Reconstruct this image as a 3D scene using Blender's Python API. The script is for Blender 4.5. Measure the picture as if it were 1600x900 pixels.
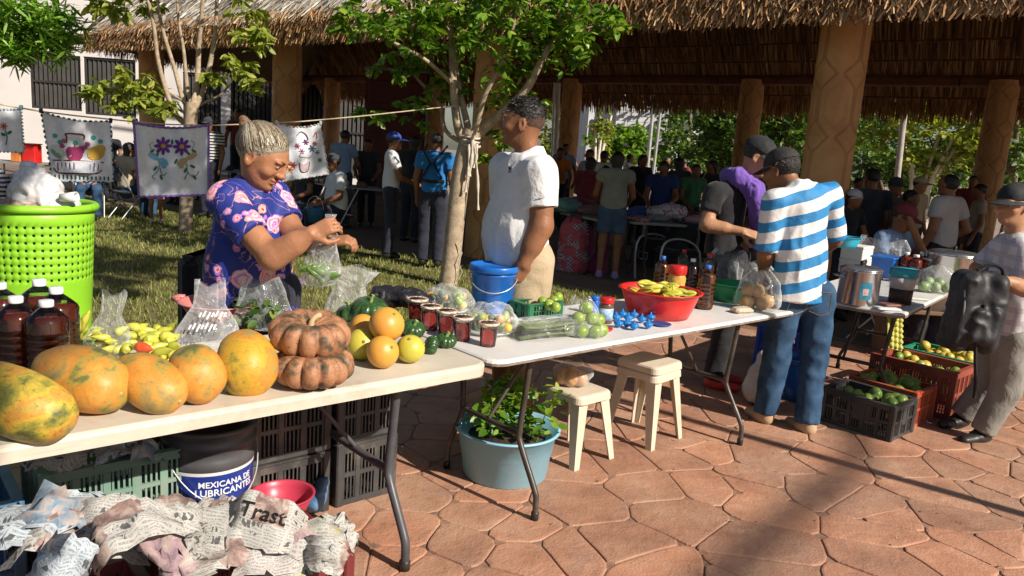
import bpy, math, random
import numpy as np
from mathutils import Vector, Matrix, Euler
random.seed(7); RNG = np.random.default_rng(7)
for o in list(bpy.data.objects): bpy.data.objects.remove(o)
SC = bpy.context.scene; COL = SC.collection
# ---------------------------------------------------------------- camera
F = 1190.0; CAMH = 1.55; PITCH = math.radians(10.3); ROLL = math.radians(4.1)
FW = Vector((0, math.cos(PITCH), -math.sin(PITCH))); UP0 = Vector((0, math.sin(PITCH), math.cos(PITCH))); RT0 = Vector((1, 0, 0))
RT = math.cos(ROLL) * RT0 + math.sin(ROLL) * UP0; UP = -math.sin(ROLL) * RT0 + math.cos(ROLL) * UP0
CAM = Vector((0, 0, CAMH))
cd = bpy.data.cameras.new('camera'); cam = bpy.data.objects.new('camera', cd); COL.objects.link(cam)
cd.sensor_width = 36; cd.lens = 36 * F / 1600; cd.clip_start = 0.05; cd.clip_end = 500
cam.matrix_world = Matrix(((RT.x, UP.x, -FW.x, 0), (RT.y, UP.y, -FW.y, 0), (RT.z, UP.z, -FW.z, CAMH), (0, 0, 0, 1)))
SC.camera = cam
# ---------------------------------------------------------------- sky, sun, exposure
SUN_H = Vector((0.807, -0.590)); SUN_EL = math.radians(35)
w = bpy.data.worlds.new('World'); SC.world = w; w.use_nodes = True
nt = w.node_tree; sky = nt.nodes.new('ShaderNodeTexSky'); sky.sky_type = 'NISHITA'; sky.sun_disc = False
sky.sun_elevation = SUN_EL; sky.sun_rotation = math.atan2(SUN_H.x, SUN_H.y); sky.air_density = 1.0; sky.dust_density = 1.2
nt.links.new(sky.outputs[0], nt.nodes['Background'].inputs[0]); nt.nodes['Background'].inputs[1].default_value = 0.052
sl = bpy.data.lights.new('sun', 'SUN'); sl.energy = 5.0; sl.angle = math.radians(0.55); sl.color = (1.0, 0.91, 0.79)
sun = bpy.data.objects.new('sun', sl); COL.objects.link(sun)
sd = Vector((SUN_H.x * math.cos(SUN_EL), SUN_H.y * math.cos(SUN_EL), math.sin(SUN_EL)))
sun.rotation_euler = sd.to_track_quat('Z', 'Y').to_euler()
sun.location = (8, -6, 9)
vs = SC.view_settings; vs.view_transform = 'Standard'; vs.look = 'None'; vs.exposure = 0.5; vs.gamma = 1.0
SC.cycles.max_bounces = 8; SC.cycles.transparent_max_bounces = 16; SC.cycles.use_denoising = True
SC.cycles.caustics_reflective = False; SC.cycles.caustics_refractive = False

def at(x, y, z=None, Y=None):
    "point of the place seen at photo pixel x,y: on the level z, or at the distance Y"
    d = FW + RT * ((x - 800) / F) - UP * ((y - 450) / F)
    t = (z - CAMH) / d.z if Y is None else Y / d.y
    return CAM + d * t
def mpp(p): return (Vector(p) - CAM).dot(FW) / F     # metres per photo pixel there

# ---------------------------------------------------------------- objects
def tag(o, label=None, cat=None, group=None, kind=None):
    if label: o['label'] = label
    if cat: o['category'] = cat
    if group: o['group'] = group
    if kind: o['kind'] = kind
    return o
def thing(name, label, cat, loc=(0, 0, 0), rz=0.0, group=None):
    o = bpy.data.objects.new(name, None); COL.objects.link(o); o.location = loc; o.rotation_euler = (0, 0, rz)
    o.empty_display_size = 0.1
    return tag(o, label, cat, group)
def link(name, me, parent=None, mats=None):
    o = bpy.data.objects.new(name, me); COL.objects.link(o)
    if parent: o.parent = parent
    for m in (mats or []): me.materials.append(m)
    return o
def copy_tree(o, parent=None):
    c = o.copy(); COL.objects.link(c); c.parent = parent
    for ch in o.children: copy_tree(ch, c)
    return c
def np_mesh(name, V, Q, mi=None, smooth=False):
    me = bpy.data.meshes.new(name); V = np.asarray(V, np.float32); Q = np.asarray(Q, np.int32); k = Q.shape[1]
    me.vertices.add(len(V)); me.vertices.foreach_set('co', V.ravel())
    me.loops.add(Q.size); me.loops.foreach_set('vertex_index', Q.ravel())
    me.polygons.add(len(Q)); me.polygons.foreach_set('loop_start', np.arange(len(Q), dtype=np.int32) * k)
    if mi is not None: me.polygons.foreach_set('material_index', np.asarray(mi, np.int32))
    me.update(calc_edges=True); me.validate()
    if smooth: me.shade_smooth()
    return me
class B:
    "collects shapes; obj() links them as one mesh object"
    def __init__(s): s.v = []; s.f = []; s.m = []; s.s = []; s.T = Matrix()
    def add(s, vs, fs, mi=0, sm=False):
        n = len(s.v); T = s.T
        s.v += [tuple(T @ Vector(p)) for p in vs]
        for f in fs: s.f.append([i + n for i in f]); s.m.append(mi); s.s.append(sm)
        return s
    def box(s, c, d, R=None, mi=0, bev=0.0):
        x, y, z = d[0] / 2, d[1] / 2, d[2] / 2; c = Vector(c)
        if bev <= 0:
            P = [(-x, -y, -z), (x, -y, -z), (x, y, -z), (-x, y, -z), (-x, -y, z), (x, -y, z), (x, y, z), (-x, y, z)]
            Fs = [(3, 2, 1, 0), (4, 5, 6, 7), (0, 1, 5, 4), (1, 2, 6, 5), (2, 3, 7, 6), (3, 0, 4, 7)]
        else:
            b = min(bev, x, y, z); P = []; Fs = []
            for zz, i in ((-z, b), (-z + b, 0), (z - b, 0), (z, b)):
                X, Y = x - i, y - i; k = b * 0.999
                P += [(-X + k, -Y, zz), (X - k, -Y, zz), (X, -Y + k, zz), (X, Y - k, zz), (X - k, Y, zz), (-X + k, Y, zz), (-X, Y - k, zz), (-X, -Y + k, zz)]
            for r in range(3):
                for i in range(8): j = (i + 1) % 8; Fs.append((r * 8 + i, r * 8 + j, r * 8 + 8 + j, r * 8 + 8 + i))
            Fs += [tuple(range(7, -1, -1)), tuple(range(24, 32))]
        if R is not None: P = [R @ Vector(p) for p in P]
        return s.add([Vector(p) + c for p in P], Fs, mi)
    def bar(s, a, b, w, h=None, mi=0, up=(0, 0, 1)):
        a, b = Vector(a), Vector(b); d = b - a; L = d.length; d.normalize(); u = Vector(up)
        if abs(d.dot(u)) > .98: u = Vector((0, 1, 0))
        x = d.cross(u).normalized(); z = x.cross(d)
        R = Matrix((x, d, z)).transposed()
        return s.box((a + b) / 2, (w, L, h or w), R, mi)
    def tube(s, pts, r, seg=10, mi=0, caps=True):
        pts = [Vector(p) for p in pts]; n = len(pts); rr = r if isinstance(r, (list, tuple)) else [r] * n
        V = []; Fs = []; pu = None
        for i, p in enumerate(pts):
            d = (pts[min(i + 1, n - 1)] - pts[max(i - 1, 0)]).normalized()
            if pu is None: pu = Vector((0, 0, 1)) if abs(d.z) < .9 else Vector((0, 1, 0))
            x = pu.cross(d).normalized(); y = d.cross(x); pu = y
            for k in range(seg):
                a = 2 * math.pi * k / seg; V.append(p + (x * math.cos(a) + y * math.sin(a)) * rr[i])
        for i in range(n - 1):
            for k in range(seg): j = (k + 1) % seg; Fs.append((i * seg + k, i * seg + j, i * seg + seg + j, i * seg + seg + k))
        s.add(V, Fs, mi, True)
        if caps:
            s.add(V[:seg], [tuple(range(seg - 1, -1, -1))], mi); s.add(V[-seg:], [tuple(range(seg))], mi)
        return s
    def lathe(s, prof, seg=24, c=(0, 0, 0), mi=0, fn=None, sm=True):
        "prof = (r,z) list bottom to top; fn(angle, i) scales the radius"
        V = []; Fs = []; c = Vector(c)
        for i, (r, z) in enumerate(prof):
            for k in range(seg):
                a = 2 * math.pi * k / seg; q = r * (fn(a, i) if fn else 1); V.append(c + Vector((q * math.cos(a), q * math.sin(a), z)))
        for i in range(len(prof) - 1):
            for k in range(seg): j = (k + 1) % seg; Fs.append((i * seg + k, i * seg + j, i * seg + seg + j, i * seg + seg + k))
        if prof[0][0] > 1e-4: Fs.append(tuple(range(seg - 1, -1, -1)))
        if prof[-1][0] > 1e-4: Fs.append(tuple(range((len(prof) - 1) * seg, len(prof) * seg)))
        return s.add(V, Fs, mi, sm)
    def grid(s, fn, nu, nv, mi=0, sm=True):
        V = [fn(i / nu, j / nv) for j in range(nv + 1) for i in range(nu + 1)]
        Fs = [(j * (nu + 1) + i, j * (nu + 1) + i + 1, (j + 1) * (nu + 1) + i + 1, (j + 1) * (nu + 1) + i) for j in range(nv) for i in range(nu)]
        return s.add(V, Fs, mi, sm)
    def ball(s, c, r, nu=16, nv=10, mi=0, fn=None):
        "r = radius or 3 radii; fn(unit vector) scales"
        r = Vector(r) if not isinstance(r, (int, float)) else Vector((r, r, r)); c = Vector(c); V = []; Fs = []
        for j in range(1, nv):
            t = math.pi * j / nv
            for i in range(nu):
                a = 2 * math.pi * i / nu; d = Vector((math.sin(t) * math.cos(a), math.sin(t) * math.sin(a), -math.cos(t)))
                k = fn(d) if fn else 1; V.append(c + Vector((d.x * r.x, d.y * r.y, d.z * r.z)) * k)
        for e in (Vector((0, 0, -1)), Vector((0, 0, 1))): V.append(c + Vector((0, 0, e.z * r.z)) * (fn(e) if fn else 1))
        for j in range(nv - 2):
            for i in range(nu): k = (i + 1) % nu; Fs.append((j * nu + i, j * nu + k, j * nu + nu + k, j * nu + nu + i))
        b = (nv - 1) * nu
        for i in range(nu): k = (i + 1) % nu; Fs.append((b, k, i)); Fs.append((b + 1, (nv - 2) * nu + i, (nv - 2) * nu + k))
        return s.add(V, Fs, mi, True)
    def prism(s, poly, z0, z1, mi=0, fn=None):
        n = len(poly); V = [(x, y, z0) for x, y in poly] + [(x, y, z1) for x, y in poly]
        if fn: V = [fn(p) for p in V]
        Fs = [tuple(range(n - 1, -1, -1)), tuple(range(n, 2 * n))] + [(i, (i + 1) % n, n + (i + 1) % n, n + i) for i in range(n)]
        return s.add(V, Fs, mi)
    def mesh(s, name, uv=None):
        me = bpy.data.meshes.new(name); me.from_pydata(s.v, [], s.f); me.polygons.foreach_set('material_index', s.m); me.polygons.foreach_set('use_smooth', s.s)
        me.update(); return me
    def obj(s, name, mats, parent=None):
        return link(name, s.mesh(name), parent, mats if isinstance(mats, (list, tuple)) else [mats])

# ---------------------------------------------------------------- noise for shapes
def vnoise(P, scale=1.0, seed=0):
    P = np.asarray(P, float) * scale + seed * 17.31; i = np.floor(P).astype(np.int64); f = P - i; f = f * f * (3 - 2 * f); out = 0
    for dx in (0, 1):
        for dy in (0, 1):
            for dz in (0, 1):
                n = (i[..., 0] + dx) * 374761393 + (i[..., 1] + dy) * 668265263 + (i[..., 2] + dz) * 2147483647 // 3
                n = (n ^ (n >> 13)) * 1274126177; n = (n ^ (n >> 16)) & 0xffff
                out = out + n / 65535. * (f[..., 0] if dx else 1 - f[..., 0]) * (f[..., 1] if dy else 1 - f[..., 1]) * (f[..., 2] if dz else 1 - f[..., 2])
    return out * 2 - 1
def vn(p, scale=1.0, seed=0): return float(vnoise(np.array([p], float), scale, seed)[0])
def displace(o, amp, scale, seed=0, oct=2):
    me = o.data; n = len(me.vertices); V = np.empty(n * 3, np.float32); me.vertices.foreach_get('co', V); V = V.reshape(-1, 3)
    N = np.empty(n * 3, np.float32); me.vertices.foreach_get('normal', N); N = N.reshape(-1, 3); d = 0
    for k in range(oct): d = d + vnoise(V, scale * 2 ** k, seed + k) / 1.8 ** k
    V = V + N * (amp * d)[:, None]; me.vertices.foreach_set('co', V.ravel().astype(np.float32)); me.update(); return o

# ---------------------------------------------------------------- materials
MATS = {}
def L(c):   # '#rrggbb' as seen, to linear
    if not isinstance(c, str): return tuple(c) + (1,) if len(c) == 3 else c
    v = [int(c[i:i + 2], 16) / 255 for i in (1, 3, 5)]
    return tuple(x / 12.92 if x <= .04045 else ((x + .055) / 1.055) ** 2.4 for x in v) + (1,)
class NT:
    def __init__(s, name):
        s.m = bpy.data.materials.new(name); s.m.use_nodes = True; s.t = s.m.node_tree; s.n = s.t.nodes; s.p = s.n['Principled BSDF']; s.o = s.n['Material Output']
    def new(s, t, **k):
        n = s.n.new('ShaderNode' + t)
        for a, b in k.items(): setattr(n, a, b)
        return n
    def lk(s, a, b): s.t.links.new(a, b)
    def tc(s, w='Object'): return s.new('TexCoord').outputs[w]
    def noise(s, scale, detail=4, rough=.55, vec=None, dist=0):
        n = s.new('TexNoise'); n.inputs['Scale'].default_value = scale; n.inputs['Detail'].default_value = detail; n.inputs['Roughness'].default_value = rough; n.inputs['Distortion'].default_value = dist
        s.lk(vec or s.tc(), n.inputs['Vector']); return n.outputs['Fac']
    def ramp(s, fac, stops, const=False):
        r = s.new('ValToRGB'); e = r.color_ramp.elements
        if const: r.color_ramp.interpolation = 'CONSTANT'
        while len(e) < len(stops): e.new(.5)
        for q, (p, c) in zip(e, stops): q.position = p; q.color = L(c) if not isinstance(c, (int, float)) else (c, c, c, 1)
        s.lk(fac, r.inputs[0]); return r.outputs[0]
    def mix(s, fac, a, b, mode='MIX'):
        m = s.new('MixRGB', blend_type=mode)
        for i, x in enumerate((fac, a, b)):
            if isinstance(x, (int, float)): m.inputs[i].default_value = x if i == 0 else (x, x, x, 1)
            elif isinstance(x, (tuple, str)): m.inputs[i].default_value = L(x)
            else: s.lk(x, m.inputs[i])
        return m.outputs[0]
    def math(s, op, a, b=0.0, c=None):
        m = s.new('Math', operation=op)
        for i, x in enumerate((a, b) if c is None else (a, b, c)):
            if isinstance(x, (int, float)): m.inputs[i].default_value = x
            else: s.lk(x, m.inputs[i])
        return m.outputs[0]
    def xyz(s, vec=None):
        n = s.new('SeparateXYZ'); s.lk(vec or s.tc(), n.inputs[0]); return n.outputs
    def bump(s, h, st=.3, dist=.01):
        b = s.new('Bump'); b.inputs['Strength'].default_value = st; b.inputs['Distance'].default_value = dist; s.lk(h, b.inputs['Height']); s.lk(b.outputs[0], s.p.inputs['Normal']); return b
    def set(s, **k):
        for a, b in k.items():
            i = s.p.inputs[a.replace('_', ' ')]
            if hasattr(b, 'links'): s.lk(b, i)
            else: i.default_value = L(b) if (isinstance(b, str) or isinstance(b, tuple)) else b
        return s
def mat(key, c1, c2=None, rough=.6, scale=8, bump=0.0, bscale=None, spec=.4, metal=0.0, sheen=0, detail=4, grime=None, coat=0, bd=.01):
    "a surface of two tones with grain; grime = (colour, amount)"
    if key in MATS: return MATS[key]
    n = NT(key); f = n.noise(scale, detail)
    col = n.ramp(f, [(.32, c1), (.68, c2 or c1)])
    if grime:
        g = n.ramp(n.noise(scale * .6, 6, .7), [(.5, 0.0), (.72, 1.0)]); col = n.mix(n.math('MULTIPLY', g, grime[1]), col, grime[0])
    n.set(Base_Color=col, Roughness=n.ramp(n.noise(scale * 2.3, 3), [(.2, max(0, rough - .1)), (.8, min(1, rough + .1))]), Metallic=metal)
    n.p.inputs['Specular IOR Level'].default_value = spec
    if coat: n.p.inputs['Coat Weight'].default_value = coat; n.p.inputs['Coat Roughness'].default_value = .15
    if sheen: n.p.inputs['Sheen Weight'].default_value = sheen
    if bump: n.bump(n.noise(bscale or scale * 3, 4, .55, None, .5 if bd > .01 else 0), bump, bd)
    MATS[key] = n.m; return n.m
def cloth(key, c1, c2=None, bump=.6): return mat(key, c1, c2, .88, 6, bump, 9, .15, sheen=.15, bd=.03)
def plastic(key, c1, c2=None, rough=.38, grime=None, scale=5): return mat(key, c1, c2 or c1, rough, scale, .06, 40, .5, grime=grime)
def island(key, stops, rough=.7, trans=0.0, spec=.3):
    "colour varies from blade to blade / leaf to leaf"
    if key in MATS: return MATS[key]
    n = NT(key); g = n.new('NewGeometry'); c = n.ramp(g.outputs['Random Per Island'], stops)
    n.set(Base_Color=c, Roughness=rough); n.p.inputs['Specular IOR Level'].default_value = spec
    if trans:
        t = n.new('BsdfTranslucent'); n.lk(n.mix(1, c, '#f8ff9a', 'MULTIPLY'), t.inputs[0]); m = n.new('MixShader'); m.inputs[0].default_value = trans
        n.lk(n.p.outputs[0], m.inputs[1]); n.lk(t.outputs[0], m.inputs[2]); n.lk(m.outputs[0], n.o.inputs[0])
    MATS[key] = n.m; return n.m
def film(key, tint='#f2f5f7', haze=.11, rough=.1):
    "thin clear plastic"
    if key in MATS: return MATS[key]
    n = NT(key); n.set(Base_Color=tint, Roughness=rough); n.p.inputs['Specular IOR Level'].default_value = .8
    tr = n.new('BsdfTransparent'); tr.inputs[0].default_value = (.96, .97, .97, 1); m = n.new('MixShader')
    lw = n.new('LayerWeight'); lw.inputs[0].default_value = .35
    crease = n.ramp(n.noise(11, 3, .5, dist=1.6), [(.5, 0.0), (.68, 1.0)])
    fac = n.math('MINIMUM', n.math('ADD', n.math('ADD', haze * .55, n.math('MULTIPLY', crease, haze)), n.math('MULTIPLY', lw.outputs['Facing'], .5)), .9)
    b = n.bump(n.noise(14, 3, .5, dist=1.4), .8, .03)
    n.lk(fac, m.inputs[0]); n.lk(tr.outputs[0], m.inputs[1]); n.lk(n.p.outputs[0], m.inputs[2]); n.lk(m.outputs[0], n.o.inputs[0])
    MATS[key] = n.m; return n.m
def clear(key):
    "clear bottle wall: see-through, with sharp reflections at grazing angles"
    if key in MATS: return MATS[key]
    n = NT(key); gl = n.new('BsdfGlossy'); gl.inputs['Roughness'].default_value = .05; tr = n.new('BsdfTransparent'); tr.inputs[0].default_value = (.95, .97, .96, 1); fr = n.new('Fresnel'); fr.inputs[0].default_value = 1.4; m = n.new('MixShader')
    n.lk(n.math('ADD', fr.outputs[0], .03), m.inputs[0]); n.lk(tr.outputs[0], m.inputs[1]); n.lk(gl.outputs[0], m.inputs[2]); n.lk(m.outputs[0], n.o.inputs[0]); MATS[key] = n.m; return n.m
def liquid(key, col, dens=1.0):
    if key in MATS: return MATS[key]
    n = NT(key); n.set(Base_Color=col, Roughness=.03); n.p.inputs['Transmission Weight'].default_value = .75; n.p.inputs['IOR'].default_value = 1.33
    MATS[key] = n.m; return n.m
def text_mesh(body, size, depth=0.0008):
    c = bpy.data.curves.new('txt', 'FONT'); c.body = body; c.size = size; c.extrude = depth; c.offset = size * .012; c.resolution_u = 3; c.align_x = 'CENTER'; c.align_y = 'CENTER'
    o = bpy.data.objects.new('txt', c); COL.objects.link(o); dg = bpy.context.evaluated_depsgraph_get(); me = bpy.data.meshes.new_from_object(o.evaluated_get(dg))
    bpy.data.objects.remove(o); bpy.data.curves.remove(c); return me
# ================================================================ setting
U = Vector((0.742, 0.670, 0)); V_ = Vector((-0.670, 0.742, 0))           # along / behind the front tables
TC = Vector((-0.055, 2.815, 0))                                           # near right corner of the front table on plan
A0 = Vector((3.15, 8.0, 0)); D = Vector((-0.8016, 0.5979, 0)); N = Vector((0.5979, 0.8016, 0))
ANG_U = math.atan2(U.y, U.x)
def pal(a, n, z=0): return A0 + D * a + N * n + Vector((0, 0, z))
def qn(p): d = Vector((p[0], p[1], 0)) - TC; return d.dot(V_)
def nn(p): return (Vector((p[0], p[1], 0)) - A0).dot(N)
def aa(p): return (Vector((p[0], p[1], 0)) - A0).dot(D)

m_joint = mat('paving_joint', (.18, .10, .07), (.30, .18, .125), .95, 20, .4)
def stone_mat():
    n = NT('flagstone'); oi = n.new('ObjectInfo'); pos = n.new('NewGeometry').outputs['Position']
    base = n.ramp(n.noise(3.2, 6, .6, pos), [(.28, (.26, .13, .082)), (.5, (.385, .195, .122)), (.74, (.47, .27, .18))])
    var = n.ramp(oi.outputs['Random'], [(0, (.82, .80, .80)), (.5, (1, 1, 1)), (1, (1.12, 1.04, .98))])
    c = n.mix(1, base, var, 'MULTIPLY')
    dust = n.ramp(n.noise(1.3, 5, .65, pos, .6), [(.45, 0.0), (.70, .6)]); c = n.mix(dust, c, (.43, .285, .195))
    dark = n.ramp(n.noise(7, 8, .75, pos), [(.54, 0.0), (.76, .65)]); c = n.mix(dark, c, (.17, .082, .055)); grey = n.ramp(n.noise(2.1, 7, .7, pos, 1.0), [(.55, 0.0), (.72, .5)]); c = n.mix(grey, c, (.22, .16, .135))
    n.set(Base_Color=c, Roughness=n.ramp(n.noise(9, 4, .5, pos), [(.2, .55), (.8, .85)]))
    h = n.math('ADD', n.noise(14, 6, .6, pos, .5), n.math('MULTIPLY', n.noise(90, 3, .6, pos), .35)); n.bump(h, .55, .016); return n.m
m_stone = stone_mat()
b = B(); b.add([(-150, -60, -.03), (150, -60, -.03), (150, 260, -.03), (-150, 260, -.03)], [(0, 1, 2, 3)])
m_plaza = mat('plaza_concrete', (.22, .17, .135), (.32, .25, .2), .9, 1.5, .2)
tag(b.obj('ground', m_plaza), kind='structure')
b = B(); P0 = TC - U * 9 - V_ * 5; b.add([TC - U * 7 - V_ * 6 + Vector((0, 0, -.0055)), TC + U * 14 - V_ * 6 + Vector((0, 0, -.0055)), TC + U * 14 + V_ * 2.02 + Vector((0, 0, -.0055)), TC - U * 7 + V_ * 2.02 + Vector((0, 0, -.0055))], [(0, 1, 2, 3)])
pavement = tag(b.obj('pavement', m_joint), 'red-brown stamped flagstone paving', kind='structure')

def clip(poly, a, c, off):
    "keep the side of poly nearer to a than to c, short of the bisector by off"
    m = ((a[0] + c[0]) / 2, (a[1] + c[1]) / 2); nx, ny = c[0] - a[0], c[1] - a[1]; l = math.hypot(nx, ny); nx /= l; ny /= l; out = []
    k = len(poly); ds = [(p[0] - m[0]) * nx + (p[1] - m[1]) * ny + off for p in poly]
    for i in range(k):
        p, q, d1, d2 = poly[i], poly[(i + 1) % k], ds[i], ds[(i + 1) % k]
        if d1 <= 0: out.append(p)
        if d1 * d2 < 0: t = d1 / (d1 - d2); out.append((p[0] + (q[0] - p[0]) * t, p[1] + (q[1] - p[1]) * t))
    return out
def stones():
    R = random.Random(11); sp = .335; pts = []
    for i in range(-10, 29):
        for j in range(-13, 9):
            if R.random() < .10: continue
            s = i * sp + (j % 2) * sp * .5 + R.uniform(-.15, .15); t = j * sp * .84 + R.uniform(-.13, .13); pts.append((s, t))
            if R.random() < .22: pts.append((s + R.uniform(.1, .2), t + R.uniform(-.17, .17)))
    cnt = 0; made = []
    for i, p in enumerate(pts):
        w3 = TC + U * p[0] + V_ * p[1]
        d = w3 - CAM; k = d.dot(FW)
        if k < 1.2: continue
        px, py = 800 + F * d.dot(RT) / k, 450 - F * d.dot(UP) / k
        if not (-160 < px < 1760 and 380 < py < 1080) or p[1] > 1.98: continue
        poly = [(p[0] - .6, p[1] - .6), (p[0] + .6, p[1] - .6), (p[0] + .6, p[1] + .6), (p[0] - .6, p[1] + .6)]
        for j, q in enumerate(pts):
            if j != i and abs(q[0] - p[0]) < 1.1 and abs(q[1] - p[1]) < 1.1: poly = clip(poly, p, q, .0032)
        if len(poly) < 3: continue
        pp = []
        for a in range(len(poly)):      # wavy, softly rounded outline
            u, v = poly[a], poly[(a + 1) % len(poly)]; l = math.hypot(v[0] - u[0], v[1] - u[1])
            if l < .02: continue
            c_ = min(.028, l * .25) / l; ts = [c_, 1 - c_] if l < .14 else [c_, .35, .65, 1 - c_]
            for t in ts:
                x, y = u[0] + (v[0] - u[0]) * t, u[1] + (v[1] - u[1]) * t
                o = .013 * vn((x, y, 0), 5, 3); o2 = .013 * vn((x, y, 4), 5, 5); pp.append((x + o, y + o2))
        if len(pp) < 4: continue
        n = len(pp); tx, ty = R.uniform(-.005, .005), R.uniform(-.005, .005); h0 = R.uniform(-.0015, .0025)
        def ring(inset, z):
            out = []
            for (x, y) in pp:
                dx, dy = x - p[0], y - p[1]; l = math.hypot(dx, dy) or 1; f = max(0, l - inset) / l
                out.append(((dx * f), (dy * f), z + tx * dx + ty * dy + h0))
            return out
        vs = ring(-.002, -.02) + ring(.0, -.005) + ring(.003, -.0008) + ring(.011, .0006); fs = []
        for r in range(3):
            for a in range(n): c_ = (a + 1) % n; fs.append((r * n + a, r * n + c_, r * n + n + c_, r * n + n + a))
        fs.append(tuple(range(3 * n, 4 * n)))
        made.append((0 if (-40 < px < 1640 and py < 940) else 1, k, vs, fs, w3))
    made.sort(key=lambda m_: (m_[0], m_[1])); rest = B()
    for _, k, vs, fs, w3 in made:
        M = Matrix.Translation(w3) @ Matrix.Rotation(ANG_U, 4, 'Z')
        if cnt < 298: b = B(); b.add(vs, fs); o = b.obj('flagstone', m_stone, pavement); o.location = w3; o.rotation_euler = (0, 0, ANG_U); cnt += 1
        else: rest.T = M; rest.add(vs, fs)
    if rest.v: tag(rest.obj('outer_flagstones', m_stone, pavement), kind='stuff')
    return cnt
print('flagstones', stones())

# lawn
m_soil = mat('lawn_soil', (.105, .085, .035), (.17, .145, .055), .95, 6, .5)
b = B(); z = -.006
b.add([TC - U * 16 + V_ * 2.0 + Vector((0, 0, z)), TC + U * 9 + V_ * 2.0 + Vector((0, 0, z)), pal(-6, -.85, z), pal(24, -.85, z)], [(0, 1, 2, 3)])
tag(b.obj('lawn', m_soil), kind='structure')
m_grass = island('grass_blade', [(0, (.075, .12, .022)), (.35, (.16, .21, .042)), (.65, (.29, .31, .08)), (1, (.46, .42, .17))], .7, .3)
def grass():
    Vs = []; n = 125000
    s = RNG.uniform(-9, 6.5, n); t = 1.98 + 11 * RNG.uniform(0, 1, n) ** 1.5
    x = TC.x + U.x * s + V_.x * t; y = TC.y + U.y * s + V_.y * t
    nv = (x - A0.x) * N.x + (y - A0.y) * N.y; r = x / np.maximum(y, .1)
    patch = vnoise(np.stack([x, y, x * 0], 1), 1.3, 2)
    ok = (nv < -.8) & (r > -.80) & (r < .45) & (patch > -.75); x, y, patch = x[ok], y[ok], patch[ok]; n = len(x)
    h = (.022 + .028 * RNG.uniform(0, 1, n)) * (1 + .5 * patch) * np.where(RNG.uniform(0, 1, n) < .02, 2.2, 1); wd = .0028 + .0009 * y / 4
    an = RNG.uniform(0, 6.283, n); lean = RNG.uniform(.2, 1.0, n) * h; ld = RNG.uniform(0, 6.283, n)
    dx, dy = np.cos(an) * wd, np.sin(an) * wd; lx, ly = np.cos(ld) * lean, np.sin(ld) * lean
    z0 = np.full(n, -.006)
    V = np.stack([np.stack([x - dx, y - dy, z0], 1), np.stack([x + dx, y + dy, z0], 1), np.stack([x + lx * .45 + dx * .7, y + ly * .45 + dy * .7, h * .62], 1), np.stack([x + lx, y + ly, h], 1), np.stack([x + lx * .45 - dx * .7, y + ly * .45 - dy * .7, h * .62], 1)], 1).reshape(-1, 3)
    i = np.arange(n) * 5; Q = np.stack([i, i + 1, i + 2, i + 3, i + 4], 1)
    o = link('grass', np_mesh('grass', V, Q), None, [m_grass]); tag(o, 'short dry yellow-green lawn grass behind the tables', 'grass', kind='stuff')
grass()

# pavilion floor
b = B(); Rp = Matrix((D, N, (0, 0, 1))).transposed()
m_floor = mat('pavilion_floor_concrete', (.12, .085, .065), (.18, .13, .10), .85, 1.2, .15)
b.T = Matrix.Translation(A0) @ Rp.to_4x4(); b.box((4, 4, -.01), (42, 9.7, .08), bev=.02)
tag(b.obj('pavilion_floor', m_floor), kind='structure')
FZ = .03

# ================================================================ thatched pavilion
pav = thing('thatched_pavilion', 'large open palm-thatch pavilion on ochre columns behind the stalls', 'pavilion', A0)
m_straw = island('thatch_straw_weathered', [(0, (.17, .15, .125)), (.4, (.34, .30, .25)), (.8, (.52, .48, .42)), (1, (.64, .60, .53))], .8)
m_straw_in = island('thatch_straw_inner', [(0, (.16, .08, .035)), (.4, (.34, .18, .075)), (.8, (.52, .31, .15)), (1, (.64, .44, .24))], .8)
m_thatch = mat('thatch_mass', (.12, .08, .05), (.2, .14, .09), .95, 9, .8)
m_pole = mat('rafter_wood', (.115, .04, .02), (.2, .075, .038), .75, 4, .3)
m_col = None
def col_mat():
    n = NT('carved_ochre_column'); pos = n.tc()
    c = n.ramp(n.noise(2.2, 5, .6, pos), [(.3, (.46, .23, .09)), (.55, (.58, .315, .13)), (.75, (.64, .38, .19))])
    d = n.ramp(n.noise(6, 6, .7, pos), [(.52, 0.0), (.75, .6)]); c = n.mix(d, c, (.36, .16, .07))
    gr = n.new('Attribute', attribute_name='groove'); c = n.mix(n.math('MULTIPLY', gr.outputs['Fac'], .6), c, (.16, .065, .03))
    n.set(Base_Color=c, Roughness=.8); n.bump(n.noise(30, 5, .6, pos), .3, .01); return n.m
m_col = col_mat()
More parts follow.
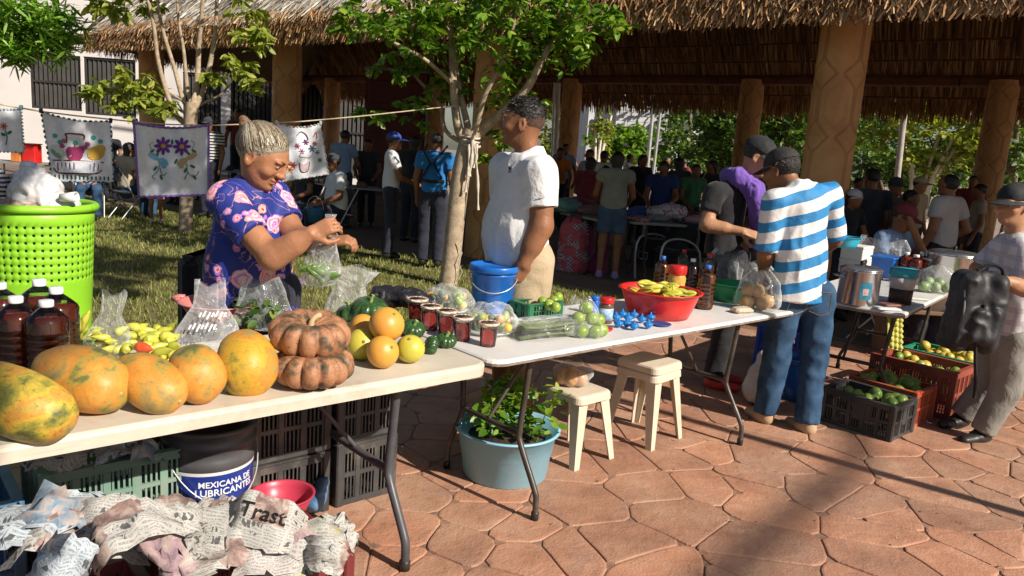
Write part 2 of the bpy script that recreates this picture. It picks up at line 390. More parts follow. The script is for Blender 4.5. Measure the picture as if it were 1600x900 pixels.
def column_mesh(r=.245, zt=3.3, na=112, nz=230):
    a = np.linspace(0, 2 * np.pi, na, endpoint=False); z = np.linspace(0, zt, nz + 1); A, Z = np.meshgrid(a, z)
    # carved tortoise-shell pattern: hexagons with diamonds between, cut as grooves
    p = .62; q = 2 * np.pi / 4; u = A / q; v = Z / p; g = np.zeros_like(A)
    for (ou, ov) in ((0, 0),):
        uu = (u + ou) % 1 - .5; vv = (v + ov) % 1 - .5
        wob = .03 * vnoise(np.stack([np.cos(A), np.sin(A), Z], -1), 4.0, 9); d = np.maximum(np.abs(uu) / .47, (np.abs(vv) + .62 * np.abs(uu)) / .56) + wob       # six-sided cell
        g = np.maximum(g, np.exp(-((d - 1.0) / .035) ** 2)); g = np.maximum(g, .35 * np.exp(-((d - .62) / .03) ** 2) * (np.floor(v + ov) % 2))
    R = r * (1 - .035 * Z / zt) - .011 * g + .006 * vnoise(np.stack([np.cos(A), np.sin(A), Z], -1), 3.0, 4)
    Vv = np.stack([R * np.cos(A), R * np.sin(A), Z], -1).reshape(-1, 3)
    i = np.arange(nz)[:, None] * na; k = np.arange(na)[None]; k2 = (k + 1) % na
    Q = np.stack([i + k, i + k2, i + na + k2, i + na + k], -1).reshape(-1, 4)
    me = np_mesh('column', Vv, Q, smooth=True); at_ = me.attributes.new('groove', 'FLOAT', 'POINT'); at_.data.foreach_set('value', g.ravel().astype(np.float32)); me.materials.append(m_col); return me
cm = column_mesh(); SP = 4.515
for k in range(-1, 4):
    o = link('column', cm, pav); o.location = D * (SP * k) + Vector((0, 0, FZ)); o.rotation_euler = (0, 0, 1.1 * k + 2.0)
for k in range(-1, 5):
    o = link('column', cm, pav); o.location = D * (-.68 + 4.45 * k) + N * 7.62 + Vector((0, 0, FZ - .02)); o.rotation_euler = (0, 0, .7 * k)
EN, EZ, SL = -.75, 3.05, math.radians(47); A_L, A_R = 14.7, -14.0; NB = 8.45; NR = (EN + NB) / 2; RZ = EZ + (NR - EN) * math.tan(SL)
def pl(a, n, z): return D * a + N * n + Vector((0, 0, z))
TH = .20
b = B()   # solid thatch body: front, back and the hipped end, with thickness
hip = A_L - (NR - EN) + 1.2
fe, fr, he = pl(A_R, EN, EZ), pl(A_R, NR, RZ), pl(hip, NR, RZ); fl = pl(A_L, EN, EZ); A_B = 19.2; bl = pl(A_B, NB, EZ); be = pl(A_R, NB, EZ); dz = Vector((0, 0, TH))
outer = [fe + dz, fl + dz, he + dz, fr + dz, bl + dz, be + dz]; inner = [fe, fl, he, fr, bl, be]
b.add(outer + inner, [(0, 1, 2, 3), (1, 4, 2), (4, 5, 3, 2), (9, 8, 7, 6), (8, 10, 7), (8, 9, 11, 10), (0, 6, 7, 1), (1, 7, 10, 4), (4, 10, 11, 5), (5, 11, 9, 3), (3, 9, 6, 0)])
thatch_o = b.obj('thatch', m_thatch, pav)
def straw(name, O, A, S, NRM, a0, a1f, s0, s1, row, ln, dens, w, lift, mats, jit=.25, hang=0.0, seed=1, parent=None, rj=.22):
    "rows of straw ends on a roof plane: O origin on the eave, A along, S up the slope"
    R = np.random.default_rng(seed); A, S, NRM, O = [np.array(x) for x in (A, S, NRM, O)]; out = []
    for i in range(int((s1 - s0) / row) + 1):
        s = s0 + i * row; a1 = a1f(s); n = int(abs(a1 - a0) * dens)
        if n <= 0: continue
        aa_ = R.uniform(a0, a1, n); ss = s + R.normal(0, row * rj, n); L_ = ln * R.uniform(.6, 1.25, n); ww = w * R.uniform(.5, 1.5, n); dx = R.normal(0, jit, n) * L_; lf = lift * R.uniform(.2, 1.3, n); lf2 = R.uniform(-.3, .5, n) * lift
        base = O + A * aa_[:, None] + S * (ss + L_)[:, None] + NRM * (lf2 * .3)[:, None]
        mid = O + A * (aa_ + dx * .4)[:, None] + S * (ss + L_ * .5)[:, None] + NRM * (lf * .7)[:, None]
        tip = O + A * (aa_ + dx)[:, None] + S * ss[:, None] + NRM * lf[:, None] - np.array([0, 0, 1]) * (hang * R.uniform(0, 1, n))[:, None]
        wv = A * ww[:, None] + NRM * (R.normal(0, .5, n) * ww)[:, None]
        out.append(np.stack([base - wv, base + wv, mid + wv, tip + wv * .5, tip - wv * .5, mid - wv], 1))
    V = np.concatenate(out).reshape(-1, 3); i = np.arange(len(V) // 6) * 6
    Q = np.concatenate([np.stack([i, i + 1, i + 2, i + 5], 1), np.stack([i + 5, i + 2, i + 3, i + 4], 1)])
    o = link(name, np_mesh(name, V, Q), parent or pav, mats); tag(o, kind='stuff'); return o
Sf = (N * math.cos(SL) + Vector((0, 0, math.sin(SL)))); Nf = (-N * math.sin(SL) + Vector((0, 0, math.cos(SL))))
El = (bl - fl).normalized(); Sl = (he - fl) - El * (he - fl).dot(El); Sl.normalize(); Nl = El.cross(Sl); Nl = Nl if Nl.z > 0 else -Nl
Sb = (-N * math.cos(SL) + Vector((0, 0, math.sin(SL)))); Nb = (N * math.sin(SL) + Vector((0, 0, math.cos(SL))))
straw('thatch_straw', pl(0, EN, EZ + TH), D, Sf, Nf, -7, lambda s: A_L - s * math.cos(SL), -.03, 2.9, .15, .5, 60, .010, .06, [m_straw], .2, .015, 3)
straw('thatch_straw', fl + dz, El, Sl, Nl, 0, lambda s: (bl - fl).length, -.03, 2.2, .17, .5, 45, .012, .08, [m_straw], .2, .02, 4)
straw('thatch_fringe', pl(0, EN, EZ + .02), D, (Sf * .3 + Vector((0, 0, .95))), -N, -7, lambda s: A_L, -.15, .14, .045, .15, 120, .009, .09, [m_straw_in], .6, .04, 5)
straw('thatch_fringe', fl + Vector((0, 0, .02)), El, (Sl * .3 + Vector((0, 0, .95))), D, 0, lambda s: (bl - fl).length, -.10, .16, .07, .17, 90, .009, .07, [m_straw_in], .35, .10, 6)
# inside: the far slope seen from below, row over row, on poles
straw('thatch_underside', pl(0, NB, EZ), D, Sb, -Nb, -9, lambda s: A_L + 4, -.30, 3.2, .42, .50, 90, .012, .10, [m_straw_in], .04, .03, 7, None, .05)
straw('thatch_fringe', pl(0, NB, EZ + .02), D, (Sb * .35 + Vector((0, 0, .9))), -N, -9, lambda s: A_L + 4, -.36, -.02, .12, .34, 85, .010, .05, [m_straw_in], .06, .05, 8)
for nm, n_, rng in (('front', 0, (-1, 4)), ('rear', 7.62, (-2, 5))):
    for k in range(rng[0] - 1, rng[1]):
        b = B(); b.tube([pl(SP * k + .01, n_, FZ + 3.27), pl(SP * (k + .5), n_, FZ + 3.30 - .02), pl(SP * (k + 1) - .01, n_, FZ + 3.27)], .105, 10); b.obj('beam', m_pole, pav)
rb = B(); rb.tube([pl(0, NB - .75, EZ + .75 * math.tan(SL)) - Nb * .17, pl(0, NR + .6, RZ - .6 * math.tan(SL)) - Nb * .17], [.05, .045], 7); rm = rb.mesh('rafter'); rm.materials.append(m_pole)
for i in range(-9, 20): o = link('rafter', rm, pav); o.location = D * (i * .93 + random.uniform(-.08, .08)); o.rotation_euler = (0, 0, random.uniform(-.012, .012))
for i in range(7):
    s = .12 + i * .42; b = B(); b.tube([pl(-9, NB, EZ) + Sb * s - Nb * .13, pl(3, NB, EZ) + Sb * (s + .02) - Nb * .13, pl(A_L, NB, EZ) + Sb * s - Nb * .13], .016, 6); b.obj('purlin', m_pole, pav)

# ================================================================ trees
def leaf_mesh(C, size, droop=.4, asp=.38, seed=0, fold=.25):
    "one diamond-shaped folded leaf at every centre"
    R = np.random.default_rng(seed); n = len(C); d = R.normal(0, 1, (n, 3)); d[:, 2] = d[:, 2] * .5 - droop; d /= np.linalg.norm(d, axis=1)[:, None]
    up = R.normal(0, .55, (n, 3)) + np.array([0, 0, 1.]); x = np.cross(d, up); x /= np.linalg.norm(x, axis=1)[:, None] + 1e-6; nz = np.cross(x, d)
    L_ = (size * R.uniform(.6, 1.25, n))[:, None]; w = L_ * asp * .5
    V = np.stack([C, C + d * L_ * .32 + x * w + nz * w * fold, C + d * L_ * .72 + x * w * .8 + nz * w * fold, C + d * L_, C + d * L_ * .72 - x * w * .8 + nz * w * fold, C + d * L_ * .32 - x * w + nz * w * fold], 1).reshape(-1, 3)
    i = np.arange(n) * 6; return V, np.concatenate([np.stack([i, i + 1, i + 2, i + 3], 1), np.stack([i, i + 3, i + 4, i + 5], 1)])
def clumps(cs, n, seed=0):
    "cs = (centre, radius xyz, weight): points gathered in twigs inside each clump"
    R = np.random.default_rng(seed); out = []; W = sum(c[2] for c in cs)
    for c, r, w_ in cs:
        k = max(6, int(n * w_ / W)); tw = max(2, k // 11); t = R.normal(0, .5, (tw, 3)); l = np.linalg.norm(t, axis=1)[:, None]; t = t / np.maximum(l, 1) 
        ti = R.integers(0, tw, k); al = R.uniform(0, 1, k)[:, None]; dr = R.normal(0, 1, (tw, 3)) * .22; dr[:, 2] -= .08
        P = t[ti] + dr[ti] * al + R.normal(0, .045, (k, 3)); out.append(np.array(c) + P * np.array(r))
    return np.concatenate(out)
m_bark = mat('pale_bark', (.27, .20, .135), (.46, .37, .26), .9, 14, .6, 30)
m_bark_d = mat('dark_bark', (.10, .07, .05), (.2, .15, .1), .9, 8, .6)
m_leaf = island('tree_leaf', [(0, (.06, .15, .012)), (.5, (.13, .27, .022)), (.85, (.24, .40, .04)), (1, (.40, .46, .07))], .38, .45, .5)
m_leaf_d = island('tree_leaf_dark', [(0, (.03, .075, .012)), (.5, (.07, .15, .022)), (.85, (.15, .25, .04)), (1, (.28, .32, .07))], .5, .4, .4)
m_leaf_y = island('tree_leaf_olive', [(0, (.16, .22, .03)), (.5, (.30, .36, .05)), (1, (.48, .50, .12))], .42, .45, .4)
def smooth_path(pts, n=5):
    pts = [Vector(p) for p in pts]; out = []
    for i in range(len(pts) - 1):
        p0, p1, p2, p3 = pts[max(i - 1, 0)], pts[i], pts[i + 1], pts[min(i + 2, len(pts) - 1)]
        for k in range(n):
            t = k / n; out.append(.5 * ((2 * p1) + (p2 - p0) * t + (2 * p0 - 5 * p1 + 4 * p2 - p3) * t * t + (3 * p1 - p0 - 3 * p2 + p3) * t ** 3))
    return out + [pts[-1]]
def limb(b, pts, r0, r1, seg=9):
    p = smooth_path(pts); n = len(p); b.tube(p, [r0 + (r1 - r0) * i / (n - 1) for i in range(n)], seg)
TY = 8.44
def pz(x, y, dy=0, Y0=TY): return at(x, y, Y=Y0 + dy)
base = at(701, 447, z=0); tr = thing('young_tree', 'young tree with slender pale trunk tied with rags, behind the blue bucket', 'tree', base)
tb = B(); tb.T = Matrix.Translation(-base)
limb(tb, [at(699, 452, z=-.05), pz(706, 400), pz(713, 330), pz(722, 262), pz(734, 215), pz(737, 203)], .105, .098, 14)
limb(tb, [pz(731, 222), pz(718, 205), pz(711, 165), pz(707, 105), pz(706, 30, .1), pz(700, -90, .2)], .062, .02)
limb(tb, [pz(734, 218), pz(729, 190, .1), pz(720, 150, .1), pz(712, 95, .2), pz(730, 10, .3), pz(742, -80, .3)], .045, .015)
limb(tb, [pz(738, 216), pz(746, 190, -.1), pz(757, 150, -.2), pz(779, 108, -.3), pz(800, 50, -.4), pz(815, -30, -.5)], .042, .012)
limb(tb, [pz(738, 212), pz(765, 193), pz(792, 172, -.2), pz(822, 140, -.3), pz(846, 95, -.4), pz(868, 52, -.4), pz(890, -10, -.4)], .068, .022)
limb(tb, [pz(728, 225), pz(697, 205, .2), pz(685, 160, .3), pz(650, 120, .4), pz(620, 70, .5), pz(590, 25, .5)], .028, .008)
limb(tb, [pz(706, 130), pz(660, 90, -.3), pz(600, 60, -.5), pz(550, 40, -.6)], .025, .008)
limb(tb, [pz(707, 60), pz(680, 20, -.2), pz(640, -30, -.4)], .03, .01)
limb(tb, [pz(862, 62, -.4), pz(900, 50, -.5), pz(945, 35, -.5), pz(975, 32, -.5)], .014, .004)
limb(tb, [pz(722, 262), pz(742, 225, .3), pz(775, 212, .3)], .02, .006)
tb.obj('trunk', m_bark, tr)
def cl(x, y, dy, r, w_, rz=.75, Y0=TY): return (tuple(at(x, y, Y=Y0 + dy)), (r, r * 1.1, r * rz), w_)
cs = [cl(905, 40, -.5, .38, 1.4), cl(945, 30, -.5, .24, .8, .6), cl(880, 80, -.4, .30, .8), cl(850, 20, -.4, .40, 1.2), cl(820, 60, -.3, .36, 1), cl(770, 30, -.3, .42, 1.3), cl(800, 110, -.3, .25, .5),
      cl(720, 20, -.1, .42, 1.3), cl(690, 50, -.3, .36, 1), cl(640, 40, -.4, .36, 1), cl(590, 45, -.5, .34, .9), cl(545, 25, -.5, .26, .6), cl(655, 95, .1, .30, .7), cl(690, 130, .2, .25, .5), cl(610, 100, .2, .25, .4),
      cl(600, 182, .3, .20, .22, .5), cl(640, 165, .3, .26, .35, .6), cl(668, 200, .3, .12, .1, .8), cl(560, 168, .4, .1, .1), cl(715, 140, .3, .25, .4), cl(765, 150, .3, .32, .5), cl(780, 215, .3, .18, .3), cl(755, 240, .3, .14, .2, 1.2), cl(845, 150, -.3, .14, .15), cl(780, -60, 0, .8, 3), cl(680, -80, .2, .8, 3), cl(880, -70, -.4, .6, 2), cl(590, -70, -.2, .6, 2), cl(740, -200, .2, .9, 3), cl(745, 75, .5, .5, 1)]
P = clumps(cs, 7400, 3) - np.array(base); Vv, Q = leaf_mesh(P, .105, .55, .46, 3)
link('crown', np_mesh('crown', Vv, Q), tr, [m_leaf])
# rags and rope tied at the fork
rg = B(); rg.T = Matrix.Translation(-base)
for (x0, y0, x1, y1, w0) in ((733, 225, 727, 300, .02), (741, 222, 747, 328, .018), (738, 215, 733, 275, .025), (745, 225, 740, 262, .02)):
    q0, q1 = pz(x0, y0, -.13), pz(x1, y1, -.13); rg.tube(smooth_path([q0, (q0 + q1) / 2 + Vector((.015, -.01, 0)), q1], 4), [w0 * (.7 + .3 * math.sin(i * 1.7)) for i in range(9)], 6)
for zz in (215, 221, 228): 
    c = pz(735, zz); rg.tube([c + Vector((.105 * math.cos(t), .105 * math.sin(t), .01 * math.sin(2 * t))) for t in np.linspace(0, 6.283, 14)], .012, 6)
rg.obj('rag_tie', cloth('rag_cloth', (.5, .44, .36), (.62, .56, .47)), tr)
tw = B(); tw.T = Matrix.Translation(-base); c = pz(702, 400); tw.tube([pz(714, 440, -.1), pz(722, 425, -.12), pz(716, 410, -.12), pz(722, 395, -.1), pz(712, 380, -.1)], .006, 5); tw.obj('wire_loop', mat('wire', (.4, .36, .3), None, .5), tr)

TY2 = 11.41; base = at(291, 362, z=0); tr = thing('young_tree', 'small tree dividing into five thin stems behind the embroidered cloths', 'tree', base)
tb = B(); tb.T = Matrix.Translation(-base); q = lambda x, y, dy=0: at(x, y, Y=TY2 + dy)
limb(tb, [at(290, 366, z=-.05), q(291, 320), q(295, 250), q(298, 190), q(300, 160)], .10, .088, 12)
for pts, r0 in (([(297, 180), (285, 190), (268, 165), (248, 100), (240, 40), (228, -20), (215, -120)], .045), ([(298, 170), (286, 155), (272, 105), (254, 45), (245, -10), (240, -120)], .04), ([(300, 165), (293, 140), (287, 80), (278, 20), (272, -110)], .035),
                ([(302, 165), (308, 130), (311, 70), (316, 10), (322, -120)], .05), ([(303, 170), (318, 140), (331, 85), (338, 25), (340, -120)], .05), ([(300, 172), (320, 160), (345, 148), (368, 120), (378, 112)], .024), ([(296, 165), (270, 148), (245, 132), (230, 120)], .02), ([(292, 185), (280, 165), (276, 158)], .018)):
    limb(tb, [q(x, y, .15 * math.sin(i)) for i, (x, y) in enumerate(pts)], r0, r0 * .4)
tb.obj('trunk', m_bark, tr)
k2 = lambda x, y, r, w_, rz=.8, dy=0: cl(x, y, dy, r, w_, rz, TY2)
cs = [k2(165, 140, .26, .9), k2(205, 125, .3, 1.1), k2(230, 150, .25, .7), k2(200, 165, .22, .4), k2(255, 165, .2, .5), k2(325, 120, .22, .35), k2(378, 100, .24, .7), k2(395, 130, .18, .4), k2(392, 30, .35, .9), k2(400, 70, .22, .4), k2(175, 8, .3, .5, .5), k2(145, 5, .25, .4, .5), k2(205, -10, .4, .8), k2(185, 25, .12, .1), k2(260, -100, .9, 3), k2(340, -110, .9, 3), k2(180, -90, .8, 2.5), k2(410, -60, .6, 1.4)]
P = clumps(cs, 2900, 5) - np.array(base); Vv, Q = leaf_mesh(P, .17, .75, .40, 5)
link('crown', np_mesh('crown', Vv, Q), tr, [m_leaf_y])

# bushy thin-leaved branch at the top of the bin
Y3 = 6.2; base = at(-75, 560, z=0); base = Vector((-5.6, 7.0, 0)); tr = thing('oleander_tree', 'bushy bright green tree with long thin leaves above the green bin', 'tree', base)
tb = B(); tb.T = Matrix.Translation(-base); q = lambda x, y, dy=0: at(x, y, Y=Y3 + dy)
limb(tb, [base + Vector((0, 0, -.05)), base + Vector((.03, 0, .9)), base + Vector((-.02, 0, 1.7)), q(-140, 20, .5)], .08, .05, 10)
for pts in ([(-140, 20), (-60, 40), (0, 45), (60, 60)], [(-140, 20), (-50, 0), (30, 10), (90, 35)], [(-100, 30), (-40, 80), (20, 80)], [(-140, 20), (-100, -80), (-40, -140)]): limb(tb, [q(x, y) for x, y in pts], .03, .006)
tb.obj('trunk', m_bark_d, tr)
cs = [cl(x, y, dy, r, w_, .8, Y3) for x, y, dy, r, w_ in ((20, 25, 0, .26, 1), (60, 15, 0, .24, 1), (85, 40, .1, .20, .8), (30, 65, 0, .22, .9), (70, 65, 0, .18, .6), (8, 80, .1, .16, .5), (95, 60, 0, .13, .35), (-30, 40, 0, .3, 1), (-70, 10, .2, .4, 1.2), (0, -40, .1, .3, .6))]
P = clumps(cs, 3600, 8) - np.array(base); Vv, Q = leaf_mesh(P, .13, .15, .15, 8, .1)
link('crown', np_mesh('crown', Vv, Q), tr, [island('oleander_leaf', [(0, (.07, .18, .012)), (.5, (.16, .36, .025)), (1, (.34, .52, .08))], .4, .4, .5)])

# trees beyond the pavilion
def far_tree(label, x, y, Y, rx, rz, n, m, stems, seed, name='broad_tree', ls=.30):
    c = at(x, y, Y=Y); bs = Vector((c.x, c.y, 0)); t = thing(name, label, 'tree', bs, 0, 'trees beyond the pavilion'); R = random.Random(seed); tb = B()
    for i in range(stems):
        e = Vector((R.uniform(-.6, .6) * rx, R.uniform(-.4, .4) * rx, c.z + R.uniform(-.2, .5) * rz)); limb(tb, [(R.uniform(-.1, .1) * stems, 0, -.05), (e.x * .25, e.y * .2, e.z * .4), (e.x, e.y, e.z)], .16 if stems < 3 else .07, .04, 7)
    tb.obj('trunk', m_bark_d if stems < 3 else mat('white_bark', (.5, .46, .38), (.66, .62, .54), .9, 9, .3), t)
    cs = []
    for i in range(13): 
        a, u_ = R.uniform(0, 6.28), R.uniform(-1, 1); k = R.uniform(.35, .8); cs.append(((math.cos(a) * k * rx * math.sqrt(1 - u_ * u_ * .6), math.sin(a) * k * rx, c.z + u_ * rz * .75), (rx * .38, rx * .38, rz * .34), 1))
    Vv, Q = leaf_mesh(clumps(cs, int(n * 1.9), seed), ls * .7, .3, .5, seed); link('crown', np_mesh('crown', Vv, Q), t, [m])
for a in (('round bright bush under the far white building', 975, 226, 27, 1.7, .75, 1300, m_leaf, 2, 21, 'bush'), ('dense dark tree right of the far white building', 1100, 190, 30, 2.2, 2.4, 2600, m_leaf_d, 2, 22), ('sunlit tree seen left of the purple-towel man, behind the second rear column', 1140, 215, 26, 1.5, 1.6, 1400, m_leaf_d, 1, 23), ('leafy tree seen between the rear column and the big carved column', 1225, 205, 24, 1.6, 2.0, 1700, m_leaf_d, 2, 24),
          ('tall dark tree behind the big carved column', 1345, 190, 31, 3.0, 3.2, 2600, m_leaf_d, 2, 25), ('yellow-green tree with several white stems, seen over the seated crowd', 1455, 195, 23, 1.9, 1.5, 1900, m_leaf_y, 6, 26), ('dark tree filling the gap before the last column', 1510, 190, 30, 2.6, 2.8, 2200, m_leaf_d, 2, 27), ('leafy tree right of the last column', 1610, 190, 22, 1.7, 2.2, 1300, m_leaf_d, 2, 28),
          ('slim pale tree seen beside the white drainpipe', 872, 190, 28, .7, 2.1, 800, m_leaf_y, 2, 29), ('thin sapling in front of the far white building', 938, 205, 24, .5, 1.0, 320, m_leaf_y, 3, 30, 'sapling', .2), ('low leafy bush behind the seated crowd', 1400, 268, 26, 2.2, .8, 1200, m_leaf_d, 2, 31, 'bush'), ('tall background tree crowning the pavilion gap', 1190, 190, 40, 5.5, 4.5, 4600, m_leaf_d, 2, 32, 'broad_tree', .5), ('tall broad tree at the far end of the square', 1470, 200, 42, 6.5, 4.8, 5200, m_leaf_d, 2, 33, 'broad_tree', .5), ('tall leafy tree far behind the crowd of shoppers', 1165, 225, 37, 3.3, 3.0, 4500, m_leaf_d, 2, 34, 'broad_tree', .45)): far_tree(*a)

# ================================================================ buildings
m_white = mat('whitewash', (.66, .62, .60), (.76, .73, .71), .85, .6, .1, 20)
m_dark = mat('dark_shutter', (.03, .028, .026), (.05, .046, .042), .6, 3)
WY = 25.9
def wp(x, y): return at(x, y, Y=WY)
bd = thing('white_building', 'long white building with dark slatted windows behind the pavilion', 'building', (-14, WY, 0))
b = B(); wins = [(45, 82, 128, 174), (130, 88, 213, 184), (285, 112, 345, 215), (360, 117, 424, 225), (470, 130, 572, 245)]
rects = []
for (x0, y0, x1, y1) in wins:
    p, q = wp(x0, y0), wp(x1, y1); rects.append((p.x + 14, q.x + 14, q.z, p.z))
rects[2] = rects[2][:2] + (.2, rects[2][3]); rects[3] = rects[3][:2] + (.2, rects[3][3]); rects[4] = rects[4][:2] + (.2, rects[4][3])
xl, xr, zt = -16, wp(575, 150).x + 14, 9.0; xs = sorted(rects); cur = xl
for (x0, x1, z0, z1) in xs:
    b.box(((cur + x0) / 2, .15, zt / 2), (x0 - cur, .3, zt)); 
    if z0 > .01: b.box(((x0 + x1) / 2, .15, z0 / 2), (x1 - x0, .3, z0))
    b.box(((x0 + x1) / 2, .15, (z1 + zt) / 2), (x1 - x0, .3, zt - z1)); cur = x1
b.box(((cur + xr) / 2, .15, zt / 2), (xr - cur, .3, zt)); b.box(((xl + xr) / 2, 4, zt / 2), (xr - xl, .2, zt)); b.box(((xl + xr) / 2, 2.1, zt + .1), (xr - xl, 4.2, .2))
b.obj('wall', m_white, bd)
m_sh = mat('grey_shutter', (.10, .095, .085), (.16, .15, .13), .6, 3)
for i, (x0, x1, z0, z1) in enumerate(rects):
    b = B(); m_ = m_dark
    for s in ((x0, x0 + .06), (x1 - .06, x1)): b.box(((s[0] + s[1]) / 2, .08, (z0 + z1) / 2), (.06, .08, z1 - z0))
    for zz in (z0 + .04, (z0 + z1) / 2, z1 - .04): b.box(((x0 + x1) / 2, .08, zz), (x1 - x0 - .12, .07, .07))
    wn = b.obj('window', m_, bd); k = int((x1 - x0) / .16)
    for j in range(k):
        xx = x0 + .09 + (x1 - x0 - .18) * (j + .5) / k; sb = B(); sb.box((xx, .1, (z0 + z1) / 2), (.10, .03, z1 - z0 - .1), Matrix.Rotation(.5, 3, 'Z')); sb.obj('slat', m_, wn)
    b = B(); b.box(((x0 + x1) / 2, .24, (z0 + z1) / 2), (x1 - x0, .04, z1 - z0)); b.obj('pane', mat('dark_room', (.012, .012, .014), None, .3), wn)
# maroon stall wall
p, q = at(572, 108, Y=21.6), at(642, 300, Y=21.6); st = thing('maroon_kiosk', 'dark maroon panelled kiosk under the pavilion behind the young tree', 'kiosk', (p.x, 21.6, 0)); b = B(); W_ = 1.7
m_mar = mat('maroon_paint', (.11, .03, .035), (.16, .05, .055), .6, 2)
b.box((W_ / 2, .5, 1.7), (W_, 1, 3.4)); b.obj('wall', m_mar, st)
for j in range(4): b = B(); b.box((W_ / 2, -.03, .5 + j * .78), (W_ - .2, .05, .62), bev=.015); b.obj('panel', m_mar, st)
b = B(); b.box((W_ / 2, .5, 3.46), (W_ + .1, 1.1, .08)); b.obj('roof', mat('zinc', (.3, .3, .3), None, .5), st)
# far white building with balcony
p = at(921, 165, Y=33.5); fb = thing('white_building', 'far white two-storey building seen between the pavilion columns', 'building', (p.x, 33.5, 0)); b = B(); m_w2 = mat('white_siding', (.50, .52, .54), (.72, .73, .74), .8, .8)
b.box((.55, 3, 4), (1.1, 6, 8)); b.box((2.2, 2.4, 4), (2.2, 6, 8)); b.obj('wall', m_w2, fb)
for j in range(20): b = B(); b.box((2.2, -.62, 1.4 + j * .22), (2.16, .03, .2), Matrix.Rotation(.06, 3, 'X')); b.obj('plank', m_w2, fb)
b = B(); b.box((2.75, -.68, 4.1), (.95, .06, .9), bev=.01); wn = b.obj('window', mat('grey_frame', (.3, .3, .3), None, .5), fb); b = B(); b.box((2.75, -.72, 4.1), (.75, .03, .7)); b.obj('pane', mat('far_glass', (.06, .08, .11), None, .1), wn)
b = B(); b.box((.3, -.03, 2.6), (.35, .06, .9)); b.obj('window', m_dark, fb)
b = B(); b.box((4.4, 1, 3.6), (1.8, 3, .12), Matrix.Rotation(.28, 3, 'Y')); b.obj('awning', mat('grey_awning', (.25, .27, .32), None, .6), fb)
b = B(); b.box((4.2, 3.2, 1.6), (1.7, 4, 3.2)); b.obj('annex_wall', m_w2, fb)
def pole(label, x0, y0, x1, y1, Y, r, m, name='pole', z=0, extra=None, cat='pole'):
    a, c = at(x0, y0, Y=Y), at(x1, y1, Y=Y); o = thing(name, label, cat, (a.x, Y, 0)); b = B(); t = (c - a); b.tube([(0, 0, z), (c.x - a.x, 0, c.z + .3)], r, 10); b.obj('shaft', m, o); b = B(); b.lathe([(r * 2.2, 0), (r * 2.2, .03), (r * 1.2, .05)], 12); b.obj('base_plate', m, o); return o
m_gal = mat('galvanised', (.42, .43, .44), (.55, .56, .57), .4, 6, metal=.6)
m_pvc = plastic('white_pvc', (.68, .66, .62), (.76, .74, .70))
pole('white drainpipe standing behind the polo-shirt man', 868, 300, 871, 150, 18.5, .055, m_pvc, 'drainpipe', cat='pipe')
pole('thin grey metal pole close beside the white drainpipe', 862, 300, 865, 150, 18.2, .03, m_gal)
pole('grey pole in front of the far white building', 1012, 260, 1022, 155, 24, .06, m_gal)
pole('second grey pole right of the far white building', 1021, 260, 1034, 160, 24.6, .05, m_gal)
pole('grey trunk-like lamp pole behind the seated crowd', 1405, 290, 1412, 175, 19.5, .075, mat('weathered_post', (.3, .27, .23), (.4, .37, .33), .8))
# pole just outside the picture whose shadow crosses the paving
pp = Vector((2.55, 3.47, 0)) + Vector((.8, -.6, 0)) * 2.6; o = thing('awning_pole', 'tall thin awning pole standing beyond the old man', 'pole', pp); b = B(); b.tube([(0, 0, 0), (0, 0, 4.6)], .042, 12); b.obj('shaft', m_gal, o); b = B(); b.box((0, 0, .01), (.2, .2, .02), bev=.004); b.obj('base_plate', m_gal, o)
# unseen tree added behind the camera; its bough casts the paving's soft shadow
S0, S1 = at(1100, 930, z=0), at(1345, 695, z=0); kk = 13.0; off = Vector((SUN_H.x * kk, SUN_H.y * kk, kk * math.tan(SUN_EL))); e0, e1 = S0 + off, S1 + off; dd = (e1 - e0)
tr_base = e0 - dd * 1.6; tr_base.z = 0; t = thing('shade_tree', 'added unseen tree behind the viewer whose bough shades the paving', 'tree', tr_base); tb = B(); tb.T = Matrix.Translation(-tr_base)
limb(tb, [tr_base, tr_base + Vector((.1, .1, 5)), e0 - dd * 1.5 + Vector((0, 0, -2)), e0 - dd * .8 + Vector((0, 0, -.2))], .26, .09, 12); limb(tb, [e0 - dd * .8 + Vector((0, 0, -.2)), e0, e1, e1 + dd * .25 + Vector((0, 0, .5))], .06, .042, 10); tb.obj('trunk', m_bark_d, t)
cs = [((e0 - dd * 1.9 - tr_base + Vector((0, 0, 2 + i * .5)))[:], (2.2, 2.2, 1.5), 1) for i in range(3)]; Vv, Q = leaf_mesh(clumps(cs, 1500, 4), .3, .3, .5, 4); link('crown', np_mesh('crown', Vv, Q), t, [m_leaf_d])

# leafy tree overhead (its trunk stands behind the viewer): it dapples the lawn and the cloths
tb_ = Vector((4.1, -2.9, 0)); t = thing('shade_tree', 'leafy tree behind the viewer whose crown dapples the lawn', 'tree', tb_); tb = B(); k0 = Vector((3.0, 2.3, 6.8)) - tb_
limb(tb, [(0, 0, -.05), (.05, .1, 2.5), (.2, .3, 5.2), (.1, 1.2, 6.6), (-.6, 3.2, 7.0), k0 + Vector((.1, .6, .2))], .2, .05, 10)
for dv in ((-.9, -.2, .3), (.9, .5, .5), (-.6, 1.3, .6), (.5, -1.2, .6)): limb(tb, [k0 + Vector((0, -.3, .1)), k0 + Vector(dv) * .5, k0 + Vector(dv)], .05, .012, 6)
tb.obj('trunk', m_bark_d, t); R = random.Random(12); cs = []
for i in range(17): cs.append(((k0 + Vector((R.uniform(-1.5, 1.5), R.uniform(-1.0, 1.3), R.uniform(-.5, .9))))[:], (.55, .55, .4), 1))
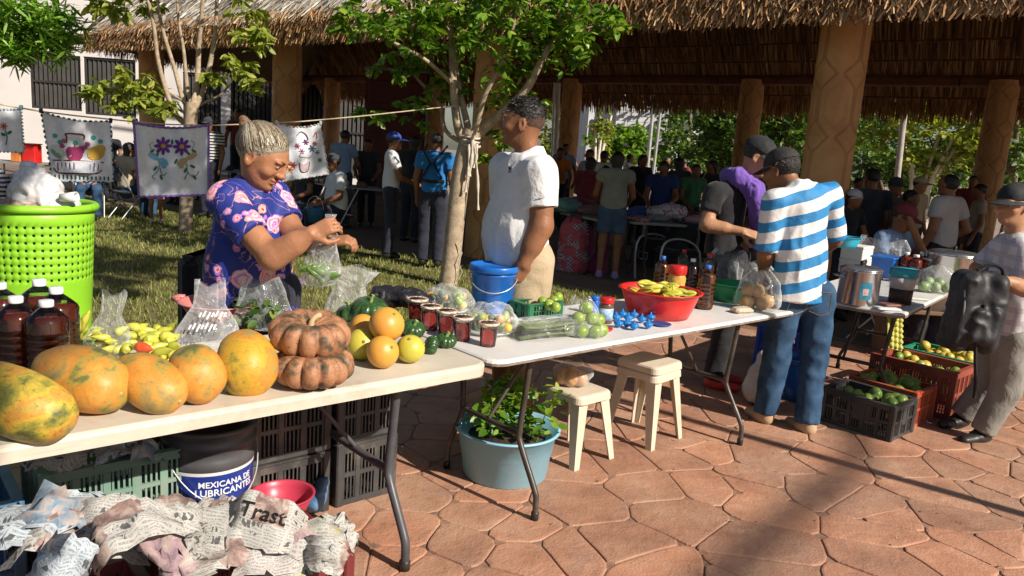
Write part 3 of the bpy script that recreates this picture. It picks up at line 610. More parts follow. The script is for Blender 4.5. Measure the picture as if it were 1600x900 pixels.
Vv, Q = leaf_mesh(clumps(cs, 2600, 12), .2, .3, .5, 12); link('crown', np_mesh('crown', Vv, Q), t, [m_leaf])
# ================================================================ bodies: smooth signed-distance figures meshed with surface nets
class SDF:
    def __init__(s): s.p = []
    def cap(s, a, b, ra, rb, k=.03, M=None, cut=None, op='u', mi=0):
        "tapered limb from a to b; M squashes; cut = list of (point, normal) planes that trim it"
        s.p.append((np.array(a, float), np.array(b, float), ra, rb, k, M, cut or [], op, mi)); return s
    def ell(s, c, r, k=.02, R=None, op='u', cut=None, mi=0):
        r = np.array(r, float); m = r.max(); M = np.diag(m / r) @ (np.array(R).T if R is not None else np.eye(3)); return s.cap(c, c, m, m, k, M, cut, op, mi)
    def mesh(s, name, h, mats, parent=None, wr=0.0, wsc=9, seed=0, fold=None, clipz=None):
        lo = np.full(3, 1e9); hi = -lo; bx = []
        for a, b, ra, rb, k, M, cut, op, mi in s.p:
            r = max(ra, rb) + .012; l, u = np.minimum(a, b) - r, np.maximum(a, b) + r; bx.append((l - k - 2 * h, u + k + 2 * h))
            if op == 'u': lo = np.minimum(lo, l); hi = np.maximum(hi, u)
        lo -= 3 * h; hi += 3 * h
        if clipz is not None: lo[2] = max(lo[2], clipz)
        n = np.ceil((hi - lo) / h).astype(int) + 1; f = np.full(n, .5, np.float32); own = np.zeros(n, np.int8)
        ax = [lo[i] + np.arange(n[i]) * h for i in range(3)]
        for (a, b, ra, rb, k, M, cut, op, mi), (l, u) in zip(s.p, bx):
            i0 = np.clip(np.floor((l - lo) / h).astype(int), 0, n); i1 = np.clip(np.ceil((u - lo) / h).astype(int) + 1, 0, n)
            if (i1 - i0 <= 0).any(): continue
            sl = tuple(slice(p, q) for p, q in zip(i0, i1)); X, Y, Z = np.meshgrid(ax[0][sl[0]], ax[1][sl[1]], ax[2][sl[2]], indexing='ij')
            P = np.stack([X - a[0], Y - a[1], Z - a[2]], -1); bb = b - a; ms = 1.0
            if M is not None: P = P @ M.T; bb = M @ bb; ms = 1.0 / np.linalg.norm(M, 2)
            L2 = bb @ bb; t = np.clip((P @ bb) / L2, 0, 1) if L2 > 1e-12 else np.zeros(P.shape[:3])
            d = np.linalg.norm(P - t[..., None] * bb, axis=-1) - (ra + (rb - ra) * t)
            if M is not None: d = d * max(ms, .45)
            for c, nr in cut: d = np.maximum(d, (X - c[0]) * nr[0] + (Y - c[1]) * nr[1] + (Z - c[2]) * nr[2])
            g = f[sl]
            if op == 'u':
                hh = np.clip(.5 + .5 * (g - d) / k, 0, 1); own[sl] = np.where(d < g, mi, own[sl]); f[sl] = g * (1 - hh) + d * hh - k * hh * (1 - hh)
            else:
                d = -d; hh = np.clip(.5 - .5 * (g - d) / k, 0, 1); f[sl] = g * (1 - hh) + d * hh + k * hh * (1 - hh)
        sg = f < 0; c8 = [(i, j, k) for i in (0, 1) for j in (0, 1) for k in (0, 1)]; v = lambda A, o: A[o[0]:n[0] - 1 + o[0], o[1]:n[1] - 1 + o[1], o[2]:n[2] - 1 + o[2]]
        cnt = sum(v(sg, o).astype(np.int8) for o in c8); mask = (cnt > 0) & (cnt < 8); idx = np.argwhere(mask); vals = np.stack([v(f, o)[mask] for o in c8], 1)
        acc = np.zeros((len(idx), 3)); m = np.zeros(len(idx)); C8 = np.array(c8)
        for i in range(8):
            for j in range(i + 1, 8):
                if np.abs(C8[i] - C8[j]).sum() != 1: continue
                A, Bv = vals[:, i], vals[:, j]; x = (A < 0) != (Bv < 0); t = np.where(x, A / np.where(x, A - Bv, 1), 0); acc += np.where(x[:, None], C8[i] + t[:, None] * (C8[j] - C8[i]), 0); m += x
        V = lo + (idx + acc / m[:, None]) * h; ids = np.full(mask.shape, -1, np.int64); ids[mask] = np.arange(len(idx)); Q = []; mis = []
        for axn in range(3):
            o = [0, 0, 0]; o[axn] = 1; s0 = sg[tuple(slice(0, n[i] - o[i]) for i in range(3))]; s1 = sg[tuple(slice(o[i], None) for i in range(3))]
            e = np.argwhere(s0 != s1); u_, w_ = (axn + 1) % 3, (axn + 2) % 3; e = e[(e[:, u_] > 0) & (e[:, w_] > 0) & (e[:, u_] < n[u_] - 1) & (e[:, w_] < n[w_] - 1)]
            du = np.zeros(3, int); du[u_] = 1; dw = np.zeros(3, int); dw[w_] = 1; g = lambda q: ids[q[:, 0], q[:, 1], q[:, 2]]
            q = np.stack([g(e - du - dw), g(e - dw), g(e), g(e - du)], 1); fl = ~s0[e[:, 0], e[:, 1], e[:, 2]]; q[fl] = q[fl][:, ::-1]; Q.append(q); mis.append(own[e[:, 0], e[:, 1], e[:, 2]])
        Q = np.concatenate(Q); mis = np.concatenate(mis); ok = (Q >= 0).all(1); Q, mis = Q[ok], mis[ok]
        if wr:
            Nn = np.zeros_like(V); fn = np.cross(V[Q[:, 2]] - V[Q[:, 0]], V[Q[:, 3]] - V[Q[:, 1]])
            for k in range(4): np.add.at(Nn, Q[:, k], fn)
            Nn /= np.linalg.norm(Nn, axis=1)[:, None] + 1e-9; S = np.array(fold or (1, 1, 1.0)); nz = vnoise(V * S, wsc, seed); rd = 1 - np.abs(vnoise(V * S, wsc * 1.7, seed + 3)) * 2.4; V = V + Nn * (wr * (nz * .7 + np.clip(rd, -1, 1) * .5))[:, None]
        o = link(name, np_mesh(name, V, Q, mis, True), parent, mats); return o
def basis(yaw, pitch=0.0, roll=0.0):
    "columns: right, forward, up of a head or body that faces +y turned by yaw, nodding down by pitch"
    return np.array((Matrix.Rotation(yaw, 3, 'Z') @ Matrix.Rotation(-pitch, 3, 'X') @ Matrix.Rotation(roll, 3, 'Y')))
m_eye = mat('eye_dark', (.012, .008, .006), None, .15); m_eyew = mat('eye_white', (.5, .46, .42), None, .25)
def skin(key, c): 
    if key in MATS: return MATS[key]
    n = NT(key); c1 = tuple(x * .78 for x in c); c2 = tuple(min(1, x * 1.12) for x in c); col = n.ramp(n.noise(9, 5, .6), [(.3, c1), (.7, c2)]); n.set(Base_Color=col, Roughness=.5); n.p.inputs['Specular IOR Level'].default_value = .35
    n.p.inputs['Subsurface Weight'].default_value = .06; n.p.inputs['Subsurface Radius'].default_value = (.02, .008, .004); n.bump(n.math('ADD', n.noise(70, 4), n.math('MULTIPLY', n.noise(22, 3, .5, None, .8), 1.5)), .28, .006); MATS[key] = n.m; return n.m
SK1 = skin('skin_brown', (.36, .165, .085)); SK2 = skin('skin_deep_brown', (.25, .11, .055)); SK3 = skin('skin_tan', (.42, .215, .12))
def hairm(key, c1, c2):
    if key in MATS: return MATS[key]
    n = NT(key); mp = n.new('Mapping'); mp.inputs['Scale'].default_value = (110, 9, 60); n.lk(n.tc(), mp.inputs[0]); f = n.noise(1.6, 4, .6, mp.outputs[0], .4)
    n.set(Base_Color=n.ramp(f, [(.3, c1), (.7, c2)]), Roughness=.42); n.bump(f, .9, .01); MATS[key] = n.m; return n.m
HB = hairm('black_hair', (.006, .005, .005), (.025, .02, .017)); HG = hairm('grey_hair', (.10, .08, .05), (.40, .34, .25))
def hand(S, wr, dr, nm, side, curl=.6, spread=.012, k=.006, sc=1.0, mi=0):
    "palm and five fingers from wrist wr along dr; nm = back-of-hand normal; side = +1 when the thumb lies along dr x nm"
    dr = np.array(dr, float); dr /= np.linalg.norm(dr); nm = np.array(nm, float); nm -= dr * (nm @ dr); nm /= np.linalg.norm(nm); x = np.cross(dr, nm) * side; wr = np.array(wr, float)
    for i in range(4):
        o = (.028 - .0185 * i) * sc; S.cap(wr + dr * .012 * sc + x * o * .75, wr + dr * .085 * sc + x * o, .016 * sc, .0135 * sc, .012, mi=mi)
        b0 = wr + dr * .088 * sc + x * o * 1.08; Lf = (.068, .078, .072, .056)[i] * sc; d = dr.copy(); ang = 0; p = b0
        for j, fr in enumerate((.45, .32, .25)):
            ang += curl * (.75, 1.0, .7)[j]; d = dr * math.cos(ang) - nm * math.sin(ang); d = d + x * (.0185 - .012 * i) * spread * 30; d /= np.linalg.norm(d); q = p + d * Lf * fr; S.cap(p, q, (.0092, .0086, .008)[j] * sc, (.0086, .008, .007)[j] * sc, .0025, mi=mi); p = q
    p0 = wr + dr * .02 * sc + x * .028 * sc; p1 = p0 + (dr * .5 + x * .55 - nm * .45) * .052 * sc; p2 = p1 + (dr * .8 + x * .1 - nm * .45) * .034 * sc; p3 = p2 + (dr * .9 - x * .15 - nm * .3) * .026 * sc
    S.cap(p0, p1, .017 * sc, .0125 * sc, .012, mi=mi).cap(p1, p2, .0115 * sc, .0105 * sc, k, mi=mi).cap(p2, p3, .0105 * sc, .0085 * sc, k, mi=mi)
def head_sdf(S, c, R, sc=1.0, fine=True, jaw=1.0, old=False):
    R = np.array(R); P = lambda x, y, z: np.array(c) + R @ (np.array((x, y, z)) * sc); E = lambda x, y, z, r, k=.015, op='u': S.ell(P(x, y, z), np.array(r) * sc, k * sc, R, op)
    E(0, -.012, .035, (.075, .095, .085)); E(0, .022, -.035, (.060 * jaw, .068, .072), .03); E(0, .045, -.08, (.036 * jaw, .038, .028), .025); E(0, .035, .02, (.066, .062, .06), .03)
    if not fine: E(0, .1, -.008, (.013, .02, .018), .012); E(.078, -.005, .0, (.01, .02, .03), .008); E(-.078, -.005, .0, (.01, .02, .03), .008); return P
    for s in (-1, 1):
        E(.040 * s, .066, -.018, (.026, .022, .02), .02); E(.033 * s, .098, .018, (.018, .013, .0105), .012, 's'); E(.033 * s, .083, .017, (.0155, .013, .011), .004)
        E(.03 * s, .089, .036, (.026, .012, .0075), .012); E(.0785 * s, -.006, -.002, (.0085, .021, .032), .006); E(.083 * s, -.003, .0, (.006, .011, .019), .006, 's'); E(.0785 * s, -.001, -.026, (.007, .011, .011), .006); E(.014 * s, .104, -.018, (.009, .0105, .008), .006)
        if old: E(.036 * s, .092, -.048, (.006, .012, .026), .008, 's')
    S.cap(P(0, .093, .032), P(0, .112, -.011), .0085 * sc, .0125 * sc, .012); E(0, .108, -.016, (.0145, .0125, .0105), .008)
    E(0, .092, -.043, (.024, .0125, .0065), .007); E(0, .090, -.056, (.021, .0125, .007), .006); E(0, .107, -.0495, (.026, .006, .0016), .004, 's'); E(0, .078, -.084, (.02, .018, .015), .014)
    return P
def face_bits(par, P, R, sc, brow, lids, mouth=True):
    Rm = Matrix(np.array(R).tolist()); 
    for s in (-1, 1):
        b = B(); b.T = Matrix.Translation(P(.033 * s, .0865, .0165)) @ Rm.to_4x4(); b.ball((0, 0, -.001 * sc), (.0125 * sc, .0105 * sc, .0065 * sc), 10, 8, 0); b.ball((0, .0075 * sc, -.002 * sc), (.0055 * sc, .0042 * sc, .0052 * sc), 10, 8, 1); b.obj('eye', [m_eyew, m_eye], par)
        b = B(); b.T = Matrix.Translation(P(0, 0, 0)) @ Rm.to_4x4(); b.tube([Vector((.012 * s, .1015, .037)) * sc, Vector((.03 * s, .1015, .043)) * sc, Vector((.05 * s, .084, .038)) * sc], [.0035 * sc, .0048 * sc, .002 * sc], 6); b.obj('eyebrow', brow, par)
JN = dict(pel=(0, 0, .93), wst=(0, 0, 1.08), chs=(0, .01, 1.27), nek=(0, -.015, 1.44), hd=(0, .03, 1.585), shR=(.185, -.01, 1.40), shL=(-.185, -.01, 1.40), elR=(.235, -.02, 1.12), elL=(-.235, -.02, 1.12), wrR=(.245, .07, .88), wrL=(-.245, .07, .88), hpR=(.09, 0, .91), hpL=(-.09, 0, .91), knR=(.10, .02, .49), knL=(-.10, .02, .49), anR=(.105, -.02, .085), anL=(-.105, -.02, .085))
def person(label, loc, yaw, H=1.68, J=None, sk=SK1, shirt=None, trousers=None, shoes=None, sleeve=.55, tlen=1.0, hair=HB, hstyle='short', cap=None, hyaw=0.0, hpitch=0.0, hroll=0.0, girth=1.0, belly=0.0, h=.02, fine=False, handsR=None, handsL=None, skirt=None, group=None, shirt_len=.0, wr=.006, seed=0, legs=True, hsc=1.0, jaw=1.0, old=False, extra=None, capkw=None, hem=0.0, hand_sc=1.0, armr=1.0):
    s = H / 1.70; j = {k: np.array(v, float) * s for k, v in JN.items()}
    for k, v in (J or {}).items(): j[k] = np.array(v, float) * (s if not isinstance(v, np.ndarray) else 1)
    root = thing('person', label, 'person', loc, yaw, group); g = girth * s; A = lambda k: j[k]; SQ = np.diag([1, 1 / .68, 1.])
    tw = (A('shR') - A('shL')); tw[2] = 0; ty = math.atan2(tw[1], tw[0]); Rt = basis(ty); SQ = np.diag([1, 1 / .70, 1.]) @ Rt.T
    # skin
    S = SDF(); hb = basis(hyaw, hpitch, hroll); P = head_sdf(S, A('hd'), hb, s * hsc, fine, jaw, old)
    S.cap(A('nek') - np.array((0, 0, .05)), A('hd') + hb @ np.array((0, -.02, -.03)) * s, .058 * s, .052 * s, .03)
    S.cap(A('chs'), A('wst'), .13 * g, .12 * g, .05, SQ).cap(A('wst'), A('pel'), .12 * g, .13 * g, .05, SQ).cap(A('shL') * .8 + A('shR') * .2, A('shR') * .8 + A('shL') * .2, .05 * s, .05 * s, .05)
    for d, hk in (('R', handsR), ('L', handsL)):
        sh, el, wr_ = A('sh' + d), A('el' + d), A('wr' + d); S.cap(sh, el, .049 * g * armr, .040 * g * armr, .025).cap(el, wr_, .041 * g * armr, .027 * g, .02); fd = (wr_ - el) / np.linalg.norm(wr_ - el)
        if el is not None and fine: S.cap(el + fd * .03, el + fd * .11, .038 * g * armr, .036 * g * armr, .03)
        if hk != 'none':
            o = dict(dr=fd, nm=(np.array((1 if d == 'R' else -1, 0, 0))), side=1 if d == 'R' else -1, curl=.35); o.update(hk or {})
            if fine: hand(S, wr_, o['dr'], o['nm'], o['side'], o['curl'], sc=s * hand_sc)
            else: S.cap(wr_, wr_ + np.array(o['dr']) * .09 * s, .03 * s, .03 * s, .02).cap(wr_ + np.array(o['dr']) * .08 * s, wr_ + np.array(o['dr']) * .14 * s, .027 * s, .018 * s, .02)
    if legs:
        for d in 'RL': S.cap(A('hp' + d), A('kn' + d), .075 * g, .052 * g, .03).cap(A('kn' + d), A('an' + d), .052 * g, .036 * g, .03)
    body = S.mesh('body', h, [sk], root)
    if fine: face_bits(root, P, hb, s * hsc, HB if hair is not HG else mat('grey_brow', (.12, .09, .06), None, .7), None)
    # trousers / skirt
    if trousers and legs:
        S = SDF(); S.cap(A('wst') - np.array((0, 0, .03)), A('pel'), .128 * g, .147 * g, .04, SQ, [(A('wst') - np.array((0, 0, .02)), (0, 0, 1))])
        for d in 'RL':
            hp, kn, an = A('hp' + d), A('kn' + d), A('an' + d); e = hp + (kn - hp) * min(1, tlen * 2) if tlen < .5 else None
            if e is not None: dv = (kn - hp) / np.linalg.norm(kn - hp); S.cap(hp, e + dv * .05, .098 * g, .085 * g, .03, None, [(e, dv)])
            else:
                dv = (an - kn) / np.linalg.norm(an - kn); e = kn + (an - kn) * min(1.03, (tlen - .5) * 2 + .03); S.cap(hp, kn, .098 * g, .073 * g, .03).cap(kn, e + dv * .05, .073 * g, .066 * g, .03, None, [(e, dv)])
        S.mesh('trousers', max(h, .0125), [trousers], root, wr * 1.1, 7, seed + 5, (1, 1, .8))
    if skirt:
        S = SDF(); top = A('wst'); kn = (A('knR') + A('knL')) / 2 - np.array((0, 0, .12)); S.cap(top, A('pel') - np.array((0, 0, .05)), .125 * g, .165 * g, .04, SQ).cap(A('pel'), kn, .16 * g, .19 * g, .04, SQ, [(kn, (0, 0, -1))]); S.mesh('skirt', max(h, .01), [skirt], root, wr, 6, seed)
    if shirt:
        S = SDF(); lo = A('pel') + np.array((0, 0, .02 - shirt_len)); S.cap(A('chs') + np.array((0, 0, .03)), A('wst'), .142 * g, .137 * g + belly * .4, .06, SQ).cap(A('wst'), lo - np.array((0, 0, .1)), .140 * g + belly * .3, .164 * g + hem, .06, SQ, [(lo, (0, 0, -1))])
        if belly: S.ell(A('wst') + np.array(Rt @ np.array((0, .05 + belly * .4, .03))), (.12 * g, .07 + belly * .5, .13), .08)
        S.cap(A('shL') * .86 + A('shR') * .14, A('shR') * .86 + A('shL') * .14, .066 * s, .066 * s, .06).cap(A('chs'), A('nek') - np.array((0, 0, .02)), .09 * s, .062 * s, .05, None, [(A('nek') + np.array((0, 0, .012)), (0, .25, 1))])
        for d in 'RL':
            sh, el = A('sh' + d), A('el' + d); dv = (el - sh) / np.linalg.norm(el - sh); e = sh + (el - sh) * min(sleeve, 1); S.cap(sh, e + dv * .04, .064 * g, .064 * g, .035, None, [(e, dv)])
            if sleeve > 1: w_ = A('wr' + d); dw = (w_ - el) / np.linalg.norm(w_ - el); S.cap(sh, el, .062 * g, .053 * g, .03).cap(el, w_ + dw * .02, .053 * g, .043 * g, .02, None, [(el + (w_ - el) * min(1, sleeve - 1), dw)])
        S.mesh('shirt', max(h, .007), [shirt], root, wr, 9, seed, (1, 1, .42))
    if shoes:
        for d in 'RL':
            an = A('an' + d); kn = A('kn' + d); fw = np.array((0, 1, 0.)); tz = an[2] - .085 * s
            sh = SDF(); sh.cap(an + np.array((0, -.02, -.045)) * s, an + np.array((0, .15, -.055)) * s, .044 * s, .036 * s, .03, np.diag([1, 1, 1.25])).cap(an + np.array((0, -.01, -.0)) * s, an + np.array((0, .03, -.04)) * s, .045 * s, .045 * s, .03)
            S2 = sh; o = S2.mesh('shoe', max(h * .8, .009), [shoes], root, clipz=tz + .0)
    # hair and headgear
    if hair and hstyle:
        S = SDF(); sc = s * hsc; cut = [(P(0, .045, .03), tuple(hb @ np.array((0, .75, -.66)))), (P(0, -.02, -.05), tuple(hb @ np.array((0, -.05, -1))))]
        if hstyle == 'short': S.ell(P(0, -.014, .04), np.array((.081, .101, .089)) * sc, .01, hb, cut=cut)
        elif hstyle == 'crop': S.ell(P(0, -.012, .05), np.array((.0775, .096, .085)) * sc, .01, hb, cut=[(P(0, .06, .055), tuple(hb @ np.array((0, .8, -.6)))), (P(0, .0, -.005), tuple(hb @ np.array((0, .35, -1))))])
        elif hstyle == 'nape': S.ell(P(0, -.014, .03), np.array((.081, .102, .092)) * sc, .01, hb, cut=[(P(0, .0, .0), tuple(hb @ np.array((0, 1, -.2)))), (P(0, -.02, -.065), tuple(hb @ np.array((0, 0, -1))))])
        elif hstyle == 'bun': 
            S.ell(P(0, -.016, .038), np.array((.084, .104, .091)) * sc, .01, hb, cut=[(P(0, .055, .04), tuple(hb @ np.array((0, .8, -.6)))), (P(0, -.02, -.06), tuple(hb @ np.array((0, .15, -1))))]); S3 = SDF(); S3.ell(P(0, -.112, .072), np.array((.034, .026, .024)) * sc, .004, hb).ell(P(.016, -.124, .088), np.array((.018, .02, .014)) * sc, .004, hb).ell(P(-.018, -.12, .062), np.array((.02, .018, .016)) * sc, .004, hb); S3.mesh('bun', .006, [hairm('brown_hair', (.10, .05, .025), (.30, .18, .10))], root, .004, 40, 3)
        elif hstyle == 'long':
            S.ell(P(0, -.016, .035), np.array((.086, .106, .094)) * sc, .01, hb, cut=[(P(0, .045, .03), tuple(hb @ np.array((0, .8, -.6)))), (P(0, -.02, -.06), tuple(hb @ np.array((0, 0, -1))))]); S.cap(P(0, -.06, .0), P(0, -.075, -.16), .078 * sc, .06 * sc, .03, np.diag([1, 1 / .6, 1.]) @ np.array(hb).T)
        if hstyle == 'crop' and fine: S2 = SDF(); S2.ell(P(0, -.012, .036), np.array((.0772, .0972, .0868)) * sc, .01, hb, cut=[(P(0, .03, .02), tuple(hb @ np.array((0, 1, -.25)))), (P(0, -.02, -.045), tuple(hb @ np.array((0, .1, -1))))]); S2.mesh('stubble', .0065, [mat('stubble' + ('_grey' if hair is HG else ''), (.06, .035, .025) if hair is not HG else (.2, .17, .14), (.11, .06, .04) if hair is not HG else (.3, .26, .22), .7, 60)], root)
        S.mesh('hair', max(h * .8, .0065), [hair], root, .003 if hstyle != 'long' else .005, 30, seed)
    if cap:
        kw = dict(yaw=0.0, brim=.10, tilt=.0, hi=.0); kw.update(capkw or {}); sc = s * hsc; Rc = np.array(hb) @ basis(kw['yaw'], kw['tilt']); S = SDF(); Q_ = lambda x, y, z: P(0, -.012, .045) + Rc @ (np.array((x, y, z)) * sc)
        S.ell(Q_(0, 0, .005), np.array((.088, .107, .09 + kw['hi'])) * sc, .01, Rc, cut=[(Q_(0, 0, .0), tuple(Rc @ np.array((0, -.1, -1))))]); S.ell(Q_(0, 0, .095 + kw['hi']), np.array((.008, .008, .006)) * sc, .004, Rc)
        S.mesh('cap', max(h * .6, .006), [cap], root, .0015, 20, seed)
        b = B(); bw, bl = .078 * sc, kw['brim'] * sc
        def br(u, v): a = (u - .5) * 2.5; r = .095 + kw['brim'] / 1.0 * (v) * max(0, math.cos(a * .9)); return Vector(Q_(math.sin(a) * (.086 + .02 * v * math.cos(a)), math.cos(a) * r * 1.06, .006 - .035 * (math.sin(a) ** 2) * .6 - .018 * v))
        b.grid(br, 14, 5); b.T = Matrix.Translation(Rc @ np.array((0, 0, -.004))); b.grid(lambda u, v: br(1 - u, v), 14, 5); b.obj('brim', kw.get('bm') or cap, root)
    return root, j, P, hb
# ================================================================ people
def yawof(fx, fy): return math.atan2(-fx, fy)
def lj(loc, yaw):
    c, s_ = math.cos(-yaw), math.sin(-yaw)
    def f(x, y, Y):
        p = at(x, y, Y=Y) - Vector(loc); return np.array((c * p.x - s_ * p.y, s_ * p.x + c * p.y, p.z))
    return f
def lv(yaw, v): c, s_ = math.cos(-yaw), math.sin(-yaw); return np.array((c * v[0] - s_ * v[1], s_ * v[0] + c * v[1], v[2]))
def floral():
    n = NT('floral_blue_blouse'); P = n.tc(); base = n.ramp(n.noise(5, 4), [(.3, (.007, .018, .15)), (.7, (.013, .028, .25))]); nz = n.new('TexNoise'); nz.inputs['Scale'].default_value = 14; n.lk(P, nz.inputs['Vector'])
    wv = n.new('VectorMath', operation='MULTIPLY_ADD'); n.lk(nz.outputs['Color'], wv.inputs[0]); wv.inputs[1].default_value = (.05, .05, .05); n.lk(P, wv.inputs[2]); col = base
    for sc, c1, c2, th, sd in ((9.5, (.66, .12, .20), (.72, .24, .30), .057, 0), (14, (.66, .30, .22), (.60, .16, .45), .03, 3)):
        mp = n.new('Mapping'); mp.inputs['Location'].default_value = (sd, sd, sd); n.lk(wv.outputs[0], mp.inputs[0]); v = n.new('TexVoronoi'); v.inputs['Scale'].default_value = sc; n.lk(mp.outputs[0], v.inputs['Vector'])
        d = n.math('DIVIDE', v.outputs['Distance'], sc); pick = n.math('LESS_THAN', n.xyz(v.outputs['Color'])[0], .78)
        r = n.math('ADD', d, n.math('MULTIPLY', n.noise(30, 2), .022)); m1 = n.math('MULTIPLY', n.math('LESS_THAN', r, th), pick); ring = n.math('GREATER_THAN', n.math('SINE', n.math('MULTIPLY', r, 420)), -.1)
        pc = n.ramp(n.xyz(v.outputs['Color'])[1], [(0, c1), (.55, c2), (1, (.35, .16, .55))]); cc = n.mix(ring, pc, (.74, .45, .42)); inner = n.math('LESS_THAN', r, .017); cc = n.mix(inner, cc, (.55, .06, .05)); col = n.mix(m1, col, cc)
    vine = n.ramp(n.noise(9, 1, .3, wv.outputs[0], 1.5), [(.495, 0.0), (.5, 1.0), (.508, 1.0), (.513, 0.0)]); col = n.mix(n.math('MULTIPLY', vine, .7), col, (.60, .30, .34))
    n.set(Base_Color=col, Roughness=.7); n.bump(n.noise(9, 4), .6, .015); return n.m
def stripes():
    n = NT('blue_white_stripe'); o = n.xyz(); zz = n.math('ADD', o[2], n.math('ADD', n.math('MULTIPLY', o[0], -.34), n.math('MULTIPLY', n.noise(3.5, 2), .02))); f = n.math('FRACT', n.math('DIVIDE', n.math('ADD', zz, .018), .132)); col = n.ramp(f, [(0, (.018, .20, .46)), (.47, (.70, .70, .70))], True)
    n.set(Base_Color=col, Roughness=.7); n.bump(n.noise(8, 4, .5, None, .6), .7, .02); return n.m
def plaid():
    n = NT('grey_plaid'); o = n.xyz(); a = n.math('FRACT', n.math('MULTIPLY', n.math('ADD', o[0], o[1]), 13)); b_ = n.math('FRACT', n.math('MULTIPLY', o[2], 13)); c = n.mix(n.math('GREATER_THAN', a, .62), (.62, .60, .60), (.47, .45, .49)); c = n.mix(n.math('MULTIPLY', n.math('GREATER_THAN', b_, .66), .6), c, (.40, .39, .45)); c = n.mix(n.math('MULTIPLY', n.math('LESS_THAN', b_, .07), .5), c, (.5, .2, .12)); n.set(Base_Color=c, Roughness=.85); n.bump(n.noise(9, 4), .5, .015); return n.m
def bands(key, c1, c2, w_): n = NT(key); f = n.math('FRACT', n.math('DIVIDE', n.xyz()[2], w_)); n.set(Base_Color=n.ramp(f, [(0, c1), (.5, c2)], True), Roughness=.85); return n.m
m_polo = cloth('white_polo', (.66, .66, .67), (.74, .74, .74)); m_den = mat('blue_denim', (.018, .045, .095), (.05, .105, .19), .85, 9, .5, 16, .15); m_beige = cloth('beige_twill', (.36, .27, .17), (.46, .36, .24)); m_blk = cloth('black_cloth', (.014, .014, .016), (.03, .03, .034)); m_gry = cloth('grey_trouser', (.20, .19, .17), (.28, .265, .24)); m_navy = cloth('navy_trouser', (.018, .02, .032), (.035, .037, .055)); m_wht = cloth('white_shirt', (.62, .63, .66), (.70, .71, .74)); m_prp = cloth('purple_towel', (.13, .065, .32), (.20, .11, .44), .8); m_blkshoe = mat('black_leather', (.012, .011, .01), (.03, .027, .024), .4, 6); m_redshoe = mat('red_trainer', (.45, .02, .025), (.55, .05, .05), .5, 5); m_tanshoe = mat('tan_shoe', (.36, .24, .13), (.45, .32, .2), .7, 5)
# --- the woman filling a bag
LO = Vector((-1.10, 3.30, 0)); yw = yawof(.93, -.37); q = lj(LO, yw)
lady, lady_j, lady_P, lady_hb = person('grey-haired woman in blue floral blouse filling a plastic bag behind the papaya table', LO, yw, 1.56, dict(nek=q(397, 285, 3.30), hd=q(408, 246, 3.25), shR=q(350, 312, 3.14), shL=q(428, 308, 3.42), chs=q(388, 345, 3.30), wst=q(384, 420, 3.30), elR=q(424, 402, 3.02), wrR=q(486, 366, 3.02), elL=q(462, 372, 3.32), wrL=q(512, 378, 3.14)), SK1, floral(), m_navy, m_blkshoe, .62, hair=HG, hstyle='bun', hyaw=.22, hpitch=.52, girth=1.28, belly=.05, h=.0056, fine=True, jaw=1.12, old=True, hsc=1.19, armr=1.08, hem=.03, shirt_len=.12,
    handsR=dict(dr=lv(yw, (.75, .15, .42)), nm=lv(yw, (-.3, -.9, .35)), side=1, curl=.75), handsL=dict(dr=lv(yw, (.55, .0, .1)), nm=lv(yw, (.1, -.3, .95)), side=-1, curl=.8), wr=.007, seed=2)
def strands_back(root, P, hb, sc, m, n=1500, seed=3):
    "long hair combed back from the hairline to the bun, strand by strand"
    R = np.random.default_rng(seed); c = np.array((0, -.016, .038)); r = np.array((.086, .106, .0935)); bun = np.array((0, -.10, .07)); V = []; Q = []
    bd = (bun - c) / r; bd /= np.linalg.norm(bd)
    for i in range(n):
        t = R.uniform(-2.5, 2.5); st = np.array((math.sin(t) * .95, .62 * math.cos(t) + .02, .34 + .28 * math.cos(t) - (.62 if abs(t) > 1.5 else .25 * abs(math.sin(t))))); st += R.normal(0, .09, 3); st /= np.linalg.norm(st); lift = 1 + R.uniform(0, .035); w = R.uniform(.0009, .0022) * sc; k = R.uniform(.0, .35); pts = []
        for j in range(8):
            f = k + (1 - k) * j / 7; d = st * (1 - f) + bd * f + np.array((0, 0, .25 * math.sin(math.pi * f))); d /= np.linalg.norm(d); pts.append(np.array(P(*(c + d * r * (lift + .012 * math.sin(3 * f + i))))))
        for j in range(8):
            tg = pts[min(j + 1, 7)] - pts[max(j - 1, 0)]; nr = pts[j] - np.array(P(*c)); sd_ = np.cross(tg, nr); sd_ /= np.linalg.norm(sd_) + 1e-9; V += [pts[j] - sd_ * w, pts[j] + sd_ * w]
        o = i * 16; Q += [(o + 2 * j, o + 2 * j + 1, o + 2 * j + 3, o + 2 * j + 2) for j in range(7)]
    link('hair_strands', np_mesh('hair_strands', V, Q), root, [m])
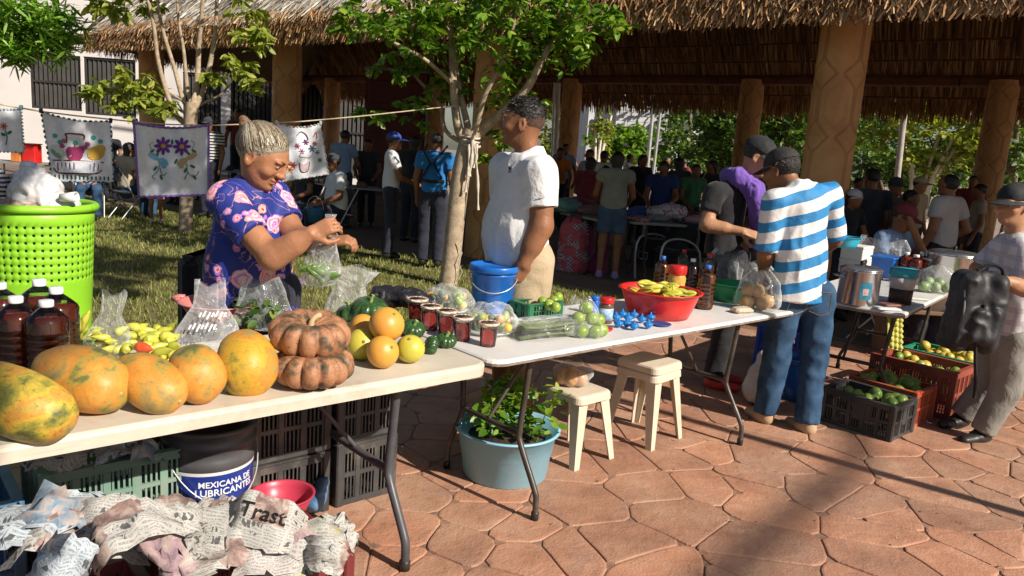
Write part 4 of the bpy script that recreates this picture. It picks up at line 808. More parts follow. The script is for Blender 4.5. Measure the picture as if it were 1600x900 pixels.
def strands_short(root, P, hb, sc, m, planes, n=5000, ln=.014, seed=4, cz=.05):
    "short cropped hair standing off the scalp"
    R = np.random.default_rng(seed); d = R.normal(0, 1, (n, 3)); d /= np.linalg.norm(d, axis=1)[:, None]; c = np.array((0, -.012, cz)); r = np.array((.077, .0955, .0845)); L_ = c + d * r; ok = np.ones(n, bool)
    for p0, nr in planes: ok &= ((L_ - np.array(p0)) @ np.array(nr)) < R.normal(0, .006, n)
    L_, d = L_[ok], d[ok]; k = len(L_); tip = L_ + (d * R.uniform(.5, 1.1, (k, 1)) + np.array((0, .35, .1)) + R.normal(0, .3, (k, 3))) * ln; x = np.cross(d, R.normal(0, 1, (k, 3))); x /= np.linalg.norm(x, axis=1)[:, None]; w = .0016; c0 = np.array(P(0, 0, 0)); M = np.array(hb) * sc; T = lambda A: c0 + A @ M.T
    V = np.stack([T(L_ - x * w), T(L_ + x * w), T(tip + x * w * .3), T(tip - x * w * .3)], 1).reshape(-1, 3); i = np.arange(k) * 4; link('hair_strands', np_mesh('hair_strands', V, np.stack([i, i + 1, i + 2, i + 3], 1)), root, [m])
m_str_g = island('hair_strand_grey', [(0, (.07, .05, .03)), (.4, (.22, .18, .12)), (.8, (.42, .36, .26)), (1, (.58, .53, .44))], .45); m_str_b = island('hair_strand_black', [(0, (.004, .004, .004)), (.7, (.015, .012, .01)), (1, (.04, .033, .028))], .4)
CROP = [((0, .06, .055), (0, .8, -.6)), ((0, .0, .0), (0, .35, -1))]
strands_back(lady, lady_P, lady_hb, 1.19 * 1.56 / 1.7, m_str_g)
# --- the man in the white polo shirt
LO = at(812, 420, Y=4.0); LO.z = 0; yw = yawof(-.88, -.47); q = lj(LO, yw); Hp = at(820, 150, Y=4.0).z
polo, pj, PP, phb = person('man in white polo shirt and beige shorts standing behind the blue bucket', LO, yw, Hp, dict(hd=q(817, 195, 4.0), nek=q(825, 243, 4.0), shL=q(846, 268, 3.83), shR=q(788, 262, 4.2), elL=q(846, 352, 3.80), wrL=q(818, 412, 3.78), chs=q(815, 310, 4.0), wst=q(806, 370, 4.0)), SK2, m_polo, m_beige, m_blkshoe, .66, .47, hstyle='crop', hyaw=-.62, hpitch=-.02, girth=1.22, belly=.015, h=.008, fine=True, handsL=dict(dr=lv(yw, (-.25, .1, -.95)), nm=lv(yw, (.3, -.9, 0)), side=-1, curl=.5), shirt_len=.06, hem=.02, wr=.011, seed=8, hsc=.98, armr=1.1)
strands_short(polo, PP, phb, .98 * Hp / 1.7, m_str_b, CROP, 6000, .0085)
b = B(); c_ = pj['nek'] + np.array((0, .0, .0)); b.T = Matrix.Translation(c_); 
b.grid(lambda u, v: (lambda t: Vector(((.070 + .034 * v) * math.sin(t), (.074 + .034 * v) * math.cos(t) - .004, .052 - .066 * v - .045 * max(0, math.cos(t)) * (1 + .3 * v))))(.32 + u * 5.64), 30, 4); b.grid(lambda u, v: (lambda t: Vector((.070 * math.sin(t), .074 * math.cos(t) - .004, -.02 + .072 * v - .045 * max(0, math.cos(t)))))(.32 + u * 5.64), 30, 2)
b.obj('collar', m_polo, polo)
b = B(); p = q(797, 264, 3.78); b.T = Matrix.Translation(p); R2 = Matrix.Rotation(-.6, 3, 'Z')
for (x, z, a) in ((-.012, .006, .5), (.012, .006, -.5), (0, -.006, 0), (-.014, -.012, .2), (.012, -.014, .1)): b.box(R2 @ Vector((x, 0, z)), (.02, .012, .007), R2 @ Matrix.Rotation(a, 3, 'Y'))
b.obj('chest_emblem', mat('emblem_thread', (.03, .03, .04), None, .8), polo)
b = B(); p = q(845, 310, 3.735); b.T = Matrix.Translation(p); b.prism([(-.016, .004), (.0, -.003), (.02, .006), (0, -.0005), (-.012, .0035)], 0, .004, fn=lambda v: Matrix.Rotation(-yw, 3, 'Z') @ Matrix.Rotation(math.pi / 2, 3, 'X') @ Vector(v)); b.obj('sleeve_emblem', mat('emblem_thread', (.03, .03, .04), None, .8), polo)
# --- the man with the purple towel
LO = at(1145, 400, Y=5.25); LO.z = 0; yw = yawof(.93, -.36); q = lj(LO, yw)
pt, ptj, PP, hb = person('man in black T-shirt and cap with a purple towel round his neck', LO, yw, 1.72, dict(hd=q(1184, 247, 5.2), nek=q(1160, 280, 5.25), shR=q(1116, 300, 5.08), shL=q(1160, 298, 5.42), chs=q(1137, 330, 5.25), elR=q(1104, 352, 5.0), wrR=q(1160, 362, 4.93), elL=q(1168, 360, 5.4), wrL=q(1182, 372, 5.1), wst=q(1130, 385, 5.25)), SK3, m_blk, m_blk, m_redshoe, .62, hstyle='short', hyaw=-.02, hpitch=.38, girth=1.05, h=.0085, fine=True, cap=mat('black_cap', (.012, .012, .014), (.03, .03, .033), .8, 12, .2), capkw=dict(brim=.085), handsR=dict(dr=lv(yw, (.8, -.1, -.2)), nm=lv(yw, (0, -.6, .7)), side=1, curl=.7), seed=12, hsc=1.04)
S = SDF(); n0 = ptj['nek']; t_ = [n0 + np.array(v) for v in ((-.02, -.09, .015), (-.10, -.02, .02), (-.12, .08, -.06), (-.105, .14, -.22), (-.10, .15, -.44))]; t2 = [n0 + np.array(v) for v in ((.02, -.09, .015), (.11, -.02, .015), (.12, .08, -.06), (.10, .15, -.22), (.05, .18, -.40))]
for T_ in (t_, t2):
    for i in range(4): S.cap(T_[i], T_[i + 1], (.052, .056, .056, .06)[i], (.056, .056, .06, .066)[i], .03)
S.mesh('towel', .009, [m_prp], pt, .012, 16, 4, (1.6, 1.6, .25))
b = B(); c_ = n0 + np.array((.015, .19, -.30)); b.T = Matrix.Translation(c_); b.grid(lambda u, v: Vector(((u - .5) * .05, .012 * math.sin(v * 5), -v * .22)), 3, 10); b.obj('lanyard', bands('green_lanyard', (.32, .62, .08), (.05, .06, .05), .03), pt)
# --- the man in stripes
LO = at(1225, 668, z=0) + Vector((.02, .02, 0)); yw = yawof(-.30, .95); q = lj(LO, yw); y0 = LO.y
sm, sj, PP, hb = person('man in blue and white striped shirt and jeans with his back turned', LO, yw, 1.70, dict(hd=q(1221, 268, y0 + .12), nek=q(1246, 287, y0 + .03), shR=q(1298, 302, y0 + .08), shL=q(1210, 315, y0 - .06), chs=q(1255, 335, y0), wst=q(1252, 400, y0 - .01), pel=q(1252, 450, y0), elL=q(1196, 395, y0 - .02), wrL=q(1192, 425, y0 + .16), elR=q(1305, 374, y0 + .2), wrR=q(1270, 400, y0 + .36), hpR=q(1278, 462, y0 + .02), hpL=q(1228, 462, y0), knR=q(1272, 560, y0 + .02), knL=q(1214, 555, y0 + .05), anR=q(1262, 658, y0 - .06), anL=q(1196, 642, y0 + .06)), SK2, stripes(), m_den, m_tanshoe, .95, hstyle='nape', hyaw=.45, hpitch=.35, girth=1.05, h=.0085, fine=True, cap=mat('dark_grey_cap', (.018, .016, .017), (.04, .036, .036), .85, 12, .2), capkw=dict(brim=.08), shirt_len=.09, hem=.01, wr=.010, seed=15, hsc=1.02)
strands_short(sm, PP, hb, 1.02, m_str_b, [((0, .0, .0), (0, 1, -.2)), ((0, -.02, -.06), (0, 0, -1)), ((0, 0, .045), (0, 0, 1))], 4500, .014, 6, .03)
from mathutils.bvhtree import BVHTree
b = B(); tm0 = [c for c in sm.children if c.name.startswith('trousers')][0].data; bv0 = BVHTree.FromPolygons([v.co.copy() for v in tm0.vertices], [tuple(p.vertices) for p in tm0.polygons])
for (x, w_, h_) in ((.07, .11, .14), (-.07, .11, .14)):
    pts = [(-w_ / 2, h_ / 2), (-w_ / 2, -h_ / 3), (0, -h_ / 2), (w_ / 2, -h_ / 3), (w_ / 2, h_ / 2), (-w_ / 2, h_ / 2)]; path = []
    for i in range(5):
        for f in range(5): path.append((pts[i][0] + (pts[i + 1][0] - pts[i][0]) * f / 5, pts[i][1] + (pts[i + 1][1] - pts[i][1]) * f / 5))
    hit = [bv0.ray_cast(Vector((sj['pel'][0] + x + a_, sj['pel'][1] - 1, sj['pel'][2] - .075 + c_)), Vector((0, 1, 0)))[0] for a_, c_ in path]; hit = [h_ + Vector((0, -.001, 0)) for h_ in hit if h_ is not None]
    if len(hit) > 3: b.tube(hit, .0025, 4); b.obj('pocket_stitching', mat('denim_thread', (.30, .22, .12), None, .8), sm)
# --- the old man on the right
LO = at(1545, 690, z=0) + Vector((.02, .08, 0)); yw = yawof(-.90, -.35); q = lj(LO, yw); y0 = LO.y
om, oj, PP, hb = person('old man in dark cap and checked shirt holding a black backpack', LO, yw, 1.66, dict(hd=q(1582, 322, y0), nek=q(1590, 368, y0 + .02), shL=q(1598, 392, y0 - .16), shR=q(1572, 380, y0 + .18), elL=q(1604, 452, y0 - .24), wrL=q(1566, 438, y0 - .30), elR=q(1528, 420, y0 + .22), wrR=q(1538, 438, y0 + .02), chs=q(1588, 410, y0), wst=q(1580, 470, y0), pel=q(1575, 515, y0), hpL=q(1580, 525, y0 - .07), hpR=q(1565, 522, y0 + .1), knL=q(1572, 610, y0 - .08), knR=q(1545, 600, y0 + .12), anL=q(1536, 672, y0 - .06), anR=q(1503, 648, y0 + .16)), SK3, plaid(), m_gry, m_blkshoe, .9, hstyle='crop', hair=HG, hyaw=.1, hpitch=.12, girth=1.12, belly=.04, h=.0085, fine=True, old=True, cap=mat('black_cap', (.012, .012, .014), (.03, .03, .033), .8, 12, .2), capkw=dict(brim=.10), handsL=dict(dr=lv(yw, (-.9, .1, -.2)), nm=lv(yw, (0, -.7, .6)), side=-1, curl=.8), shirt_len=.04, wr=.007, seed=19)
b = B(); c_ = oj['hd']; hbm = np.array(hb); gp = lambda x, y, z: Vector(c_ + hbm @ (np.array((x, y, z)) * 1.0))
for s_ in (-1, 1): b.tube([gp(.033 * s_ + .02 * math.cos(t), .105, .014 + .015 * math.sin(t)) for t in np.linspace(0, 6.283, 12)], .0018, 5); b.tube([gp(.053 * s_, .1, .018), gp(.078 * s_, .0, .02)], .0018, 5)
b.obj('spectacles', mat('thin_metal', (.3, .3, .3), None, .3, metal=.8), om)
# --- everybody else
SIT = dict(pel=(0, 0, .50), wst=(0, .0, .66), chs=(0, .03, .86), nek=(0, .04, 1.03), hd=(0, .085, 1.175), shR=(.18, .02, .99), shL=(-.18, .02, .99), elR=(.24, .06, .73), elL=(-.24, .06, .73), wrR=(.12, .27, .62), wrL=(-.12, .27, .62), hpR=(.09, .02, .51), hpL=(-.09, .02, .51), knR=(.12, .43, .50), knL=(-.12, .43, .50), anR=(.12, .40, .085), anL=(-.12, .40, .085))
FOLD = dict(elR=(.25, .1, 1.12), wrR=(.12, .30, 1.05), elL=(-.25, .1, 1.12), wrL=(-.12, .30, 1.05)); LOOK = dict(elR=(.24, .1, 1.12), wrR=(.16, .32, .98), elL=(-.24, .1, 1.12), wrL=(-.16, .32, .98), hd=(0, .07, 1.57))
m_redT = cloth('dark_red_top', (.16, .02, .03), (.24, .04, .05)); m_olive = cloth('grey_green_top', (.17, .18, .15), (.24, .25, .21)); m_blueT = cloth('deep_blue_top', (.02, .04, .13), (.035, .06, .19)); m_tan = cloth('tan_shirt', (.40, .32, .22), (.5, .41, .30)); m_lblue = cloth('light_blue_shirt', (.18, .26, .42), (.25, .34, .5)); m_char = cloth('charcoal_shirt', (.03, .033, .042), (.055, .058, .07)); m_jer = cloth('blue_jersey', (.015, .12, .36), (.03, .2, .48)); m_vest = cloth('beige_vest', (.35, .29, .21), (.44, .38, .29)); m_pinkS = cloth('pink_shorts', (.55, .22, .32), (.65, .32, .42)); m_capb = mat('blue_cap', (.02, .05, .25), (.04, .08, .35), .7, 9); m_capm = mat('maroon_cap', (.11, .012, .02), (.17, .025, .03), .75, 9); m_capt = mat('tan_cap', (.40, .34, .24), (.5, .43, .32), .8, 9); m_capw = mat('pale_cap', (.4, .4, .42), (.5, .5, .5), .8, 9)
m_shorts = mat('denim_shorts', (.03, .06, .11), (.06, .11, .18), .85, 9, .4); m_wstr = bands('black_white_stripe', (.6, .6, .6), (.02, .02, .025), .05); m_purT = cloth('purple_top', (.12, .05, .16), (.18, .08, .22)); m_grn = cloth('green_top', (.04, .13, .06), (.06, .2, .09))
def chair(loc, yaw, label):
    t = thing('folding_chair', label, 'chair', loc, yaw, 'folding chairs under the pavilion'); b = B(); b.box((0, 0, .44), (.40, .38, .03), bev=.01); b.obj('seat', m_blk, t); b = B(); b.box((0, -.2, .72), (.40, .03, .22), bev=.01); b.obj('backrest', m_blk, t)
    for s_ in (-1, 1):
        b = B(); b.tube([(s_ * .2, -.22, .82), (s_ * .2, .20, .0)], .011, 6); b.obj('leg', m_gal, t); b = B(); b.tube([(s_ * .18, .17, .43), (s_ * .18, -.2, 0)], .011, 6); b.obj('leg', m_gal, t)
def folk(label, x, y, Y, f, sit=False, H=None, J=None, fl=FZ, seatlab=None, **k):
    p = at(x, y, Y=Y); yw = yawof(*f); JJ = dict(SIT) if sit else {}
    JJ.update(J or {}); hz = JJ.get('hd', JN['hd']); H = H or (p.z - fl) / hz[2] * 1.70; s_ = H / 1.7; c, si = math.cos(yw), math.sin(yw); hx, hy = hz[0] * s_, hz[1] * s_
    loc = Vector((p.x - (c * hx - si * hy), p.y - (si * hx + c * hy), fl if not sit else p.z - hz[2] * s_)); k['h'] = k.get('h', .021) * 1.15; k.setdefault('shoes', m_blkshoe); k.setdefault('trousers', m_navy)
    if sit: loc.z = fl
    r = person(label, loc, yw, H, JJ, k.pop('sk', SK2), group='people in the market', seed=int(x), **k)
    if sit: chair(loc + Vector((0, 0, 0)), yw, seatlab or 'chair under the ' + label.split(' ')[0] + ' person'); 
    return r
folk('woman in grey-green top and denim shorts with her back turned at the clothes table', 965, 252, 9.55, (.15, 1), J=LOOK, shirt=m_olive, trousers=m_shorts, tlen=.34, hstyle='long', shoes=mat('pink_blue_sandal', (.45, .2, .28), (.1, .2, .5), .6, 20), h=.012, girth=1.08, sleeve=.3)
folk('woman in deep blue top facing the viewer across the clothes table', 1037, 264, 11.2, (-.3, -1), J=LOOK, shirt=m_blueT, hstyle='long', hpitch=.3, h=.014, girth=1.15)
folk('dark-haired woman in dark red top beyond the clothes table', 924, 258, 11.2, (.5, 1), J=LOOK, shirt=m_redT, hstyle='long', h=.016, girth=1.1)
blue_man = folk('man in bright blue jersey carrying a harness backpack beside the young tree', 683, 222, 9.6, (.2, 1), shirt=m_jer, hstyle='short', h=.012, girth=1.08, sleeve=.55)
bj = blue_man[1]; b = B()
for s_ in (-1, 1): b.tube([Vector((s_ * .13, .05, 1.50)), Vector((s_ * .12, -.115, 1.42)), Vector((s_ * .02, -.135, 1.28)), Vector((s_ * .13, -.10, 1.10))], .014, 6)
b.tube([Vector((-.15, -.07, 1.07)), Vector((0, -.135, 1.06)), Vector((.15, -.07, 1.07))], .022, 6); b.obj('harness', m_blk, blue_man[0])
folk('man in white shirt and blue cap standing left of the young tree', 617, 222, 10.0, (.95, .25), J=FOLD, shirt=m_wht, hstyle='short', cap=m_capb, h=.013, girth=1.05, sleeve=.6)
folk('seated man in white short-sleeved shirt and dark cap holding a blue pail', 520, 245, 10.6, (-.75, -.5), sit=True, H=1.68, shirt=m_wht, hstyle='short', cap=m_capb.copy() if False else m_char, h=.014, girth=1.15, belly=.05, sleeve=.7, seatlab='folding chair under the man in the white shirt')
folk('seated man in dusky shirt half hidden by the floral embroidered cloth', 468, 252, 11.0, (-.6, -.7), sit=True, H=1.68, shirt=m_char, hstyle='short', h=.016, seatlab='folding chair behind the woman in the floral blouse')
folk('seated long-haired woman in beige vest between two embroidered cloths', 203, 228, 12.4, (.5, .8), sit=True, H=1.6, shirt=m_vest, trousers=m_den, hstyle='long', h=.015, girth=1.1, seatlab='folding chair under the woman in the beige vest', fl=0)
folk('seated person in white top and jeans behind the fruit-basket cloth', 138, 222, 12.2, (.4, -.8), sit=True, H=1.62, shirt=m_wht, trousers=m_den, hstyle='short', h=.016, seatlab='folding chair behind the fruit-basket cloth', fl=0)
folk('person in black and white striped top behind the purple-edged cloth', 326, 195, 13.2, (-.2, -1), shirt=m_wstr, hstyle='short', cap=m_char, h=.015, girth=1.1)
folk('child in pink shorts whose bare legs show below the purple-edged cloth', 243, 282, 12.0, (.3, -.9), H=1.12, fl=0, shirt=m_wht, trousers=m_pinkS, tlen=.4, hstyle='long', shoes=mat('pale_sandal', (.5, .4, .35), None, .7), h=.013)
folk('woman in purple top seated deep under the pavilion behind the bun', 400, 172, 17.5, (0, -1), shirt=m_purT, hstyle='long', h=.02, H=1.6)
for (lab, x, y, Y, f, kw) in (('man in blue shirt walking beyond the rear column left of the clothes table', 884, 234, 16.5, (.3, -1), dict(shirt=m_lblue)), ('pink-faced shopper in pale top right of the rear column', 921, 243, 14.5, (-.6, -.8), dict(shirt=m_capw, hstyle='short')), ('shopper in white top with black hair above the dark red top', 944, 246, 13.6, (.2, 1), dict(shirt=m_wht, hstyle='short')),
    ('short dark-haired shopper between the red top and the grey-green top', 946, 268, 12.6, (0, 1), dict(shirt=m_char, hstyle='long')), ('shopper in black beyond the left shoulder of the blue-topped woman', 1005, 252, 13.5, (.4, -1), dict(shirt=m_blk, hstyle='long')), ('tall dark-haired shopper right behind the blue-topped woman', 1060, 257, 12.8, (-.4, .9), dict(shirt=m_char, hstyle='long')), ('shopper in green top by the heap left of the purple towel', 1088, 268, 11.6, (.2, -1), dict(shirt=m_grn, hstyle='short')),
    ('shopper in dusky top next to the purple-towel man', 1112, 262, 12.6, (-.8, -.3), dict(shirt=m_char, hstyle='long')), ('far shopper in white by the poles', 985, 248, 19, (1, 0), dict(shirt=m_wht)), ('far shopper in red by the bushes', 1068, 255, 20, (-1, -.2), dict(shirt=m_redT)), ('far shopper in pale blue by the bushes', 1042, 252, 21, (.8, -.4), dict(shirt=m_lblue)), ('far shopper in dark clothes near the drainpipe', 893, 228, 21, (.8, .4), dict(shirt=m_char)), ('far shopper with orange top left of the drainpipe', 876, 240, 15, (.2, -1), dict(shirt=cloth('orange_top', (.5, .14, .03), (.6, .2, .05))))):
    folk(lab, x, y, Y, f, J=LOOK, h=.024, **kw)
folk('tall man in charcoal shirt standing behind the stacked white boxes', 1362, 280, 8.4, (-.1, 1), shirt=m_char, h=.014, girth=1.1, hstyle='short')
folk('man in charcoal with dark cap next to the tall charcoal-shirted man', 1400, 293, 8.9, (.3, -.8), shirt=m_char, h=.016, hstyle='short', cap=m_char)
folk('man in tan cap and tan shirt facing the light in the crowd', 1438, 290, 10.4, (.5, -.9), shirt=m_tan, h=.014, hstyle='short', cap=m_capt, sk=SK3)
folk('broad man in pale grey T-shirt seen from behind beside the white bucket', 1481, 290, 7.6, (-.5, .8), shirt=cloth('pale_grey_tee', (.40, .38, .38), (.48, .46, .46)), h=.012, girth=1.18, hstyle='nape', J=dict(elR=(.30, -.08, 1.13), wrR=(.2, .12, .98)))
folk('man in maroon cap and light blue shirt resting his face on his hand', 1413, 336, 6.9, (.55, -.75), sit=True, H=1.72, fl=-.0, shirt=m_lblue, h=.0125, girth=1.1, hstyle='short', cap=m_capm, hpitch=.35, J=dict(wrL=(.02, .2, 1.08), elL=(-.16, .26, .82)), seatlab='folding chair under the man in the maroon cap')
folk('woman in dark top with pale headband behind the white boxes', 1335, 312, 7.8, (.4, -.9), shirt=m_blk, h=.016, hstyle='long', J=LOOK, cap=m_capw, capkw=dict(brim=.02))
folk('dark-haired man in black behind the maroon cap', 1424, 312, 8.2, (.6, -.5), shirt=m_blk, h=.016, hstyle='short')
folk('man in brownish top at the foot of the last column', 1530, 300, 10.5, (-.8, .3), shirt=m_vest, h=.018, hstyle='short')
folk('person in dark clothes in the gap right of the big carved column', 1342, 288, 12.5, (.5, -.8), shirt=m_char, h=.022)
folk('man in red-brown top at the far right edge of the crowd', 1520, 285, 13.5, (-.4, -.8), shirt=m_redT, h=.022)
# ================================================================ tables
def rrect(L_, W_, r, k=5):
    o = []
    for cx, cy, a0 in ((L_ - r, r, -math.pi / 2), (L_ - r, W_ - r, 0), (r, W_ - r, math.pi / 2), (r, r, math.pi)):
        for i in range(k + 1): a = a0 + math.pi / 2 * i / k; o.append((cx + r * math.cos(a), cy + r * math.sin(a)))
    return o
def slab(b, L_, W_, r, prof, mi=0, mis=None):
    n = None; V = []; Fs = []
    for z, ins in prof:
        o = [(x if False else ins + (x) * (L_ - 2 * ins) / L_, ins + y * (W_ - 2 * ins) / W_) for x, y in rrect(L_, W_, r)]; n = len(o); V += [(x, y, z) for x, y in o]
    b.add(V, [tuple(range(n - 1, -1, -1))], mi); b.add(V, [tuple(range((len(prof) - 1) * n, len(prof) * n))], mi)
    for i in range(len(prof) - 1): b.add(V, [(i * n + k, i * n + (k + 1) % n, (i + 1) * n + (k + 1) % n, (i + 1) * n + k) for k in range(n)], (mis or {}).get(i, mi))
def table(label, org, ang, L_, W_, h, th, top_mats, leg_m, frames, mis=None, r=.06, lr=.0145):
    t = thing('folding_table', label, 'table', org, ang); b = B()
    slab(b, L_, W_, r, [(h - th, .012), (h - th + .004, .002), (h - .014, 0), (h - .005, .003), (h, .012)], 0, mis); b.obj('tabletop', top_mats, t)
    for s in frames:
        for sd in (0, 1):
            v0, v1, vf = (.10, .135, .0) if sd == 0 else (W_ - .12, W_ - .145, W_ - .05); b = B(); pts = smooth_path([(s + .0, v0, h - th), (s, (v0 * .5 + v1 * .5), .52), (s, v1, .36), (s, v1 * .9 + vf * .1, .30), (s, vf * .85 + v1 * .15, .14), (s, vf, .09), (s, vf, .0)], 4); b.tube(pts, lr, 10)
            lg = b.obj('leg', leg_m, t); b = B(); b.lathe([(lr * 1.25, 0), (lr * 1.3, .035), (lr * 1.0, .04)], 10, (s, vf, 0)); b.obj('foot_cap', m_blkshoe, lg)
        b = B(); b.tube([(s, .135, .34), (s, W_ - .145, .34)], lr * .95, 8); b.obj('crossbar', leg_m, t)
        b = B(); d = .34 if s < L_ / 2 else -.34; b.tube([(s, W_ / 2, .35), (s + d * .6, W_ / 2, .60), (s + d, W_ / 2, h - th)], .009, 7); b.obj('brace', leg_m, t)
    return t
def laminate(name, c1, c2, dirt):
    n = NT(name); pos = n.tc(); c = n.ramp(n.noise(3, 5, .6, pos), [(.3, c1), (.7, c2)]); d = n.ramp(n.noise(5, 8, .75, pos, .4), [(.52, 0.0), (.78, .55)]); c = n.mix(d, c, dirt)
    mp = n.new('Mapping'); mp.inputs['Scale'].default_value = (2, 60, 60); n.lk(pos, mp.inputs[0]); sc = n.ramp(n.noise(3, 4, .6, mp.outputs[0]), [(.6, 0.0), (.72, .35)]); c = n.mix(sc, c, dirt)
    n.set(Base_Color=c, Roughness=.45); n.bump(n.noise(60, 4, .6, pos), .12, .004); return n.m
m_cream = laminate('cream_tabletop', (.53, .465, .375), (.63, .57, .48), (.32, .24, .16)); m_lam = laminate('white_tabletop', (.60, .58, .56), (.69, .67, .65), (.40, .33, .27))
m_edge = mat('worn_table_edge', (.16, .11, .075), (.34, .29, .25), .7, 14, .2); m_leg = mat('dark_grey_tube', (.045, .047, .055), (.085, .085, .095), .45, 7, grime=((.16, .12, .09), .5)); m_leg2 = mat('brown_black_tube', (.03, .025, .022), (.07, .058, .05), .42, 8, grime=((.2, .16, .12), .6))
ZT = .742
table('cream plastic folding table carrying papayas and pumpkins', TC - U * 1.86, ANG_U, 1.86, .76, ZT, .052, [m_cream], m_leg, (.10, 1.50), r=.07, lr=.0165)
table('white laminate folding table with red basin and cups', TC + U * .02 + V_ * .012, ANG_U, 2.40, .68, ZT - .004, .03, [m_lam, m_edge], m_leg2, (.29, 1.88), {0: 1, 1: 1}, r=.07, lr=.0135)
U3 = Vector((.63, .777, 0)); V3 = Vector((-.777, .63, 0)); ANG3 = math.atan2(U3.y, U3.x)
table('folding table with cooking pots beside the striped-shirt man', Vector((2.36, 4.50, 0)), ANG3, 1.83, .74, ZT, .035, [m_lam, m_edge], m_leg2, (.25, 1.35), {0: 1, 1: 1}, r=.07, lr=.0135)

# ================================================================ fruit on the cream table
def fruit_mat(key, stops, sc=6, rough=.4, spot=None, bump=.15):
    if key in MATS: return MATS[key]
    n = NT(key); oi = n.new('ObjectInfo'); mp = n.new('VectorMath', operation='ADD'); n.lk(n.tc(), mp.inputs[0]); k = n.new('CombineXYZ')
    for i in range(3): n.lk(n.math('MULTIPLY', oi.outputs['Random'], 9.0 + i), k.inputs[i])
    n.lk(k.outputs[0], mp.inputs[1]); v = mp.outputs[0]; c = n.ramp(n.noise(sc, 5, .6, v, .3), stops)
    if spot: c = n.mix(n.ramp(n.noise(sc * 9, 5, .7, v), [(.56, 0.0), (.68, spot[1])]), c, spot[0])
    n.set(Base_Color=c, Roughness=rough); n.bump(n.noise(sc * 10, 4, .6, v), bump, .004); MATS[key] = n.m; return n.m
m_pap = fruit_mat('papaya_skin', [(.36, (.13, .13, .04)), (.43, (.36, .26, .05)), (.49, (.58, .23, .035)), (.57, (.60, .29, .05)), (.63, (.42, .27, .07)), (.70, (.24, .20, .09))], 8.5, .5, ((.16, .11, .05), .6), .3)
m_pap2 = fruit_mat('papaya_skin_green', [(.36, (.09, .10, .03)), (.43, (.26, .24, .04)), (.50, (.56, .38, .045)), (.57, (.58, .25, .04)), (.63, (.48, .34, .06)), (.70, (.20, .19, .07))], 8.5, .5, ((.07, .07, .03), .8), .3)
m_pap3 = fruit_mat('papaya_skin_gold', [(.36, (.15, .15, .04)), (.43, (.44, .30, .03)), (.52, (.62, .33, .03)), (.59, (.58, .24, .04)), (.68, (.34, .26, .08))], 8, .5, ((.12, .10, .03), .6), .3)
def revolve(prof, seg=24, fn=None, name='fruit'): b = B(); b.lathe(prof, seg, fn=fn); return b.mesh(name)
def egg(L_, r, asym=.12, n=16, tip=.0): return [(max(0.0, r * math.sin(math.pi * i / n) ** .82 * (1 + asym * math.cos(math.pi * i / n))) if 0 < i < n else 0.0, -L_ / 2 * math.cos(math.pi * i / n)) for i in range(n + 1)]
def place(name, label, cat, me, m, loc, axis=None, group=None, scale=1.0, spin=0.0):
    if m and not me.materials: me.materials.append(m)
    o = link(name, me); o.location = loc
    if axis is not None: o.rotation_euler = (Vector(axis).to_track_quat('Z', 'Y') @ Euler((0, 0, spin)).to_quaternion()).to_euler()
    o.scale = (scale,) * 3 if isinstance(scale, (int, float)) else scale; return tag(o, label, cat, group)
def papaya(label, px, py, rpx, L_, axis, m, asym=-.10):
    p = at(px, py, z=ZT + .085); r = rpx * mpp(p); p = at(px, py, z=ZT + r * .97); t = thing('papaya', label, 'papaya', p, 0, 'papayas on the cream table')
    fn = lambda a, i: 1 + .018 * math.cos(5 * a + .6 * px) + .02 * math.sin(2 * a + px)
    b = B(); b.lathe(egg(L_, r, asym, 20), 30, fn=fn); o = b.obj('flesh', m, t); o.rotation_euler = Vector(axis).to_track_quat('Z', 'Y').to_euler(); displace(o, .007, 7, px)
    b = B(); b.lathe([(.007, -.004), (.006, .001), (.002, .003), (0, .0025)], 8, (0, 0, L_ / 2 - .001), fn=lambda a, i: 1 + .3 * math.cos(5 * a)); s_ = b.obj('blossom_tip', mat('papaya_tip', (.45, .32, .14), None, .7), t); s_.rotation_euler = o.rotation_euler
papaya('yellow-green papaya nearest the viewer at the table corner, cut by the picture edge', 22, 624, 54, .34, (.92, -.25, -.25), m_pap2)
papaya('large orange papaya second in the row, in front of the amber bottles', 127, 591, 49, .305, (.93, -.35, -.12), m_pap)
papaya('smallest papaya, third in the row', 234, 598, 41, .25, (.88, -.40, -.26), m_pap)
papaya('round orange papaya showing its star-shaped tip, fourth in the row', 305, 582, 43, .22, (.5, -.85, .0), m_pap)
papaya('upright yellow-orange papaya leaning by the pumpkins', 386, 565, 44, .235, (.35, -.80, -.45), m_pap3)
m_pump = fruit_mat('pumpkin_skin', [(.34, (.045, .045, .025)), (.42, (.13, .075, .04)), (.5, (.34, .155, .075)), (.66, (.42, .20, .10)), (.8, (.30, .13, .07))], 13, .58, ((.04, .042, .025), .9), .45)
